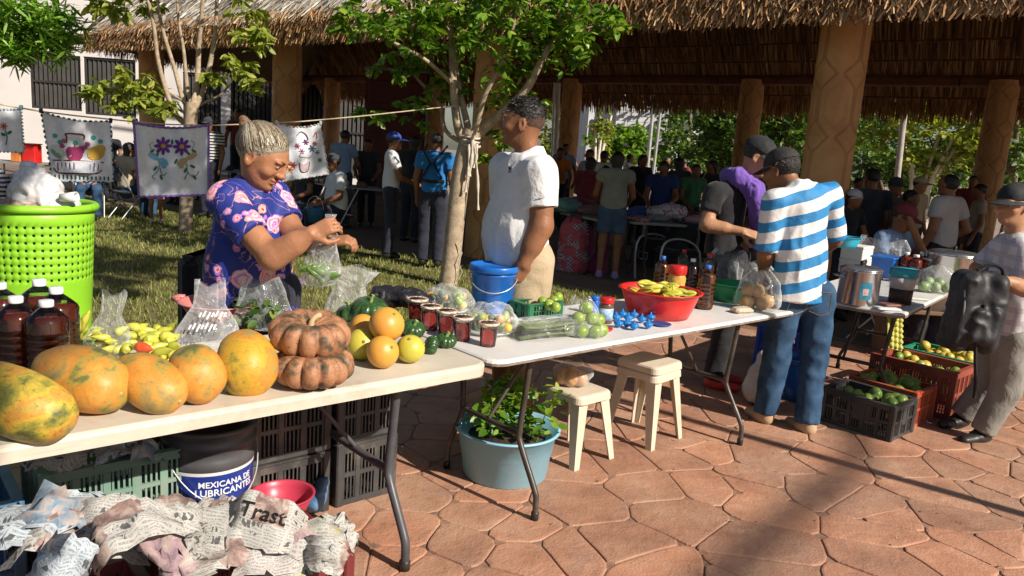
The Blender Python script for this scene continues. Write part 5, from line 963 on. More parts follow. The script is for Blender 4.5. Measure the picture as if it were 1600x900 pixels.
def pumpkin(label, px, py, wpx, hpx, z0, lobes, tilt):
    p = at(px, py, z=z0); k = mpp(p); R_ = wpx * k / 2; Hh = hpx * k; p = at(px, py, z=z0 + Hh * .35); p.z = z0; t = thing('pumpkin', label, 'pumpkin', p, 0, 'stacked pumpkins'); b = B(); n = 18; prof = []
    for i in range(n + 1): th = math.pi * i / n; prof.append((max(.012, R_ * math.sin(th) ** .75 * .98), Hh / 2 - Hh / 2 * math.copysign(abs(math.cos(th)) ** .8, math.cos(th)) * (1 - .55 * math.exp(-(math.sin(th) / .35) ** 2))))
    ph = [random.uniform(-.12, .12) for _ in range(lobes)]
    def fn(a, i): x = (a * lobes / (2 * math.pi)); q = x - math.floor(x); return .84 + .19 * (abs(math.sin(math.pi * q)) ** .5) + .04 * ph[int(x) % lobes]
    b.lathe(prof, lobes * 8, fn=fn); o = b.obj('flesh', m_pump, t); displace(o, .004, 12, px)
    zt = prof[-1][1]; b = B(); b.tube(smooth_path([(0, 0, zt - .03), (.002, 0, zt + .012), (.016, -.004, zt + .028), (.03, -.006, zt + .03)], 3), [.016, .013, .011, .010, .009, .009, .009, .0095, .010, .011], 7); b.obj('stem', mat('dry_stem', (.42, .30, .15), (.52, .40, .23), .8, 20), t); t.rotation_euler = tilt; return p.z + Hh
zz = pumpkin('lower ribbed brown-orange pumpkin under the other', 490, 580, 120, 54, ZT, 13, (0, 0, .3)); pumpkin('upper ribbed brown pumpkin with pale stem, stacked on the other', 482, 528, 116, 58, zz - .025, 12, (.16, -.05, 1.0))
m_gf = fruit_mat('grapefruit_skin', [(.3, (.56, .32, .05)), (.55, (.62, .30, .045)), (.75, (.60, .22, .05))], 8, .42, None, .25); m_gfy = fruit_mat('grapefruit_skin_yellow', [(.3, (.36, .38, .04)), (.6, (.55, .46, .06)), (.8, (.58, .36, .06))], 7, .42, None, .25)
for lab, px, py, rp, dz, m_ in (('yellow grapefruit in front of the heap', 598, 550, 26, 0, m_gf), ('greenish-yellow grapefruit at the right of the heap', 641, 545, 23, 0, m_gfy), ('lime-green grapefruit beside the pumpkins', 566, 538, 25, 0, m_gfy), ('orange grapefruit sitting on top of the heap', 604, 507, 25, 1, m_gf), ('half hidden orange grapefruit at the back of the heap', 568, 512, 21, .6, m_gf)):
    p = at(px, py, z=ZT + .06); r = rp * mpp(p); p = at(px, py, z=ZT + r * (.97 + 1.15 * dz)); t = thing('grapefruit', lab, 'grapefruit', p, 0, 'heap of grapefruit'); b = B(); b.ball((0, 0, 0), (r, r, r * .93), 26, 18, fn=lambda d: 1 + .012 * math.sin(3 * d.x + 2 * d.y)); o = b.obj('flesh', m_, t); b = B(); b.lathe([(.007, -.003), (.006, .0025), (0, .0035)], 7, (0, 0, r * .925)); s_ = b.obj('stem_end', mat('stem_scar', (.20, .20, .06), None, .8), t); t.rotation_euler = (random.uniform(.3, 1.2), random.uniform(-.5, .5), px)
m_sq = fruit_mat('green_squash_skin', [(.3, (.012, .035, .010)), (.6, (.03, .085, .022)), (.8, (.08, .16, .05))], 14, .3, ((.2, .3, .1), .5))
def squash(label, px, py, rp, ax=(0, 0, 1), z=0):
    p = at(px, py, z=ZT + .035); r = rp * mpp(p); p = at(px, py, z=ZT + r * .62 + z); t = thing('squash', label, 'squash', p, 0, 'small green squashes'); b = B(); n = 12; b.lathe([(max(.004, r * math.sin(math.pi * i / n) ** .8), -r * .64 * math.cos(math.pi * i / n) * (1 - .3 * math.exp(-(math.sin(math.pi * i / n) / .3) ** 2))) for i in range(n + 1)], 60, fn=lambda a, i: .9 + .12 * abs(math.sin(5 * a)) ** .6); b.obj('flesh', m_sq, t)
    b = B(); b.tube([(0, 0, r * .4), (.003, 0, r * .68), (.008, 0, r * .85)], [.009, .007, .009], 6); b.obj('stem', mat('squash_stem', (.20, .30, .07), (.35, .42, .15), .7, 20), t); t.rotation_euler = Vector(ax).to_track_quat('Z', 'Y').to_euler()
squash('large dark green squash behind the pumpkins', 578, 484, 28, (.1, -.2, 1), .03); squash('dark green squash behind the top grapefruit', 548, 488, 22, (-.3, 0, 1), .02); squash('green squash right of the grapefruit heap', 646, 514, 19, (.2, -.4, 1)); squash('glossy green squash lying on its side near the table end', 673, 541, 17, (-.9, -.3, .3)); squash('small green squash with stem up at the table end', 697, 532, 17, (.1, -.2, 1)); squash('green squash tucked behind the first drink cup', 622, 512, 14, (0, -.4, 1), .0)
b = B(); p = at(632, 474, z=ZT + .04); t = thing('black_bag', 'crumpled black plastic bag behind the green squashes', 'bag', p); S = SDF(); S.cap((-.12, .02, .02), (.05, 0, .03), .05, .045, .03).ell((.1, .02, .01), (.08, .06, .04), .03); S.mesh('bag_film', .01, [mat('black_film', (.012, .012, .015), (.03, .03, .034), .3, 20, .6)], t, .014, 18, 3)

# bottles of amber drink
m_pet = clear('clear_pet'); m_amb = liquid('amber_drink', (.30, .045, .012)); m_capw2 = plastic('white_cap', (.70, .70, .70), (.78, .78, .78))
def bottle(label, loc, H_=.255, r=.056, liq=None, capm=None, fill=.80, seg=20, cat='bottle', rings=True, neck=.016, group=None):
    t = thing('bottle', label, cat, loc, 0, group); sh = H_ * .74; prof = [(r * .86, 0), (r * .97, .008)]
    if rings:
        for i in range(6): z = .02 + (sh - .04) * i / 6; prof += [(r, z), (r, z + sh * .10), (r * .965, z + sh * .125)]
    else: prof += [(r, .02), (r, sh - .02)]
    prof += [(r, sh), (r * .92, sh + H_ * .05), (r * .62, sh + H_ * .12), (neck * 1.1, sh + H_ * .19), (neck, H_ * .97)]
    b = B(); b.lathe(prof, seg); b.obj('shell', m_pet, t); lp = [(max(0, q - .0025), z + .002) for q, z in prof if z <= H_ * fill]; lp.append((lp[-1][0], H_ * fill)); b = B(); b.lathe(lp, seg); b.obj('drink', liq or m_amb, t)
    b = B(); b.lathe([(neck * 1.28, H_ * .93), (neck * 1.32, H_ * .94), (neck * 1.32, H_ * 1.005), (neck * 1.2, H_ * 1.012)], 16, fn=lambda a, i: 1 + .02 * math.cos(12 * a)); b.obj('cap', capm or m_capw2, t); return t
for lab, px, py in (('amber drink bottle at the picture edge behind its neighbours', 5, 565), ('amber drink bottle second from the picture edge', 30, 586), ('amber drink bottle at the back of the group, lowest cap behind', 66, 560), ('front amber drink bottle nearest the large orange papaya', 77, 592), ('amber drink bottle at the end of the group beside the chilli bag', 92, 572)):
    p = at(px, py, z=ZT); bottle(lab, p, 122 * mpp(p) * 1.02, 31 * mpp(p), group='amber drink bottles on the cream table')
# chillies
def chilli(L_, r, bend): b = B(); n = 9; b.tube([(bend * math.sin(2.2 * i / n), 0, L_ * i / n) for i in range(n + 1)], [r * (.55, .9, 1, .98, .92, .84, .7, .5, .3, .08)[i] for i in range(n + 1)], 9); return b.mesh('chilli')
ch = [chilli(.055, .0155, .006), chilli(.048, .017, .01), chilli(.065, .0135, .012)]; m_chy = fruit_mat('chilli_yellow', [(.3, (.34, .40, .035)), (.6, (.55, .52, .07)), (.8, (.62, .55, .18))], 9, .3); m_chr = fruit_mat('chilli_red', [(.3, (.55, .05, .02)), (.7, (.65, .12, .03))], 8, .3)
for k in ch: k.materials.append(m_chy)
R_ = random.Random(3)
for i in range(46):
    px, py = R_.uniform(196, 272), R_.uniform(512, 556)
    if i >= 38: px, py = R_.uniform(122, 150), R_.uniform(500, 545)
    p = at(px, py, z=ZT + .02 + R_.uniform(0, .035)); a = R_.uniform(0, 6.28)
    place('chilli', 'yellow-green chilli in the loose pile behind the papayas', 'chilli', ch[i % 3], None, p, (math.cos(a), math.sin(a), R_.uniform(-.3, .4)), 'loose chilli pile', R_.uniform(.85, 1.2))
rc = chilli(.055, .017, .006); place('chilli', 'single red chilli among the yellow-green ones', 'chilli', rc, m_chr, at(212, 541, z=ZT + .065), (.9, -.2, -.1), 'loose chilli pile', 1.15)
rc2 = chilli(.085, .016, .01); place('chilli', 'long yellow chilli sticking up beside the amber bottles', 'chilli', rc2, m_chy, at(120, 520, z=ZT + .05), (.45, .1, .9), 'loose chilli pile', 1.1)
# clear bags
def bag(label, px, py, wpx, hpx, z=ZT, m=None, waist=.45, top=.55, seed=0, name='plastic_bag', lean=0.0, depth=.6, rag=.06, knot=None):
    p = at(px, py, z=z); k = mpp(p); W_, H_ = wpx * k, hpx * k / .97; t = thing(name, label, 'bag', p); n = 18; seg = 40; b = B(); V = []; ph = [random.uniform(0, 6.28) for _ in range(6)]
    def prof(f): lo = 1 - .25 * max(0, .12 - f) / .12; return lo * (1 + (waist - 1) * min(1, max(0, (f - .25) / .4)) ** 1.2) if f < .7 else waist + (top - waist) * ((f - .7) / .3)
    for i in range(n + 1):
        f = i / n
        for j in range(seg):
            a = 2 * math.pi * j / seg; fo = 1 + (.05 + .22 * f) * math.sin(5 * a + ph[0] + 2 * f) * .6 + (.03 + .14 * f) * math.sin(9 * a + ph[1] - 3 * f) * .5; r = W_ / 2 * prof(f) * fo; zq = H_ * f + (rag * H_ * math.sin(2 * a + ph[2]) + rag * .3 * H_ * math.sin(5 * a + ph[3])) * (f ** 4)
            V.append((r * math.cos(a) + lean * f * H_, r * math.sin(a) * depth * (1 - .5 * f), zq))
    b.add(V, [(i * seg + j, i * seg + (j + 1) % seg, (i + 1) * seg + (j + 1) % seg, (i + 1) * seg + j) for i in range(n) for j in range(seg)], 0, True); b.add(V[:seg], [tuple(range(seg - 1, -1, -1))])
    t.rotation_euler = (0, 0, math.atan2(p.x, p.y) * -1); o = b.obj('film', m or film('bag_film'), t); displace(o, .005, 13, seed, 1); return t, p, W_, H_
bg, p, W_, H_ = bag('clear bag of yellow chillies standing behind the large orange papaya', 166, 556, 66, 96, waist=.42, top=.5, seed=1, lean=.12)
for i in range(14): a = R_.uniform(0, 6.28); place('chilli', 'yellow chilli inside the standing clear bag', 'chilli', ch[i % 3], None, p + Vector((R_.uniform(-.045, .045), R_.uniform(-.025, .025), .02 + R_.uniform(0, .07))), (math.cos(a), math.sin(a), R_.uniform(-.2, .5)), 'chillies in the clear bag', .9)
bg, p, W_, H_ = bag('clear bag printed with white script leaning before the pink basin', 320, 542, 92, 100, waist=.5, top=.42, seed=2, lean=.08, m=film('bag_film_hazy', '#f4f4f8', .2))
for j, (word, dx, dz, sz) in enumerate((('Tulin', -.035, .13, .028), ('hilu', .03, .10, .024), ('lukae', -.0, .075, .02))): pass
bg2 = B()
for j in range(7):
    for k_ in range(2): bg2.box((-.05 + .014 * j + k_ * .035, -W_ * .33 + .008 * j * 0, .095 + .045 * k_ + .004 * math.sin(j * 2.1)), (.006, .003, .018 + .006 * (j % 3)), Matrix.Rotation(.45, 3, 'Y'))
bg2.obj('print', mat('white_print', (.8, .8, .8), None, .6), bg)
bg, p, W_, H_ = bag('bag of dark green leaves with purple-tinted film behind the leaning papaya', 412, 512, 90, 74, waist=.7, top=.5, seed=3, lean=-.05)
P = RNG.normal(0, 1, (260, 3)) * np.array((.045, .03, .03)) + np.array((-.02, 0, .055)); P[:, 2] = np.clip(P[:, 2], .01, .12); Vv, Q = leaf_mesh(P, .05, .1, .6, 9); o = link('herb_bunch', np_mesh('herb_bunch', Vv, Q), None, [m_leaf_d]); o.location = p; tag(o, 'bunch of dark green leaves inside the bag by the leaning papaya', 'herbs')
bag('empty purple-tinted bag end standing by the blouse hem', 448, 486, 46, 50, waist=.8, top=1.1, seed=4, m=film('purple_film', '#a88ac8', .4))
bag('clear upright bag behind the pumpkins', 538, 505, 62, 84, waist=.75, top=1.25, seed=5, lean=.1, m=film('bag_film_hazy', '#f4f4f8', .2))
# pink basin
def basin(label, loc, R1, R0, H_, m, group=None, name='basin', handles=False, seg=40, oval=1.0, rz=0):
    t = thing(name, label, 'basin', loc, rz, group); b = B(); th = .004
    b.lathe([(R0, 0), (R0 + (R1 - R0) * .35, H_ * .3), (R0 + (R1 - R0) * .8, H_ * .8), (R1 * .97, H_ * .965), (R1 * 1.05, H_ * .97), (R1 * 1.055, H_), (R1 * .985, H_), (R1 * .95, H_ * .96), (R0 + (R1 - R0) * .78 - th, H_ * .78), (R0 * 1.02, .012), (.001, .008)], seg); o = b.obj('bowl', m, t); o.scale = (1, oval, 1)
    if handles:
        for s_ in (-1, 1): b = B(); b.tube([(s_ * R1 * 1.02, -.035, H_ * .97), (s_ * R1 * 1.16, -.025, H_ * .99), (s_ * R1 * 1.16, .025, H_ * .99), (s_ * R1 * 1.02, .035, H_ * .97)], .012, 7); b.obj('handle', m, t)
    return t
m_pink = plastic('salmon_pink_plastic', (.52, .17, .16), (.60, .22, .21)); p = at(345, 500, z=ZT); basin('salmon pink basin with handle behind the printed bag', p, .165, .11, .085, m_pink, handles=True)
# ================================================================ white table
Z2 = ZT - .003
m_redl = liquid('red_drink', (.75, .10, .09)); m_lidc = film('cup_lid', '#e6c8b4', 1.1, .3)
for lab, px, py in (('red drink cup at the back end of the row', 651, 503), ('second red drink cup from the back', 672, 514), ('middle red drink cup of the five', 697, 521), ('fourth red drink cup, just before the front one', 722, 531), ('front red drink cup alone at the table corner', 762, 540)):
    p = at(px, py, z=Z2 if px > 690 else ZT); k = mpp(p); H_ = 37 * k; r = 15.5 * k; t = thing('drink_cup', lab, 'cup', p, 0, 'five red drink cups'); b = B(); b.lathe([(r * .74, 0), (r * .78, .004), (r * .97, H_ * .93), (r * 1.04, H_ * .95), (r * 1.04, H_)], 22); b.obj('cup_wall', m_pet, t); b = B(); b.lathe([(r * .72, .003), (r * .76, .006), (r * .91, H_ * .74)], 22); b.obj('drink', m_redl, t); b = B(); b.lathe([(r * 1.08, H_ * .93), (r * 1.10, H_ * 1.0), (r * 1.0, H_ * 1.03), (r * .9, H_ * 1.0), (.001, H_ * 1.0)], 22); b.obj('lid', m_lidc, t)
def blob_fruits(spec, base, spread, n, label, cat, name, group, meshes, seed, z0=.02):
    R = random.Random(seed)
    for i in range(n): a = R.uniform(0, 6.28); place(name, label, cat, meshes[i % len(meshes)], None, base + Vector((R.uniform(-1, 1) * spread[0], R.uniform(-1, 1) * spread[1], z0 + R.uniform(0, spread[2]))), (math.cos(a), math.sin(a), R.uniform(-.5, .5)), group, R.uniform(.85, 1.15))
def ballmesh(r, m, sq=1.0, name='fruit', n=(16, 10)): b = B(); b.ball((0, 0, 0), (r, r, r * sq), *n); me = b.mesh(name); me.materials.append(m); return me
m_lime = fruit_mat('lime_skin', [(.3, (.16, .26, .03)), (.6, (.28, .38, .05)), (.8, (.42, .46, .09))], 12, .35, None, .2); m_orange = fruit_mat('orange_skin', [(.3, (.62, .24, .03)), (.7, (.66, .32, .05))], 8, .4, None, .3); m_yel = fruit_mat('yellow_fruit', [(.3, (.62, .42, .04)), (.7, (.68, .5, .1))], 8, .4); m_gv = fruit_mat('pale_green_fruit', [(.3, (.3, .38, .12)), (.7, (.45, .5, .22))], 10, .4); m_brw = fruit_mat('dark_leafy', [(.3, (.03, .06, .02)), (.7, (.08, .13, .04))], 12, .5)
mix5 = [ballmesh(.022, m_lime), ballmesh(.02, m_orange), ballmesh(.021, m_yel), ballmesh(.024, m_gv, .7), ballmesh(.026, m_brw, .6)]
def mound(label, px, py, wpx, hpx, seed, z=Z2):
    p = at(px, py, z=z); k = mpp(p); W_, H_ = wpx * k, hpx * k; t = thing('wrapped_tray', label, 'food tray', p, ANG_U * 0 + .2); b = B(); b.ball((0, 0, H_ * .40), (W_ / 2, W_ * .34, H_ * .62), 30, 16, fn=lambda d: 1 + (.1 * math.sin(9 * d.x + 5 * d.y + seed) if d.z > -.3 else 0)); o = b.obj('film', film('bag_film'), t); displace(o, .007, 22, seed)
    for v in o.data.vertices: v.co.z = max(v.co.z, .002)
    b = B(); b.lathe([(W_ * .28, .003), (W_ * .40, .012), (W_ * .41, .018), (W_ * .36, .016), (.001, .008)], 24); tr = b.obj('tray', plastic('white_foam', (.68, .68, .68)), t); tr.scale = (1, .68, 1); return p, W_, H_
p, W_, H_ = mound('film-wrapped mixed fruit tray next to the row of cups, farther from the viewer', 697, 488, 86, 42, 2); blob_fruits(0, p, (W_ * .33, W_ * .2, H_ * .5), 16, 'piece of mixed fruit in the farther wrapped tray', 'fruit', 'fruit_piece', 'fruit in the farther wrapped tray', mix5, 5)
p, W_, H_ = mound('film-wrapped mixed fruit tray behind the front cup', 765, 522, 88, 48, 4); blob_fruits(0, p, (W_ * .33, W_ * .2, H_ * .5), 16, 'piece of mixed fruit in the wrapped tray behind the front cup', 'fruit', 'fruit_piece', 'fruit in the nearer wrapped tray', mix5, 6)
# blue bucket
m_blue = plastic('bright_blue_plastic', (.008, .10, .42), (.015, .16, .55), .3); p = at(768, 484, z=Z2); k = mpp(p); r = 36 * k; H_ = 72 * k; t = thing('blue_bucket', 'bright blue lidded plastic bucket on the white table', 'bucket', p)
b = B(); b.lathe([(r * .84, 0), (r * .86, .004), (r * .97, H_ * .78), (r * 1.0, H_ * .79), (r * 1.0, H_ * .83), (r * .98, H_ * .84), (r * .99, H_ * .9)], 40); b.obj('body', m_blue, t); b = B(); b.lathe([(r * 1.04, H_ * .86), (r * 1.09, H_ * .87), (r * 1.09, H_ * .97), (r * 1.05, H_), (r * .98, H_ * 1.0), (r * .95, H_ * .965), (.001, H_ * .965)], 40); b.obj('lid', m_blue, t); b = B(); b.tube([(r * 1.04 * math.cos(a), r * 1.04 * math.sin(a) - .004, H_ * (.80 - .34 * max(0, -math.sin(a)))) for a in np.linspace(math.pi, 2 * math.pi, 20)], .003, 6); b.obj('wire_handle', m_gal, t)
# folded green parcel in film
p = at(852, 523, z=Z2); t = thing('wrapped_parcel', 'folded green leaf parcel in crinkled clear film', 'parcel', p, .52); b = B(); Wp, Dp = 120 * mpp(p), .17
for l in range(4): b.grid(lambda u, v, l=l: Vector(((u - .5) * Wp * (1 - .04 * l), (v - .5) * Dp * (1 - .03 * l), .008 + l * .015 + .012 * math.sin(3 * u + l) * (1 - u) + .004 * math.sin(9 * v + 2 * l) + .018 * u * (1 - v))), 22, 12)
b.obj('leaf_layers', mat('folded_leaf', (.10, .15, .025), (.20, .25, .06), .55, 9, .4), t); b = B(); b.grid(lambda u, v: Vector(((u - .5) * Wp * 1.12, (v - .5) * Dp * 1.18, .070 * min(1, 8 * min(u, 1 - u, v, 1 - v)) + .002 + .018 * u * (1 - v))), 40, 26); o = b.obj('film', film('thin_film', '#f2f5f7', .04), t); displace(o, .005, 24, 5)
# limes: crate and bag
def crate(label, corner, u, v, L_, W_, H_, m, name='plastic_crate', cols=6, rows=3, group='plastic crates', solid=.0):
    "corner = near bottom corner; u,v plan directions of the two sides"
    u = Vector(u).normalized(); v = Vector(v).normalized(); t = thing(name, label, 'crate', corner, math.atan2(u.y, u.x), group); fl = 1 if u.cross(v).z > 0 else -1; th = .012
    def panel(a0, L1, along, nrm):
        b = B(); P = lambda s, z: Vector(a0) + Vector(along) * s + Vector((0, 0, z)); bx = lambda s0, s1, z0, z1, d=th: b.box(P((s0 + s1) / 2, (z0 + z1) / 2), (abs(along[0]) * (s1 - s0) + abs(along[1]) * d, abs(along[1]) * (s1 - s0) + abs(along[0]) * d, z1 - z0))
        bx(.0, L1, .0, H_ * .10); bx(0, L1, H_ * .84, H_ * .97); bx(0, L1, H_ * .46, H_ * .53); nc = max(2, round(L1 / .09))
        for i in range(nc + 1): s = L1 * i / nc; w_ = .011; bx(max(0, s - w_), min(L1, s + w_), H_ * .102, H_ * .838, th * 1.25)
        ns = int(L1 / .0165)
        for i in range(ns): s = L1 * (i + .5) / ns; bx(s - .0032, s + .0032, H_ * .104, H_ * .456, th * .6); bx(s - .0032, s + .0032, H_ * .534, H_ * .836, th * .6)
        if solid: bx(L1 * .30, L1 * .56, H_ * .36, H_ * .83, th * .8)
        bx(.0, L1, H_ * .974, H_, th * 2.6); b.obj('side_panel', m, t)
    panel((.014, fl * .014, 0), L_ - .028, (1, 0, 0), 0); panel((.014, fl * (W_ - .014), 0), L_ - .028, (1, 0, 0), 0); panel((.014, fl * .03 if fl > 0 else -(W_ - .03), 0), W_ - .06, (0, 1, 0), 0); panel((L_ - .014, fl * .03 if fl > 0 else -(W_ - .03), 0), W_ - .06, (0, 1, 0), 0)
    for sx in (.018, L_ - .018):
        for sy in (.018, W_ - .018): b = B(); b.box((sx, fl * sy, H_ / 2 + .001), (.036, .036, H_ + .004), bev=.006); b.obj('corner_post', m, t)
    b = B(); b.box((L_ / 2, fl * W_ / 2, .008), (L_ - .03, W_ - .03, .012)); b.obj('base', m, t); return t
m_gcr = plastic('green_crate_plastic', (.01, .10, .05), (.02, .15, .07)); c0 = at(880, 494, z=Z2); crate('small green basket of limes behind the wrapped parcel', c0, -U, V_, .24, .15, .075, m_gcr, 'fruit_basket', group=None)
lm = [ballmesh(.027, m_lime, 1.12, 'lime'), ballmesh(.025, m_lime, 1.05, 'lime')]
for i, (px, py) in enumerate(((826, 462), (838, 466), (852, 461), (866, 470), (848, 472), (872, 464), (858, 476), (868, 480))): place('lime', 'lime lying in the small green basket', 'lime', lm[i % 2], None, at(px, py, z=Z2 + .068), (1, i, .4), 'limes in the green basket', 1.05)
bg, p, W_, H_ = bag('clear bag of limes knotted at the top beside the wrapped parcel', 912, 526, 66, 60, z=Z2, waist=.75, top=.35, seed=8, lean=-.15); bl_ = ballmesh(.031, m_lime, 1.1, 'lime')
for i, (dx, dy, dz) in enumerate(((-.07, 0, .03), (-.01, -.02, .03), (.05, -.01, .03), (.08, .02, .03), (-.03, 0, .085), (.03, 0, .085), (.06, .01, .08), (0, .01, .13))): place('lime', 'lime inside the knotted clear bag', 'lime', bl_, None, p + Vector((dx, dy, dz)), (i, 1, .5), 'limes in the clear bag', .95)
# spice jar, blue tops, discs
m_red = plastic('red_plastic', (.52, .012, .014), (.62, .03, .025), .3); m_dkgl = plastic('dark_spice', (.10, .05, .03), (.16, .08, .05), .3)
def jar(label, px, py, wpx, hpx, lid, body, lab=None, z=Z2, cat='jar'):
    p = at(px, py, z=z); k = mpp(p); r, H_ = wpx * k / 2, hpx * k; t = thing('jar', label, cat, p); b = B(); b.lathe([(r * .92, 0), (r, .005), (r, H_ * .70), (r * .85, H_ * .78), (r * .82, H_ * .8)], 24); b.obj('body', body, t); b = B(); b.lathe([(r * .98, H_ * .79), (r * 1.0, H_ * .8), (r * 1.0, H_ * .985), (r * .95, H_)], 24, fn=lambda a, i: 1 + .012 * math.cos(20 * a)); b.obj('lid', lid, t)
    if lab: b = B(); b.lathe([(r * 1.012, H_ * .14), (r * 1.012, H_ * .6)], 24); b.obj('label', lab, t)
    return t
jar('dark spice jar with red lid and blue label', 945, 504, 23, 40, m_red, m_dkgl, plastic('blue_white_label', (.05, .3, .6), (.6, .65, .7), scale=60)); jar('slim blue sauce bottle next to the red-lidded spice jar', 928, 490, 15, 28, m_blue, m_blue, cat='bottle')
b = B(); b.lathe([(.0, 0), (.008, .004), (.021, .018), (.024, .026), (.016, .032), (.006, .036), (.004, .048), (0, .05)], 24, fn=lambda a, i: 1 + (.10 if 1 < i < 5 else 0) * math.cos(9 * a)); tm = b.mesh('spinning_top'); tm.materials.append(plastic('toy_blue', (.01, .13, .45), (.02, .25, .62), .25))
for i, (px, py) in enumerate(((962, 502), (972, 497), (981, 503), (990, 498), (966, 512), (979, 512), (990, 516), (1002, 505), (1012, 514), (1002, 495), (1016, 502))): place('spinning_top', 'small blue ribbed plastic top among the scattered ones', 'toy', tm, None, at(px, py, z=Z2 + .0), None, 'scattered blue plastic tops', 1.0, i)
for lab, px, py, rp, m_ in (('flat dark blue dish right of the plastic tops', 1032, 508, 17, plastic('navy_plastic', (.02, .05, .2), (.03, .08, .28))), ('flat red disc before the spice jar', 947, 516, 11, m_red)):
    p = at(px, py, z=Z2); r = rp * mpp(p); t = B(); t.lathe([(r * .8, 0), (r, .008), (r * .98, .010), (r * .8, .004), (.001, .003)], 28); o = t.obj('dish', m_); o.location = p; tag(o, lab, 'dish')
# red basin with star fruit
p = at(1028, 492, z=Z2); k = mpp(p); R1 = 62 * k; basin('large red basin of star fruit on the white table', p, R1, R1 * .74, 41 * k, m_red)
b = B(); n = 12; b.lathe([(max(.002, .024 * math.sin(math.pi * i / n) ** .6), .11 * (i / n - .5)) for i in range(n + 1)], 30, fn=lambda a, i: .55 + .6 * abs(math.cos(2.5 * a)) ** 1.4); sf = b.mesh('star_fruit'); sf.materials.append(fruit_mat('star_fruit_skin', [(.3, (.36, .40, .05)), (.6, (.55, .50, .07)), (.8, (.62, .48, .06))], 10, .3)); R = random.Random(5)
for i in range(22): a = R.uniform(0, 6.28); d = R1 * .72 * math.sqrt(R.uniform(0, 1)); place('star_fruit', 'ribbed yellow-green star fruit in the red basin', 'star fruit', sf, None, p + Vector((d * math.cos(a), d * math.sin(a) * .9, 41 * k - .022 + R.uniform(-.01, .02) + .02 * (1 - d / R1))), (math.cos(a * 3), math.sin(a * 3), R.uniform(-.25, .35)), 'star fruit heaped in the red basin', R.uniform(.75, 1.0))
m_blucap = plastic('blue_cap_plastic', (.02, .12, .5)); m_honey = liquid('honey', (.45, .13, .02)); m_dkdr = liquid('dark_drink', (.12, .03, .02))
def bt(label, px, py, wpx, hpx, liq, cp, fill=.8): p = at(px, py, z=Z2); k = mpp(p); bottle(label, p, hpx * k, wpx * k / 2, liq, cp, fill, group='bottles behind the red basin', neck=wpx * k * .14)
bt('honey bottle with blue cap behind the red basin', 1030, 462, 23, 62, m_honey, m_blucap); bt('dark bottle with red cap, tall, behind the jar of preserves', 1063, 452, 18, 62, m_dkdr, m_red, .6); bt('dark bottle with white cap right of the jar of preserves', 1077, 462, 22, 58, m_dkdr, m_capw2, .8); bt('amber bottle with red cap at the back right', 1103, 462, 26, 66, m_honey, m_red, .75); bt('amber bottle with blue cap right beside the red basin', 1099, 482, 28, 68, m_honey, m_blucap, .8)
jar('jar of yellow preserves with broad red lid', 1053, 476, 28, 62, m_red, fruit_mat('preserves', [(.3, (.45, .2, .03)), (.7, (.6, .42, .1))], 30, .15))
m_green = plastic('green_plastic', (.02, .22, .08), (.03, .3, .11)); p = at(1145, 470, z=Z2); basin('green basin half hidden by clear bags', p, .15, .11, .11, m_green)
bg, p, W_, H_ = bag('clear bag of orange-brown fruit at the end of the white table', 1180, 484, 70, 62, z=Z2, waist=.85, top=.3, seed=11); om5 = ballmesh(.042, fruit_mat('guava_skin', [(.3, (.45, .30, .12)), (.7, (.58, .36, .16))], 10, .4), .95, 'guava')
for i, (dx, dy, dz) in enumerate(((-.06, -.01, .045), (.03, -.02, .045), (.07, .02, .05), (-.02, .03, .05), (0, 0, .11), (-.05, .01, .11))): place('guava', 'orange-brown fruit inside the bag at the table end', 'fruit', om5, None, p + Vector((dx, dy, dz)), (i, 1, 1), 'fruit in the bag at the table end', 1)
b = B(); p = at(1158, 488, z=Z2 + .001); b.T = Matrix.Rotation(.5, 4, 'Z'); b.box((0, 0, .014), (.13, .075, .028), bev=.012); o = b.obj('paper_packet', mat('tan_paper', (.45, .36, .26), (.54, .45, .34), .8, 12, .4)); o.location = p; displace(o, .003, 30); tag(o, 'small tan packet beside the bag at the table end', 'packet')
bag('loose clear bag hanging over the green basin', 1120, 455, 62, 62, z=Z2, waist=.9, top=.6, seed=13, lean=.15); bag('crumpled clear bag on the back of the white table', 1168, 452, 66, 42, z=Z2, waist=1.0, top=.7, seed=14); bag('clear bag of pale dough behind the bagged fruit', 1205, 462, 50, 40, z=Z2, waist=.9, top=.4, seed=15)
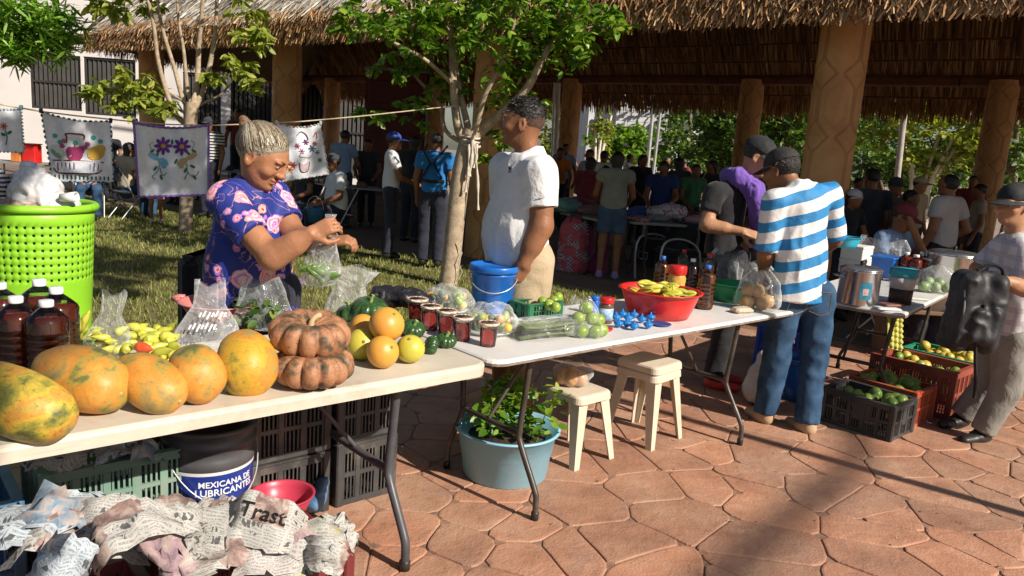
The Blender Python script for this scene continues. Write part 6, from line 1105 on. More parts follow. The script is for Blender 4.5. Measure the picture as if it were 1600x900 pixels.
# ================================================================ table with pots
m_steel = mat('polished_steel', (.50, .50, .51), (.62, .62, .62), .22, 5, .05, 30, .5, .9)
def pot(label, px, py, wpx, hpx, sticker=False, z=ZT):
    p = at(px, py, z=z); k = mpp(p); r, H_ = wpx * k / 2, hpx * k; t = thing('cooking_pot', label, 'pot', p); b = B(); b.lathe([(r * .96, 0), (r, .008), (r, H_ * .80), (r * 1.03, H_ * .81), (r * 1.03, H_ * .835), (r * .99, H_ * .84)], 36); b.obj('body', m_steel, t); b = B(); b.lathe([(r * 1.04, H_ * .845), (r * 1.04, H_ * .865), (r * .8, H_ * .92), (r * .3, H_ * .95), (.001, H_ * .953)], 36); ld = b.obj('lid', m_steel, t); b = B(); b.lathe([(.010, H_ * .95), (.014, H_ * 1.0), (.016, H_ * 1.03), (.008, H_ * 1.05), (0, H_ * 1.05)], 12); b.obj('knob', m_blkshoe, ld)
    for s_ in (-1, 1): b = B(); b.tube([(s_ * r, -.04, H_ * .66), (s_ * (r + .035), -.03, H_ * .67), (s_ * (r + .035), .03, H_ * .67), (s_ * r, .04, H_ * .66)], .007, 7); b.obj('handle', m_steel, t)
    if sticker:
        for nm, mm, a0, a1, z0, z1, ro in (('sticker', plastic('teal_sticker', (.02, .16, .30), (.05, .28, .38), scale=40), -1.93, -1.35, .18, .58, 1.006), ('sticker_print', plastic('sticker_print', (.55, .2, .2), (.7, .75, .75), scale=60), -1.78, -1.5, .28, .44, 1.010)):
            b = B(); b.grid(lambda u, v: Vector((r * ro * math.cos(a0 + (a1 - a0) * u), r * ro * math.sin(a0 + (a1 - a0) * u), H_ * (z0 + (z1 - z0) * v))), 8, 2); b.obj(nm, mm, t)
    return t
pot('steel pot with lid and a teal sticker', 1338, 474, 60, 64, True); pot('wide steel stockpot by the old man', 1482, 447, 74, 60)
p = at(1405, 474, z=ZT); k = mpp(p); t = thing('food_container', 'round tub of brown sauce with turquoise lid', 'tub', p); r = 20 * k; b = B(); b.lathe([(r * .82, 0), (r * .86, 24 * k)], 28); b.obj('sauce', plastic('brown_sauce', (.05, .02, .015)), t); b = B(); b.lathe([(r * .87, 24 * k), (r * .98, 44 * k)], 28); b.obj('body', plastic('milky_plastic', (.6, .58, .54)), t); b = B(); b.lathe([(r * 1.04, 43 * k), (r * 1.06, 45 * k), (r * 1.06, 53 * k), (r * .98, 55 * k)], 28); b.obj('lid', plastic('turquoise_lid', (.03, .36, .42), (.05, .45, .5)), t)
m_rsau = liquid('red_sauce', (.5, .05, .01))
for lab, px, py in (('first of three short red sauce bottles by the stockpot', 1410, 440), ('middle one of three short red sauce bottles by the stockpot', 1425, 444), ('last of three short red sauce bottles, nearest the stockpot', 1435, 440)): p = at(px, py, z=ZT); k = mpp(p); bottle(lab, p, 46 * k, 10 * k, m_rsau, m_capw2, .85, group='red sauce bottles')
p = at(1380, 436, z=ZT); t = thing('blue_tub', 'rectangular blue plastic tub behind the turquoise lid', 'tub', p, ANG3); k = mpp(p); b = B(); w_, d_, h_ = .24, .16, 34 * k; b.add([(-w_ / 2 * .85, -d_ / 2 * .85, 0), (w_ / 2 * .85, -d_ / 2 * .85, 0), (w_ / 2 * .85, d_ / 2 * .85, 0), (-w_ / 2 * .85, d_ / 2 * .85, 0), (-w_ / 2, -d_ / 2, h_), (w_ / 2, -d_ / 2, h_), (w_ / 2, d_ / 2, h_), (-w_ / 2, d_ / 2, h_)], [(3, 2, 1, 0), (0, 1, 5, 4), (1, 2, 6, 5), (2, 3, 7, 6), (3, 0, 4, 7)]); b.obj('body', m_blue, t); b = B(); slab(b, w_ + .03, d_ + .03, .02, [(h_ + .001, .003), (h_ + .006, 0), (h_ + .012, .003)]); o = b.obj('lid', m_blue, t); o.location = (-w_ / 2 - .015, -d_ / 2 - .015, 0)
m_card = mat('white_carton', (.60, .58, .54), (.68, .66, .62), .8, 6, .1)
for lab, px, py, dz in (('upper white carton behind the steel pot', 1333, 420, .115), ('lower white carton behind the steel pot', 1335, 426, 0)):
    p = at(1334, 426, z=ZT); t = thing('carton', lab, 'box', p + Vector((0, 0, dz)), ANG3 - .1); b = B(); b.box((0, 0, .055), (.22, .18, .108), bev=.005); b.obj('body', m_card, t); b = B(); b.box((0, 0, .105), (.226, .186, .022), bev=.004); b.obj('lid', m_card, t)
p = at(1320, 395, z=.93); basin('turquoise basin stacked on the cartons', Vector((p.x, p.y + .05, .97)), .13, .09, .085, plastic('turquoise_plastic', (.02, .30, .45), (.03, .4, .55)))
bag('large clear bag behind the pot table', 1372, 420, 70, 46, z=ZT, waist=1.0, top=.8, seed=21); bag('clear bag lying before the turquoise-lidded tub', 1376, 470, 32, 36, z=ZT, waist=.9, top=.6, seed=22)
bg, p, W_, H_ = bag('clear bag of pale green chayotes before the stockpot', 1460, 458, 56, 42, z=ZT, waist=.95, top=.4, seed=23); cy = ballmesh(.04, fruit_mat('chayote_skin', [(.3, (.2, .3, .12)), (.7, (.34, .42, .22))], 9, .4), 1.2, 'chayote')
for i in range(5): place('chayote', 'pale green chayote inside the bag before the stockpot', 'chayote', cy, None, p + Vector((-.08 + .04 * i, .03 * (i % 2), .045 + .03 * (i % 2))), (1, i, 0), 'chayotes in the bag', .95)
for i, (lab, px, py, c1, c2) in enumerate((('brown foil packet lying flat at the near edge of the pot table', 1392, 478, (.16, .06, .05), (.25, .1, .08)), ('white packet beneath the brown foil packet', 1385, 484, (.6, .6, .6), (.68, .68, .68)), ('pale crumpled packet beside the chayotes', 1430, 468, (.5, .5, .46), (.6, .6, .56)))):
    b = B(); b.box((0, 0, .008), (.15, .09, .016), bev=.007); o = b.obj('packet', mat('packet%d' % i, c1, c2, .5, 14, .3)); o.location = at(px, py, z=ZT + (.017 if i == 0 else .001)); o.rotation_euler = (0, 0, .3 - .2 * i); displace(o, .004, 24, i); tag(o, lab, 'packet')
# white bucket behind
p = at(1468, 410, Y=6.6); t = thing('white_bucket', 'tall white plastic bucket beside the pale grey T-shirt', 'bucket', (p.x, p.y, .44)); r = .155; b = B(); b.lathe([(r * .86, 0), (r * .98, .40), (r * 1.05, .405), (r * 1.05, .43), (r, .435), (r, .45), (r * 1.05, .455), (r * 1.04, .47), (r * .97, .47), (r * .84, .02), (.001, .02)], 36); b.obj('body', plastic('white_bucket_plastic', (.60, .60, .56), (.68, .67, .63)), t); b = B(); b.tube([(r * 1.03 * math.cos(a), r * 1.03 * math.sin(a), .42 - .2 * max(0, -math.sin(a))) for a in np.linspace(math.pi, 2 * math.pi, 16)], .003, 5); b.obj('wire_handle', m_gal, t)
bt_ = thing('bench', 'low wooden bench behind the pot table under the white bucket', 'bench', (p.x, p.y, 0)); b = B(); b.box((0, 0, .42), (.9, .35, .035), bev=.006); b.obj('seat', mat('bench_wood', (.12, .07, .04), (.2, .12, .07), .8, 5), bt_)
for sx in (-.38, .38): b = B(); b.box((sx, 0, .20), (.05, .3, .40)); b.obj('leg', MATS['bench_wood'], bt_)
# backpack in the old man's hands
p = at(1530, 478, Y=oj and (om.location.y - .32)); t = thing('backpack', 'black backpack hanging from the old man\'s hands', 'backpack', p); S = SDF()
for sx in (-.09, .07):
    for sy in (-.035, .045): S.cap((sx, sy, .14), (sx - .02, sy, -.20), .052, .06, .03)
S.cap((-.05, -.085, -.03), (-.06, -.09, -.16), .032, .04, .012).cap((.04, -.085, -.03), (.03, -.09, -.16), .032, .04, .012).cap((-.005, -.08, -.05), (-.015, -.09, -.16), .035, .04, .02).ell((-.01, 0, .0), (.1, .07, .2), .04); S.mesh('body', .009, [mat('black_nylon', (.013, .013, .015), (.03, .03, .034), .55, 9, .3)], t, .012, 10, 3)
b = B(); b.tube(smooth_path([(-.06, -.02, .20), (.0, -.03, .24), (.07, -.03, .22), (.09, -.03, .15)], 4), .012, 7); b.obj('carry_loop', m_blk, t); b = B(); b.tube(smooth_path([(-.02, -.08, .02), (-.05, -.1, -.15), (.02, -.06, -.42), (.035, -.05, -.52)], 4), .011, 6); b.obj('strap', m_blk, t); b = B(); b.tube(smooth_path([(-.13, -.05, .12), (-.13, -.08, 0), (-.12, -.07, -.2)], 4), .006, 5); b.obj('zip', mat('grey_zip', (.18, .18, .19), None, .5), t)
# bag in the woman's hand
p = at(499, 448, Y=3.08); t = thing('held_bag', 'clear bag of green chillies held up by the woman in the floral blouse', 'bag', p); hh = at(512, 338, Y=3.04).z - p.z; b = B(); b.lathe([(.01, 0), (.06, .01), (.072, hh * .22), (.068, hh * .38), (.045, hh * .62), (.018, hh * .86), (.012, hh * .92), (.024, hh * 1.02)], 30, fn=lambda a, i: 1 + .10 * math.sin(5 * a + i) + .05 * math.sin(11 * a)); o = b.obj('film', film('bag_film_hazy', '#f4f4f8', .2), t); displace(o, .005, 24, 2)
for v in o.data.vertices: v.co.y *= .62; v.co.x += .035 * v.co.z / hh
gch = [chilli(.07, .014, .012)]; gch[0].materials.append(fruit_mat('chilli_green', [(.3, (.06, .15, .02)), (.7, (.16, .28, .05))], 9, .3)); R = random.Random(9)
for i in range(14): a = R.uniform(0, 6.28); place('chilli', 'green chilli inside the bag held by the woman', 'chilli', gch[0], None, p + Vector((R.uniform(-.04, .04), R.uniform(-.02, .02), .02 + R.uniform(0, hh * .26))), (math.cos(a), math.sin(a) * .5, R.uniform(-.4, .7)), 'green chillies in the held bag', 1)
# ================================================================ on the paving: crates, stools, tubs, newspaper
m_kblk = plastic('black_crate_plastic', (.022, .024, .026), (.045, .046, .048), .5, ((.16, .13, .11), .35)); m_kor = plastic('orange_crate_plastic', (.36, .06, .025), (.44, .09, .04), .45, ((.3, .2, .15), .3)); m_kbr = plastic('brick_crate_plastic', (.22, .045, .03), (.29, .07, .045), .45, ((.3, .2, .15), .3)); m_kgr = plastic('teal_crate_plastic', (.012, .20, .12), (.02, .27, .16), .45); m_kdk = plastic('dark_grey_crate_plastic', (.03, .03, .032), (.06, .057, .055), .55, ((.25, .2, .16), .6)); m_kse = plastic('sage_crate_plastic', (.14, .24, .19), (.19, .30, .24), .5, ((.33, .26, .19), .55)); m_kbl = plastic('blue_crate_plastic', (.06, .16, .30), (.09, .22, .38), .5, ((.3, .26, .2), .4)); m_kwn = plastic('wine_crate_plastic', (.13, .02, .022), (.18, .035, .035), .45)
mg = ballmesh(.036, fruit_mat('mango_green', [(.3, (.10, .19, .03)), (.6, (.20, .30, .06)), (.8, (.36, .40, .12))], 9, .38), 1.25, 'mango'); mo = ballmesh(.036, fruit_mat('mango_yellow', [(.3, (.42, .36, .05)), (.7, (.58, .42, .08))], 9, .38), 1.1, 'mango')
CN = Vector((2.30, 4.30, 0)); W3 = -V_ * -1
def fill(corner, u, v, L_, W_, z, n, me, label, group, seed, name='mango', cat='mango'):
    R = random.Random(seed)
    for i in range(n): p = corner + u * R.uniform(.06, L_ - .06) + v * R.uniform(.06, W_ - .06); place(name, label, cat, me[i % len(me)], None, Vector((p.x, p.y, z + R.uniform(-.02, .03))), (R.uniform(-1, 1), R.uniform(-1, 1), R.uniform(-.4, .4)), group, R.uniform(.85, 1.12))
k1 = CN; crate('black crate of green mangoes nearest the viewer beside the jeans', k1, V_, U, .46, .34, .22, m_kblk, solid=1); fill(k1, V_, U, .46, .34, .185, 20, [mg], 'green mango in the black crate', 'mangoes in the black crate', 1)
k2 = CN + U * .37 + V_ * .02; crate('orange crate of dark green mangoes behind the black crate', k2, V_, U, .44, .33, .24, m_kor); fill(k2, V_, U, .44, .33, .215, 22, [mg], 'dark green mango in the orange crate', 'mangoes in the orange crate', 2)
k3 = CN + U * .78 + V_ * -.05; crate('tall brick-red crate under the pot table', k3, V_, U, .56, .38, .33, m_kbr); fill(k3, V_, U, .56, .38, .27, 16, [mo, mg], 'yellow-green mango in the brick-red crate', 'mangoes in the brick-red crate', 3)
k4 = CN + U * 1.20 + V_ * -.05; crate('teal crate of yellow oranges behind the brick-red crate', k4, V_, U, .52, .36, .33, m_kgr); fill(k4, V_, U, .52, .36, .30, 18, [mo], 'yellow orange in the teal crate', 'oranges in the teal crate', 4, 'sweet_orange', 'orange')
# egg tray leaning on the crates
p = at(1386, 548, Y=5.15); t = thing('egg_tray', 'yellow-green cup tray leaning upright in the brick-red crate', 'egg tray', p + Vector((0, 0, .02)), .5); t.rotation_euler = (-.35, .22, .4); b = B(); m_egg = mat('yellow_green_tray', (.42, .42, .08), (.52, .5, .14), .7, 8)
b.box((.07, 0, .12), (.15, .012, .24), bev=.004); b.obj('sheet', m_egg, t)
for i in range(3):
    for j in range(6): b = B(); b.T = Matrix.Translation((.025 + i * .046, -.004, .022 + j * .039)) @ Matrix.Rotation(math.pi / 2, 4, 'X'); b.lathe([(.021, 0), (.016, .012), (.012, .021), (.006, .024), (.004, .019)], 10); b.obj('cup', m_egg, t)
p = at(1315, 580, z=.0); t0 = Vector((2.02, 5.05, 0)); basin('blue basin tucked behind the black crate', t0 + Vector((0, 0, .0)), .15, .11, .30, m_blue); crate('bright blue crate beneath the pot table', Vector((2.25, 5.55, 0)), (-V_ * -1), U, .45, .33, .33, plastic('royal_blue_plastic', (.012, .05, .32), (.02, .08, .42)))
b = B(); S = SDF(); t = thing('white_sack', 'white plastic sack slumped behind the jeans', 'sack', Vector((1.70, 4.86, 0))); S.cap((0, 0, .12), (.02, 0, .30), .13, .08, .04, np.diag([1, 1 / .7, 1.])); S.mesh('film', .012, [mat('white_sack_film', (.5, .49, .48), (.6, .59, .58), .45, 9, .5)], t, .016, 12, 4, clipz=-.0)
# under the cream table
g0 = at(66, 848, z=.26); crate('low dark crate carrying the sage green crate', Vector((g0.x, g0.y, 0)) + V_ * .02, U, V_, .50, .34, .255, m_kdk); crate('sage green crate with newspaper bundles under the cream table', g0, U, V_, .46, .34, .215, m_kse); crate('blue crate at the picture edge next to the sage green crate', g0 - U * .54 + Vector((0, 0, -.1)), U, V_, .50, .36, .25, m_kbl); crate('low dark crate beneath the blue crate', Vector((g0.x, g0.y, 0)) - U * .54 + V_ * .02, U, V_, .50, .34, .155, m_kdk)
d0 = Vector((-.70, 2.98, 0)); crate('lower dark grey crate under the end of the cream table', d0 , V_, -U, .40, .34, .27, m_kdk); crate('upper dark grey crate stacked under the end of the cream table', d0 + Vector((0, 0, .275)), V_, -U, .40, .34, .25, m_kdk)
crate('lower dusty grey crate seen through the table legs', d0 + U * .03, U, V_, .30, .42, .28, m_kdk); crate('upper dusty grey crate seen through the table legs', d0 + U * .03 + V_ * .01 + Vector((0, 0, .285)), U, V_, .30, .42, .22, m_kdk)
# printed bucket
bp = at(327, 800, z=.17); tt = thing('upturned_crate', 'low dark crate carrying the lettered bucket', 'crate', (bp.x, bp.y, 0), ANG_U); b = B(); b.box((0, 0, .084), (.32, .30, .168), bev=.01); b.obj('body', m_kdk, tt); t = thing('printed_bucket', 'grey bucket with a blue lettered band under the cream table', 'bucket', bp); k = mpp(bp); r = 70 * k * .98; H_ = .36; m_gb = plastic('charcoal_bucket', (.06, .06, .066), (.09, .09, .096), .4)
rr = lambda z: r * (.86 + .14 * z / H_)
b = B(); b.lathe([(rr(0), 0), (rr(.22), .22), (rr(.22) * 1.02, .225), (rr(.25) * 1.02, .25), (rr(.25), .255), (rr(.285), .285), (rr(.285) * 1.03, .29), (rr(.31) * 1.03, .31), (rr(.31), .315), (rr(.34), .34), (rr(.35) * 1.04, .345), (rr(.36) * 1.04, .36), (rr(.36) * .97, .36), (rr(.1) * .95, .06), (.001, .05)], 44); b.obj('body', m_gb, t)
b = B(); b.grid(lambda u, v: Vector(((rr(.06 + .145 * v) + .0015) * math.cos(2 * math.pi * u), (rr(.06 + .145 * v) + .0015) * math.sin(2 * math.pi * u), .06 + .145 * v)), 48, 2); band = b.obj('blue_band', plastic('royal_blue_band', (.012, .03, .20), (.02, .045, .26), .35), t)
b = B(); b.grid(lambda u, v: Vector(((rr(.2055 + .012 * v) + .0015) * math.cos(2 * math.pi * u), (rr(.2055 + .012 * v) + .0015) * math.sin(2 * math.pi * u), .2055 + .012 * v)), 48, 2); b.obj('white_band', plastic('white_band', (.65, .65, .66)), t)
face = math.atan2(-bp.y, -bp.x) + .42
for word, z, sz in (('MEXICANA DE', .172, .030), ('LUBRICANTES', .141, .0345)):
    me = text_mesh(word, sz)
    for v in me.vertices: a = face + v.co.x / rr(z); q = rr(z) + .0022 + v.co.z; v.co = (q * math.cos(a), q * math.sin(a), z + v.co.y)
    link('lettering', me, band, [plastic('white_ink', (.75, .75, .76))])
b = B(); b.tube([(rr(.3) * 1.06 * math.cos(a), rr(.3) * 1.06 * math.sin(a), .30 - .20 * max(0, math.cos(a - face))) for a in np.linspace(face - 1.57, face + 1.57, 22)], .0028, 6); b.obj('wire_handle', m_gal, t)
m_rose = plastic('crimson_plastic', (.42, .03, .07), (.50, .05, .09)); p = at(440, 806, z=.10); p.z = 0; basin('crimson plastic basin by the newspaper bundles', p + Vector((0, 0, .10)), .118, .08, .095, m_rose)
b = B(); t = thing('upturned_pail', 'dark upturned pail under the crimson basin', 'pail', p); b.lathe([(.105, 0), (.10, .005), (.085, .096), (.08, .099)], 24); b.obj('body', m_gb, t)
# newspaper
def news_mat(key, paper, pic):
    n = NT(key); uv = n.tc('UV'); o = n.xyz(uv); line = n.math('GREATER_THAN', n.math('FRACT', n.math('MULTIPLY', o[1], 38)), .5); mp = n.new('Mapping'); mp.inputs['Scale'].default_value = (120, 38, 1); n.lk(uv, mp.inputs[0]); gl = n.math('GREATER_THAN', n.noise(1, 1, .5, mp.outputs[0]), .46); colm = n.math('GREATER_THAN', n.math('FRACT', n.math('MULTIPLY', o[0], 5)), .08)
    fl_ = n.new('VectorMath', operation='FLOOR'); ms_ = n.new('VectorMath', operation='MULTIPLY'); ms_.inputs[1].default_value = (3.1, 2.3, 1); n.lk(uv, ms_.inputs[0]); n.lk(ms_.outputs[0], fl_.inputs[0]); wn_ = n.new('TexWhiteNoise'); n.lk(fl_.outputs[0], wn_.inputs['Vector']); big = wn_.outputs['Value']; txt = n.math('MULTIPLY', n.math('MULTIPLY', line, gl), n.math('MULTIPLY', colm, n.math('LESS_THAN', big, .72))); c = n.mix(n.math('MULTIPLY', txt, .55), n.ramp(n.noise(5, 4), [(.3, paper), (.7, tuple(min(1, x * 1.12) for x in paper))]), (.10, .10, .11))
    mh = n.new('Mapping'); mh.inputs['Scale'].default_value = (34, 9, 1); n.lk(uv, mh.inputs[0]); hd_ = n.math('MULTIPLY', n.math('GREATER_THAN', n.noise(1, 1, .5, mh.outputs[0]), .52), n.math('MULTIPLY', n.math('GREATER_THAN', n.math('FRACT', n.math('MULTIPLY', o[1], 9)), .45), n.math('GREATER_THAN', n.noise(3.1, 0, .4, uv), .56))); c = n.mix(n.math('MULTIPLY', hd_, .85), c, (.04, .04, .045))
    pm = n.math('GREATER_THAN', big, .73); pc = n.ramp(n.noise(7, 5, .65, uv, .6), [(.25, (.05, .05, .06)), (.45, pic), (.6, (.42, .34, .30)), (.75, (.55, .52, .5))]); c = n.mix(pm, c, pc); n.set(Base_Color=c, Roughness=.85); n.bump(n.noise(24, 4), .4, .01); return n.m
NW = [news_mat('newsprint_grey', (.40, .39, .36), (.22, .14, .12)), news_mat('newsprint_pink', (.42, .39, .37), (.30, .2, .22)), news_mat('newsprint_blue', (.38, .43, .47), (.16, .24, .32)), news_mat('newsprint_yellow', (.42, .41, .35), (.42, .36, .10))]
def sheet(label, p, rx, ry, rz, W_, D_, roll, crump, mi, seed, head=None):
    "crumpled sheet wrapped round a bundle"
    t = thing('newspaper_bundle', label, 'newspaper', p, rz, 'newspaper bundles'); nu, nv = 11, 9; roll *= .62; V = []
    for j in range(nv + 1):
        for i in range(nu + 1):
            u, v = i / nu - .5, j / nv - .5; a = v * roll; R0 = D_ / max(roll, .1); e = 1 - .30 * max(0, abs(u) - .30) / .2 + .05 * math.sin(j * .9 + seed) * abs(u); V.append((u * W_, R0 * math.sin(a) * e, R0 * math.cos(a) * e - R0 * .2))
    V = np.array(V); Pq = V.copy(); V[:, 0] += crump * .6 * vnoise(Pq, 12, seed); V[:, 1] += crump * .7 * vnoise(Pq, 13, seed + 1); rid = 1 - np.abs(vnoise(Pq, 12, seed + 2)) * 2.4; rid2 = 1 - np.abs(vnoise(Pq, 26, seed + 5)) * 2.4; V[:, 2] += crump * rid * .7; rg_ = np.random.default_rng(seed); V += rg_.normal(0, crump * .5, V.shape) * np.array((.8, .8, 1.0))
    Q = np.array([(j * (nu + 1) + i, j * (nu + 1) + i + 1, (j + 1) * (nu + 1) + i + 1, (j + 1) * (nu + 1) + i) for j in range(nv) for i in range(nu)]); me = np_mesh('sheet', V, Q); uvl = me.uv_layers.new(name='UVMap'); lp = np.empty(len(me.loops), np.int32); me.loops.foreach_get('vertex_index', lp); uv = np.stack([(lp % (nu + 1)) / nu * W_ / .3 + seed * .37, (lp // (nu + 1)) / nv * D_ / .3 + seed * .21], 1).astype(np.float32); uvl.data.foreach_set('uv', uv.ravel())
    o = link('sheet', me, t, [NW[mi]]); o.rotation_euler = (rx, ry, 0)
    if head:
        tm_ = text_mesh(head, .062, .0006); from mathutils.bvhtree import BVHTree; bv = BVHTree.FromPolygons([tuple(v) for v in V], [tuple(int(x) for x in q_) for q_ in Q])
        for v in tm_.vertices:
            h_ = bv.ray_cast(Vector((v.co.x + .0, v.co.y + .02, 1)), Vector((0, 0, -1))); v.co = Vector((v.co.x + .0, v.co.y + .02, (h_[0].z if h_[0] else .0) + .004))
        link('headline', tm_, o, [mat('black_ink', (.02, .02, .022), None, .7)])
w0 = at(180, 905, z=0); wc = at(300, 905, z=.22)
cr0 = at(30, 935, z=0); crate('dark red crate heaped with newspaper bundles at the bottom of the picture', Vector((-.80, 1.86, 0)), U, V_, .50, .38, .27, m_kwn); 
crate('second dark red crate of newspaper bundles at the picture corner', Vector((-1.19, 1.51, 0)), U, V_, .48, .38, .27, m_kwn)
sheet('newspaper bundle headed Trast in large black letters', at(430, 832, z=.31), .95, .18, .0, .23, .15, .7, .007, 0, 1, 'Trast')
for lab, px, py, z, rx, ry, rz, W_, D_, roll, cm_, mi, sd in (('grey bundle with a banknote-coloured picture left of the Trast headline', 262, 845, .33, .5, .15, .95, .20, .20, 2.2, .014, 0, 2), ('creased bundle with a dark photo below the Trast headline', 345, 868, .32, .55, -.1, .2, .24, .22, 2.0, .018, 0, 3), ('yellow-printed bundle lowest at the front of the heap', 470, 885, .28, .45, -.15, .35, .26, .20, 2.2, .012, 3, 4), ('pink-tinged bundle in the middle of the heap', 425, 885, .28, .5, .1, .5, .26, .2, 1.8, .018, 1, 5), ('pale blue sheet fanned out at the far end of the heap', 120, 866, .33, .3, .2, .4, .30, .18, 1.3, .022, 2, 6), ('folded white sheet standing behind the blue one', 170, 838, .35, .9, .1, .5, .18, .16, 1.0, .012, 0, 7), ('large pale sheet at the bottom picture edge', 130, 895, .30, .25, .1, .3, .34, .22, 1.6, .02, 0, 8), ('blue-grey crumpled sheet at the picture corner', 45, 888, .32, .2, -.1, .2, .26, .2, 1.6, .022, 2, 9), ('small crumpled sheet poking out by the crimson basin', 510, 850, .24, .6, .2, .8, .12, .12, 1.6, .02, 0, 10), ('crumpled end of a bundle beside the yellow-printed one', 520, 868, .22, .5, .2, .4, .12, .12, 2.4, .018, 3, 11), ('brownish crumpled sheet behind the Trast headline', 335, 835, .31, .5, .3, .9, .2, .16, 2.0, .02, 1, 12)):
    sheet(lab, at(px, py, z=z), rx, ry, rz, W_, D_, roll, cm_, mi, sd)
for lab, px, py, z, rx, ry, rz, W_, D_, mi, sd in (('stiff flap of newsprint sticking up left of the Trast headline', 385, 835, .33, 1.25, .5, -.3, .10, .14, 0, 31), ('pale flap of newsprint standing at the bucket side of the heap', 300, 845, .33, 1.1, -.6, .5, .12, .13, 1, 32), ('blue-tinted flap of newsprint pointing up at the far end of the heap', 108, 848, .36, 1.2, .55, .3, .12, .16, 2, 33), ('grey flap of newsprint folded over the crate edge', 190, 862, .33, .9, .6, .7, .16, .12, 0, 34), ('torn newsprint flap between the headline and the yellow-printed bundle', 480, 862, .28, 1.1, .3, .4, .13, .1, 0, 35), ('long pale flap lying along the bottom picture edge', 255, 890, .32, .6, -.4, .5, .22, .12, 0, 36)): sheet(lab, at(px, py, z=z), rx, ry, rz, W_, D_, .5, .012, mi, sd)
gi = g0 + U * .22 + V_ * .17
for i, (lab, du, dv, mi) in enumerate((('crumpled bundle at the near end inside the sage green crate', -.13, -.05, 0), ('bundle with red print in the middle of the sage green crate', .0, .02, 1), ('bluish bundle lying low inside the sage green crate', .02, -.10, 2), ('bundle at the bucket end of the sage green crate', .13, .05, 0))): p = gi + U * du + V_ * dv; sheet(lab, Vector((p.x, p.y, .43)), .3, .1 * i, .4 * i, .2, .18, 2.2, .018, mi, 20 + i)
pm = ballmesh(.05, fruit_mat('brown_avocado', [(.3, (.06, .06, .02)), (.7, (.2, .11, .05))], 10, .4), 1.25, 'avocado')
for i, (du, dv) in enumerate(((.10, .0), (.16, .02), (.13, -.06), (.18, -.05))): p = gi + U * du + V_ * dv; place('avocado', 'brown-green avocado in the sage green crate', 'avocado', pm, None, Vector((p.x, p.y, .415)), (1, i, .3), 'avocados in the sage green crate', 1)
b = B(); p = at(492, 800, z=.02); t = thing('blue_scrap', 'scrap of blue plastic film beside the crimson basin', 'film scrap', p); S = SDF(); S.cap((0, 0, .05), (.03, .02, .13), .045, .02, .03); S.mesh('film', .008, [mat('blue_film', (.05, .12, .24), (.12, .22, .36), .35, 12, .4)], t, .014, 20, 7, clipz=-.01)
# plant tub
p = at(788, 740, z=0) + Vector((0, .02, 0)); R1 = 80 * mpp(p) * .98; t = thing('plant_tub', 'round pale blue plastic tub with seedlings under the white table', 'tub', p); m_tub = plastic('pale_blue_tub', (.20, .46, .62), (.26, .54, .70), .45, ((.36, .36, .30), .5)); H_ = .24
b = B(); b.lathe([(R1 * .80, 0), (R1 * .83, .006), (R1 * .90, H_ * .55), (R1 * .915, H_ * .56), (R1 * .97, H_ * .95), (R1 * 1.04, H_ * .96), (R1 * 1.045, H_), (R1 * .98, H_), (R1 * .9, H_ * .8), (.001, H_ * .78)], 44); b.obj('wall', m_tub, t); b = B(); b.lathe([(R1 * .93, H_ * .79), (.001, H_ * .83)], 24); b.obj('soil', mat('potting_soil', (.02, .014, .01), (.05, .035, .025), .95, 30, .6), t)
R = random.Random(4); stems = []
for i in range(9):
    a, d = R.uniform(0, 6.28), R.uniform(.02, R1 * .75); q0 = p + Vector((d * math.cos(a), d * math.sin(a), H_ * .8)); hgt = R.uniform(.12, .30); lean_ = Vector((R.uniform(-.06, .10), R.uniform(-.08, .03), 0)); t = thing('seedling', 'leafy green seedling growing in the pale blue tub', 'plant', q0, 0, 'seedlings in the pale blue tub'); b = B(); b.tube(smooth_path([(0, 0, 0), lean_ * .4 + Vector((0, 0, hgt * .5)), lean_ + Vector((0, 0, hgt))], 3), [.004, .004, .0035, .003, .003, .002, .0015], 6); b.obj('stem', mat('green_stem', (.10, .16, .04), (.18, .24, .07), .6), t)
    n = 46; f = RNG.uniform(.15, 1.05, n); P = np.outer(f, np.array((lean_.x, lean_.y, hgt))) + RNG.normal(0, .035, (n, 3)) * np.array((1, 1, .5)); Vv, Q = leaf_mesh(P, .058, .25, .55, i); link('leaves', np_mesh('leaves', Vv, Q), t, [m_leaf])
# stools
m_stool = plastic('cream_stool_plastic', (.54, .47, .36), (.63, .56, .45), .5, ((.30, .21, .12), .45))
def stool(label, c, yaw, H_, S_=.27, double=False, group='plastic stools'):
    t = thing('plastic_stool', label, 'stool', c, yaw, group)
    for lv_ in ((0, .045) if double else (0,)):
        b = B(); h = H_ - lv_; b.T = Matrix.Translation((-S_ / 2, -S_ / 2, 0)); slab(b, S_, S_, .04, [(h - .042, -.006), (h - .012, -.003), (h - .004, .002), (h, .014)]); b.obj('seat' if lv_ == 0 else 'lower_seat', m_stool, t)
    for sx in (-1, 1):
        for sy in (-1, 1):
            b = B(); x0, y0 = sx * (S_ / 2 - .012), sy * (S_ / 2 - .012); x1, y1 = sx * (S_ / 2 + .028), sy * (S_ / 2 + .028); h = H_ - .042 - (.045 if double else 0)
            def L_leg(z, x, y, w_): return [(x, y, z), (x - sx * w_, y, z), (x - sx * w_, y - sy * .008, z), (x - sx * .008, y - sy * .008, z), (x - sx * .008, y - sy * w_, z), (x, y - sy * w_, z)]
            V = L_leg(0, x1, y1, .036) + L_leg(h, x0, y0, .065); fs = [(i, (i + 1) % 6, 6 + (i + 1) % 6, 6 + i) for i in range(6)] + [(0, 1, 2, 3), (0, 3, 4, 5)]; 
            if sx * sy > 0: fs = [f[::-1] for f in fs]
            b.add(V, fs); b.obj('leg', m_stool, t)
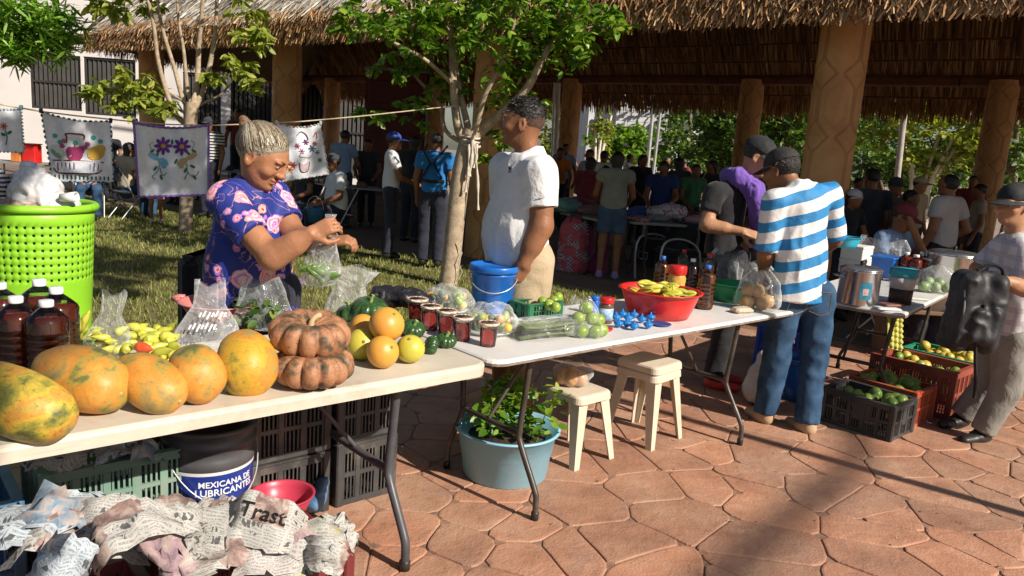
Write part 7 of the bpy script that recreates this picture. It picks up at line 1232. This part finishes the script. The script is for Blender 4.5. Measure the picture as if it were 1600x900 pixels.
sA = (at(875, 735, z=0) + at(965, 715, z=0)) / 2; stool('low cream plastic stool carrying a bag of fruit', sA + V_ * .13 + U * .01, ANG_U + .02, .37, .25); sB = (at(1003, 702, z=0) + at(1055, 682, z=0)) / 2; stool('two nested cream plastic stools under the white table', sB + V_ * .12, ANG_U + .1, .455, .27, True)
sc_ = sA + V_ * .17; pb = Vector((sc_.x, sc_.y, .371)); t = thing('plastic_bag', 'bag of orange fruit resting on the low stool', 'bag', pb); b = B(); b.ball((0, 0, .062), (.105, .075, .068), 26, 14, fn=lambda d: 1 + .07 * math.sin(7 * d.x + 4 * d.z)); o = b.obj('film', film('bag_film'), t); displace(o, .006, 26, 3); of = ballmesh(.045, fruit_mat('peach_orange', [(.3, (.50, .24, .09)), (.7, (.60, .34, .15))], 8, .4), .95, 'orange')
for i, (dx, dy) in enumerate(((-.055, -.01), (.035, -.02), (.0, .035), (-.01, -.03))): place('orange', 'orange fruit in the bag on the low stool', 'orange', of, None, pb + Vector((dx, dy, .046)), (1, i, 0), 'fruit in the bag on the low stool', .95)
# ================================================================ bin, rope and embroidered cloths
BY = 4.3; bc = at(43, 400, Y=BY); bc = Vector((bc.x, BY + .1, 0)); rim = at(40, 316, Y=BY).z; Rb = .30; t = thing('waste_bin', 'lime green perforated waste bin full of rubbish on the lawn', 'bin', bc); m_lg = mat('lime_green_paint', (.22, .52, .02), (.28, .60, .035), .4, 3, .05, grime=((.13, .3, .03), .3))
Rz = lambda z: Rb * (.86 + .14 * min(1, max(0, (z - .2) / (rim - .2)))); nc = 46; zr = [.20, .30]; step = .043; z0h = rim - .43
lev = [.16, .22, z0h - .02]; 
for i in range(8): lev += [z0h + i * step, z0h + i * step + .0155]
lev += [z0h + 8 * step, rim - .035]; V = []; Fs = []; n2 = nc * 2
for z in lev:
    for j in range(n2): a = 2 * math.pi * (j // 2 + .34 * (j % 2)) / nc; V.append((Rz(z) * math.cos(a), Rz(z) * math.sin(a), z))
for i in range(len(lev) - 1):
    hole_row = i >= 3 and (i - 3) % 2 == 0 and i < 3 + 16
    for j in range(n2):
        if hole_row and j % 2 == 0: continue
        Fs.append((i * n2 + j, i * n2 + (j + 1) % n2, (i + 1) * n2 + (j + 1) % n2, (i + 1) * n2 + j))
me = bpy.data.meshes.new('drum'); me.from_pydata(V, [], Fs); me.update(); me.shade_smooth(); o = link('drum', me, t, [m_lg]); sm_ = o.modifiers.new('thick', 'SOLIDIFY'); sm_.thickness = .003
b = B(); b.tube([(Rb * 1.0 * math.cos(a), Rb * math.sin(a), rim - .022) for a in np.linspace(0, 2 * math.pi, 61)], .024, 10, caps=False); b.obj('rim', m_lg, t); b = B(); b.lathe([(Rz(.16) * .99, .155), (.001, .155)], 40); b.obj('base', m_lg, t)
for s_ in (-1, 1): b = B(); b.tube([(s_ * .3, 0, 0), (s_ * .3, 0, .3)], .025, 8); b.obj('leg', m_lg, t)
m_dkin = mat('bin_liner', (.02, .025, .015), (.05, .05, .04), .7, 9, .4); b = B(); b.lathe([(Rb * .80, .18), (Rb * .95, rim - .06)], 32); b.obj('liner', m_dkin, t)
m_trash = mat('white_bag_film', (.50, .50, .51), (.64, .64, .65), .35, 9, .5, grime=((.45, .12, .1), .35))
def rubbish(label, dx, dy, parts, m, sd, cat='rubbish bag', wr=.02): 
    t = thing('rubbish_bag', label, cat, bc + Vector((dx, dy, rim - .05)), 0, 'rubbish in the bin'); S = SDF()
    for c, r_ in parts: S.ell(c, r_, .05)
    S.mesh('film', .011, [m], t, wr, 16, sd)
rubbish('white crumpled rubbish bag with red print on top of the bin', .05, -.06, (((0, 0, .10), (.13, .12, .11)), ((-.05, .02, .20), (.07, .07, .07)), ((.12, 0, .04), (.10, .09, .05))), m_trash, 1, wr=.034); rubbish('striped dark bag piled at the picture edge of the bin', -.14, -.10, (((0, 0, .10), (.06, .07, .13)), ((-.08, .05, .06), (.1, .1, .08))), bands('dark_strip_bag', (.04, .04, .05), (.42, .42, .45), .025), 2); rubbish('flat pile of maroon and beige scraps under the white bag', .0, -.14, (((-.02, 0, .02), (.2, .1, .035)), ((.16, .05, .03), (.08, .06, .03))), mat('scrap_heap', (.16, .05, .045), (.42, .34, .27), .8, 18, .5), 3)
b = B(); t = thing('paper_cup', 'white paper roll lying at the rim of the bin', 'paper roll', at(95, 309, Y=BY - .05)); b.T = Matrix.Rotation(1.45, 4, 'Y'); b.lathe([(.022, 0), (.03, .09), (.026, .09), (.02, .01)], 18); b.obj('cup_wall', plastic('white_paper', (.66, .66, .65)), t)
# rope
def RY(x): return 6.2 + 2.1 * max(-.2, x / 705)
def rope_y(x): return np.interp(x, [-60, 0, 63, 120, 207, 265, 330, 400, 470, 560, 715], [158, 163, 174, 181, 190, 194.5, 196, 193.5, 190, 182, 165])
b = B(); rp = [at(x, float(rope_y(x)), Y=RY(x)) for x in range(-60, 716, 12)] + [at(722, 168, Y=8.33), at(712, 175, Y=8.30)]; b.tube(rp, .007, 6); o = b.obj('clothes_line', mat('sisal_rope', (.42, .35, .22), (.55, .47, .32), .9, 30, .4)); tag(o, 'thin pale rope strung from the young tree to beyond the bin', 'rope')
def clothp(x, y, d=0.0, sd=0): Y0 = RY(x); return at(x, y, Y=Y0 - .02 + .018 * math.sin(x * .09 + y * .03 + sd) + .01 * math.sin(x * .21 - y * .05) - d)
m_lin = mat('white_linen', (.60, .62, .68), (.68, .70, .74), .9, 30, .3, 120)
TH_ = {}
def thread(c): k = 'thread_%s' % '_'.join('%d' % (x * 100) for x in c); return mat(k, tuple(x * .8 for x in c), c, .8, 60, .4, 150)
class Emb:
    def __init__(s, label, quad, edge, edgec, seed):
        "quad: four photo corners TL, TR, BR, BL of the cloth as it hangs"
        s.sd = seed; s.t = thing('embroidered_cloth', label, 'cloth', clothp(*quad[0]), 0, 'embroidered cloths on the rope'); s.o = s.t.location.copy(); s.n = 0
        tl, tr_, br, bl = [np.array(q_, float) for q_ in quad]; s.q = lambda u, v: (tl * (1 - u) + tr_ * u) * (1 - v) + (bl * (1 - u) + br * u) * v + np.array((0, 6 * math.sin(math.pi * u) * (1 - v)))
        b = B(); b.T = Matrix.Translation(-s.o); b.grid(lambda u, v: clothp(*s.q(u, v), 0, seed), 30, 26); b.obj('linen', m_lin, s.t)
        for k, (u0, v0, u1, v1) in enumerate(((0, 0, 1, 0), (1, 0, 1, 1), (1, 1, 0, 1), (0, 1, 0, 0))):
            pts = [s.q(u0 + (u1 - u0) * i / 26, v0 + (v1 - v0) * i / 26) for i in range(27)]; b = B(); b.T = Matrix.Translation(-s.o)
            if edge == 'solid': b.tube([clothp(*(p + np.array((0, 1.2 * (i % 2)))), .003, seed) for i, p in enumerate(pts)], .011, 6)
            else:
                for i in range(0, 26, 2): b.tube([clothp(*pts[i], .004, seed), clothp(*pts[i + 1], .004, seed)], .008, 5, mi=(i // 2) % len(edgec))
            b.obj('border', [thread(c) for c in edgec], s.t)
        for u in (0, 1): 
            b = B(); b.T = Matrix.Translation(-s.o); p = s.q(u, 0); b.box(clothp(p[0], p[1] - 1, .0, seed), (.02, .03, .04), bev=.004); b.obj('clothes_peg', thread(edgec[0]), s.t)
    def poly(s, pts, c, nm='stitched_patch', z=.005):
        b = B(); b.T = Matrix.Translation(-s.o); n = len(pts); s.n += 1; z = z + .0004 * (s.n % 9); cx = sum(p[0] for p in pts) / n; cy = sum(p[1] for p in pts) / n; b.add([clothp(*p, z, s.sd) for p in pts] + [clothp(cx, cy, z + .004, s.sd)], [(i, (i + 1) % n, n) for i in range(n)], 0, True); b.obj(nm, thread(c), s.t)
    def ell(s, x, y, rx, ry, c, a=0.0, nm='stitched_patch', z=.005): s.poly([(x + rx * math.cos(t) * math.cos(a) - ry * math.sin(t) * math.sin(a), y + rx * math.cos(t) * math.sin(a) + ry * math.sin(t) * math.cos(a)) for t in np.linspace(0, 2 * math.pi, 14, endpoint=False)], c, nm, z)
    def line(s, pts, c, w=.005, nm='stitched_line'):
        b = B(); b.T = Matrix.Translation(-s.o); P = smooth_path([Vector((p[0], p[1], 0)) for p in pts], 4) if len(pts) > 2 else [Vector((p[0], p[1], 0)) for p in pts]; b.tube([clothp(p.x, p.y, .006, s.sd) for p in P], w, 5); b.obj(nm, thread(c), s.t)
    def flower(s, x, y, r, c, cc, n=8):
        for i in range(n): a = 2 * math.pi * i / n; s.ell(x + r * .62 * math.cos(a), y + r * .62 * math.sin(a), r * .42, r * .2, c, a, 'petal')
        s.ell(x, y, r * .28, r * .26, cc, 0, 'flower_centre', .009)
PU = (.13, .03, .26); LE = (.03, .16, .06); BR = (.16, .03, .05)
e = Emb('white cloth with purple border embroidered with two purple daisies and bows', ((209, 191), (326, 195), (326, 304), (217, 307)), 'solid', [(.22, .12, .42)], 3)
e.flower(255, 228, 14, PU, (.5, .3, .05)); e.flower(284, 229, 14, PU, (.5, .3, .05))
for x, y, a in ((238, 236, 2.4), (246, 242, 2.0), (295, 240, .8), (303, 236, .5), (243, 263, 2.2), (290, 266, 2), (301, 260, .5), (252, 277, 1.2), (304, 277, .9), (275, 252, 2.0), (269, 222, 1.57)): e.ell(x, y, 4.5, 2, LE, a, 'leaf')
for c, x, s_ in (((.16, .42, .62), 248, 1), ((.45, .32, .18), 292, -1)):
    for dx, dy, w_, h_ in ((-8, -6, 9, 4.5), (7, 3, 9, 5.5), (8, 10, 4, 3)): e.ell(x + dx * s_, 250 + dy, w_, h_, c, .5 * s_, 'bow')
e.line([(250, 255), (246, 268), (238, 276), (243, 280)], LE, .003); e.line([(250, 262), (254, 274), (260, 270)], LE, .003); e.line([(292, 256), (294, 270), (304, 276), (311, 268)], LE, .003); e.line([(294, 268), (288, 280), (291, 276)], LE, .003); e.line([(238, 236), (234, 226), (240, 222)], (.2, .3, .35), .0025); e.line([(300, 234), (304, 224), (298, 220)], (.2, .3, .35), .0025)
e = Emb('white cloth with dark chequered border embroidered with a basket of fruit', ((64, 174), (173, 189), (178, 285), (82, 283)), 'dash', [(.02, .03, .05), (.25, .45, .55), (.03, .12, .12)], 1)
e.line([(104, 213), (103, 209), (118, 209), (131, 211), (131, 218)], BR, .006); e.line([(104, 213), (104, 223)], BR, .006)
e.poly([(82, 250), (161, 253), (158, 268), (150, 271), (92, 269), (84, 262)], (.50, .52, .58), 'basket')
for i in range(11): e.line([(90 + i * 6.4, 254), (91 + i * 6.2, 267)], (.10, .06, .12), .004)
e.line([(82, 250), (120, 251), (162, 254)], BR, .005); e.line([(84, 262), (92, 270), (120, 271), (150, 271), (159, 266)], BR, .005)
e.ell(117, 241, 13, 12, (.30, .03, .12), 0, 'apple'); e.ell(109, 236, 6, 7, (.34, .04, .15), 0, 'apple'); e.ell(126, 235, 6, 7, (.34, .04, .15), 0, 'apple'); e.line([(117, 231), (117, 224)], (.3, .12, .1), .005); e.ell(150, 239, 14, 11, (.55, .34, .05), -.3, 'pear'); e.ell(157, 233, 8, 7, (.58, .38, .06), 0, 'pear'); e.line([(140, 246), (152, 244)], (.3, .15, .03), .003); e.ell(90, 236, 13, 7, (.55, .60, .55), .7, 'corn'); e.ell(88, 240, 11, 4, (.2, .3, .22), .7, 'husk')
for x, y, c in ((86, 212, (.05, .35, .32)), (94, 222, (.05, .35, .32)), (146, 215, (.03, .3, .28)), (157, 221, (.05, .35, .32)), (97, 228, (.4, .06, .18)), (137, 225, (.4, .06, .2)), (100, 220, (.5, .1, .2)), (133, 230, (.45, .08, .22)), (118, 223, (.05, .4, .38))): e.ell(x, y, 4.2, 3.4, c, .4, 'sprig')
for i in range(14): e.line([(86 + i * 6.4, 272.5 + .3 * i), (86.5 + i * 6.4, 279 + .2 * i)], (.02, .10, .10), .006)
e = Emb('white cloth at the picture edge with a single red flower', ((-40, 160), (33, 169), (38, 238), (-40, 236)), 'dash', [(.22, .42, .48), (.5, .55, .6)], 2); e.flower(6, 197, 6, (.55, .15, .10), (.3, .03, .03), 7); e.line([(8, 203), (11, 214), (9, 226)], LE, .004); e.ell(15, 207, 4, 2.4, LE, -.6, 'leaf'); e.ell(5, 210, 4, 2.4, LE, .5, 'leaf')
e = Emb('white cloth with a flower basket partly hidden behind the woman\'s head', ((432, 192), (501, 193), (514, 272), (442, 284)), 'dash', [(.6, .6, .62), (.45, .1, .1), (.5, .52, .55), (.15, .35, .15)], 5); e.poly([(467, 254), (484, 252), (481, 268), (471, 268)], (.45, .34, .38), 'basket'); e.line([(468, 255), (471, 268), (481, 267), (484, 253)], BR, .004)
for x, y, r_, c in ((458, 258, 6, (.5, .02, .02)), (453, 265, 6, (.6, .26, .02)), (472, 236, 5, (.5, .25, .35)), (488, 232, 6, (.04, .12, .22)), (478, 222, 5, (.12, .03, .14)), (496, 238, 4, (.1, .3, .3)), (465, 228, 5, (.45, .12, .25)), (500, 250, 4, (.05, .3, .1)), (492, 224, 4, (.5, .08, .03))): e.flower(x, y, r_, c, (.1, .03, .06), 6)
e.line([(464, 212), (470, 206), (478, 210), (482, 218)], (.16, .06, .1), .004); e.line([(490, 214), (494, 206), (495, 216)], (.5, .08, .03), .004); e.line([(476, 236), (468, 244), (484, 246), (490, 238)], (.4, .2, .28), .003)
# black chair back behind the woman
t = thing('office_chair', 'black chair back standing behind the woman in the floral blouse', 'chair', at(315, 420, Y=3.75) * 1); t.location.z = 0; b = B(); b.box((0, 0, .70), (.10, .40, .48), bev=.04); b.obj('backrest', m_blk, t); b = B(); b.box((.22, 0, .44), (.42, .42, .06), bev=.03); b.obj('seat', m_blk, t); b = B(); b.tube([(.2, 0, .42), (.2, 0, .06)], .025, 8); b.obj('post', m_gal, t)
for i in range(5): b = B(); a = i * 1.2566; b.tube([(.2, 0, .07), (.2 + .24 * math.cos(a), .24 * math.sin(a), .03)], [.02, .012], 7); b.obj('leg', m_blk, t)
# ================================================================ stalls under the pavilion
zc = FZ
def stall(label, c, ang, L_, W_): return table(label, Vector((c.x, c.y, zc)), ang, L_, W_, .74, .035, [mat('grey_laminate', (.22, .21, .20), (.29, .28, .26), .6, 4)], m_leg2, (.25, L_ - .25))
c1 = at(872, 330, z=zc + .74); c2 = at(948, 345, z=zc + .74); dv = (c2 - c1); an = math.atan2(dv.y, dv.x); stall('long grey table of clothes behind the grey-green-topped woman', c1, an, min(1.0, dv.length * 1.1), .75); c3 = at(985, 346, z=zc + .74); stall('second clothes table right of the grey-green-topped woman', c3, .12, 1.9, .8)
def heap(label, px, py, Y, r_, m, sd, n=3, flat=.5, zt=zc + .745):
    p = at(px, py, Y=Y + (.7 if Y < 10.5 else 0)); p.z = zt; t = thing('clothes_heap', label, 'clothes', p, 0, 'heaps of clothes on the stalls'); S = SDF(); R = random.Random(sd)
    for i in range(n): S.ell((R.uniform(-.6, .6) * r_, R.uniform(-.4, .4) * r_, r_ * flat * (.35 + .5 * i / n)), (r_ * R.uniform(.5, .8), r_ * R.uniform(.45, .7), r_ * flat * .6), .04)
    S.mesh('fabric', .016, [m], t, .02, 12, sd, clipz=-.005)
def prints(key, a, b_, c): n = NT(key); f = n.noise(26, 2, .5); n.set(Base_Color=n.ramp(f, [(.35, a), (.5, b_), (.6, c)]), Roughness=.9); n.bump(n.noise(14, 4), .5, .02); return n.m
for a in (('teal crumpled clothes on the long grey table', 893, 318, 9.6, .24, cloth('teal_clothes', (.10, .24, .22), (.16, .34, .31)), 1), ('blue and pale clothes at the far end of the long grey table', 882, 300, 10.0, .25, prints('blue_white_clothes', (.05, .1, .25), (.3, .34, .4), (.12, .16, .3)), 2), ('maroon clothes heap behind the teal one', 915, 302, 10.2, .26, cloth('maroon_clothes', (.14, .03, .05), (.2, .05, .08)), 3), ('brown flowered clothes left of the denim shorts', 928, 325, 9.5, .2, prints('brown_flower', (.12, .05, .04), (.3, .2, .18), (.2, .08, .08)), 4), ('royal blue folded cloth right of the denim shorts', 990, 327, 9.6, .2, cloth('royal_cloth', (.04, .08, .26), (.06, .12, .34)), 5), ('tall white patterned folded stack on the clothes table', 1048, 320, 9.4, .24, prints('white_red_print', (.55, .53, .52), (.62, .6, .6), (.4, .12, .14)), 6, 4, .7), ('dark leopard-print clothes beside the white stack', 1082, 322, 9.7, .22, prints('leopard_print', (.03, .02, .015), (.22, .13, .06), (.05, .03, .02)), 7), ('pink folded clothes at the far end of the clothes table', 1095, 332, 9.3, .16, cloth('pink_clothes', (.45, .22, .28), (.55, .32, .36)), 8), ('flat red chequered cloths on the near edge of the clothes table', 1000, 345, 9.0, .22, prints('red_check', (.22, .04, .06), (.4, .28, .28), (.15, .03, .05)), 9, 3, .2), ('grey clothes in the middle of the clothes table', 1022, 340, 9.2, .18, cloth('grey_clothes', (.2, .2, .22), (.3, .3, .32)), 10, 3, .3)): heap(*a)
# big bags on the floor
def tote(label, px, py, w_, d_, h_, m, ya=0.0):
    p = at(px, py, z=zc); t = thing('carrier_bag', label, 'bag', p, ya); S = SDF(); S.cap((0, 0, .06), (0, 0, h_ - .08), w_ * .52, w_ * .46, .05, np.diag([1, w_ / d_, 1.])); S.mesh('body', .014, [m], t, .012, 8, int(px), clipz=0.0)
    for s_ in (-1, 1): b = B(); b.tube([(-.1, s_ * d_ * .3, h_ - .02), (-.06, s_ * d_ * .3, h_ + .12), (.06, s_ * d_ * .3, h_ + .12), (.1, s_ * d_ * .3, h_ - .02)], .008, 5); b.obj('strap', m_blk, t)
def checkbag(): n = NT('chequered_flower_bag'); o = n.xyz(); ck = n.new('TexChecker'); ck.inputs['Scale'].default_value = 42; ck.inputs[1].default_value = (.42, .36, .34, 1); ck.inputs[2].default_value = (.16, .03, .12, 1); n.lk(n.tc(), ck.inputs['Vector']); fl_ = n.ramp(n.noise(7, 1), [(.46, 0.0), (.5, 1.0)]); n.set(Base_Color=n.mix(fl_, ck.outputs[0], (.40, .06, .08)), Roughness=.5); return n.m
tote('big chequered and flowered carrier bag under the long grey table', 893, 424, .42, .3, .62, checkbag()); tote('magenta carrier bag beside the chequered one', 930, 426, .3, .28, .6, cloth('magenta_bag', (.16, .02, .07), (.22, .04, .10)))
p = at(1000, 415, z=zc); t = thing('cool_box', 'dark blue cool box under the clothes table', 'cool box', p, an); b = B(); b.box((0, .2, .17), (.42, .32, .34), bev=.03); b.obj('body', m_navy, t); b = B(); b.box((0, .2, .37), (.44, .34, .06), bev=.02); ld = b.obj('lid', m_navy, t); b = B()
for q0, q1 in (((-.1, .10), (.1, .10)), ((-.1, .20), (.1, .20)), ((-.1, .10), (-.1, .20)), ((.1, .10), (.1, .20))): b.bar((q0[0], .032, q0[1]), (q1[0], .032, q1[1]), .006, .012)
b.obj('label_frame', plastic('white_paper', (.66, .66, .65)), t)
# black folding stroller/chair in front of the clothes table
p = at(1040, 452, z=0); t = thing('black_chair', 'black padded chair with grey tube frame before the clothes table', 'chair', p + Vector((0, .35, 0)), .5); b = B(); b.T = Matrix.Rotation(.5, 4, 'Y'); b.box((-.1, 0, .55), (.06, .46, .62), bev=.03); b.obj('backrest', m_blk, t); b = B(); b.box((.22, 0, .42), (.48, .46, .08), bev=.035); b.obj('seat', m_blk, t)
for s_ in (-1, 1): b = B(); b.tube(smooth_path([(-.22, s_ * .25, .02), (-.25, s_ * .25, .40), (-.18, s_ * .25, .58), (.1, s_ * .25, .60), (.35, s_ * .25, .45), (.42, s_ * .25, .02)], 4), .015, 8); b.obj('frame_tube', m_gal, t)
# red box and goods behind the rope on the left
p = at(46, 225, Y=13); t = thing('goods_table', 'small table of packaged goods behind the embroidered cloths', 'table', (p.x, p.y, 0)); b = B(); b.box((0, 0, .74), (1.4, .6, .03)); b.obj('tabletop', MATS['grey_laminate'], t)
for sx in (-.6, .6): 
    for sy in (-.22, .22): b = B(); b.tube([(sx, sy, 0), (sx, sy, .725)], .018, 7); b.obj('leg', m_gal, t)
for lab, dx, w_, h_, m_ in (('red lidded box on the goods table left of the fruit-basket cloth', .1, .22, .3, m_red), ('orange box on the goods table', -.12, .16, .22, cloth('orange_top', (.5, .14, .03)))):
    t2 = thing('goods_box', lab, 'box', (p.x + dx, p.y - .1, .757)); b = B(); b.box((0, 0, h_ / 2), (w_, .2, h_), bev=.01); b.obj('body', m_, t2); b = B(); b.box((0, 0, h_ + .012), (w_ + .02, .22, .02), bev=.005); b.obj('lid', m_, t2)
# blue pail held by seated man
p = at(492, 335, Y=10.1); t = thing('blue_pail', 'small blue pail hanging from the seated man\'s hand', 'pail', p - Vector((0, 0, .1))); b = B(); b.lathe([(.085, 0), (.11, .17), (.115, .18), (.105, .18), (.08, .01), (.001, .01)], 24); b.obj('body', plastic('teal_blue_pail', (.01, .10, .22), (.02, .14, .3)), t); b = B(); b.tube([(.11 * math.cos(a), 0, .17 + .17 * math.sin(a)) for a in np.linspace(0, math.pi, 14)], .004, 5); b.obj('wire_handle', m_gal, t)
# low yellow heap and red barrier behind the stockpot
p = at(1525, 372, Y=7.4); t = thing('yellow_heap', 'heap of yellow cloth behind the stockpot', 'cloth', (p.x, p.y, .45)); S = SDF(); S.ell((0, 0, .1), (.22, .16, .13), .05).ell((.15, 0, .05), (.14, .12, .1), .05); S.mesh('fabric', .014, [cloth('mustard_cloth', (.30, .22, .02), (.4, .3, .04))], t, .02, 12, 3)
t = thing('low_stand', 'dark low stand under the yellow cloth', 'stand', (p.x, p.y, 0)); b = B(); b.box((0, 0, .43), (.6, .4, .04), bev=.01); b.obj('top', m_char, t)
for sx in (-.25, .25): b = B(); b.box((sx, 0, .205), (.05, .3, .41)); b.obj('leg', m_char, t)
p = at(1530, 318, Y=17); t = thing('barrier', 'low dark red barrier behind the crowd near the last column', 'barrier', (p.x, 17, 0)); b = B(); b.box((0, 0, 1.05), (1.6, .06, .5), bev=.01); b.obj('panel', m_mar, t)
for sx in (-.7, .7): b = B(); b.tube([(sx, .06, 0), (sx, .06, 1.4)], .03, 7); b.obj('post', m_gal, t)
# dark stalls deep in the shade on the left
def goods(label, px, Y, n, L_, sd, ms):
    p = at(px, 300, Y=Y); t = table(label, Vector((p.x - L_ / 2, p.y, zc)), .05, L_, .7, .74, .03, [MATS['grey_laminate']], m_leg2, (.2, L_ - .2)); R = random.Random(sd)
    for i in range(n): heap('pile of small dark goods on the ' + label, px, 300, Y, R.uniform(.07, .14), ms[i % len(ms)], sd * 9 + i, 2, .8, zc + .742); o = bpy.data.objects[-1] if False else None; last = [x for x in COL.objects if x.name.startswith('clothes_heap')][-1]; last.location.x = p.x - L_ / 2 + L_ * (i + .5) / n; last.location.y = p.y + R.uniform(.15, .55); last['label'] = 'small %s pile, number %s along the %s' % (('dark', 'pale', 'brown')[i % 3], ('one', 'two', 'three', 'four', 'five', 'six', 'seven')[i], label); last['group'] = 'goods on the ' + label
gm = [m_char, m_capw, mat('brown_goods', (.1, .06, .04), (.16, .1, .07), .8)]
goods('shaded stall behind the man in the blue cap', 575, 12.2, 6, 1.7, 3, gm); goods('shaded stall beyond the seated men', 420, 14.5, 6, 2.0, 4, gm); goods('shaded stall left of the five-stemmed tree', 215, 15.5, 6, 2.2, 5, gm)
for lab, x, y, Y, f, kw in (('shopper in dark clothes beyond the shaded stall by the first column', 300, 205, 16, (.3, -1), dict(shirt=m_char)), ('vendor in dark top behind the stall of the blue-capped man', 575, 228, 13.4, (.1, -1), dict(shirt=m_char, hstyle='long')), ('grey-shirted man with his back turned beyond the seated men', 540, 215, 13, (.3, 1), dict(shirt=m_lblue)), ('dark-haired shopper between the blue cap and the blue jersey', 650, 225, 11.8, (.4, .9), dict(shirt=m_blk, hstyle='long')), ('shopper in dark red deep under the roof behind the bun', 372, 180, 19, (0, -1), dict(shirt=m_redT)), ('shopper in black left of the beige vest', 170, 210, 14.5, (.4, -.9), dict(shirt=m_blk)), ('vendor in navy behind the third shaded stall', 225, 205, 16.6, (.1, -1), dict(shirt=m_navy)), ('woman in dark blue beside the first front column', 268, 212, 14.8, (-.4, -.9), dict(shirt=m_blueT, hstyle='long'))): folk(lab, x, y, Y, f, J=LOOK, h=.022, **kw)
# dry leaf bits and grit on the paving
n_ = 170; s_ = RNG.uniform(-.6, 5.2, n_); t_ = RNG.uniform(-1.6, 1.9, n_); C_ = np.stack([TC.x + U.x * s_ + V_.x * t_, TC.y + U.y * s_ + V_.y * t_, np.full(n_, .0035)], 1); Vv, Q = leaf_mesh(C_, .016, 0, .5, 44); Vv[:, 2] = .0035 + np.abs(Vv[:, 2] - .0035) * .35
tag(link('leaf_litter', np_mesh('leaf_litter', Vv, Q), None, [island('litter_bits', [(0, (.10, .06, .03)), (.5, (.3, .2, .1)), (1, (.5, .42, .3))], .8)]), 'tiny dry leaf bits strewn over the flagstones', 'litter', kind='stuff')
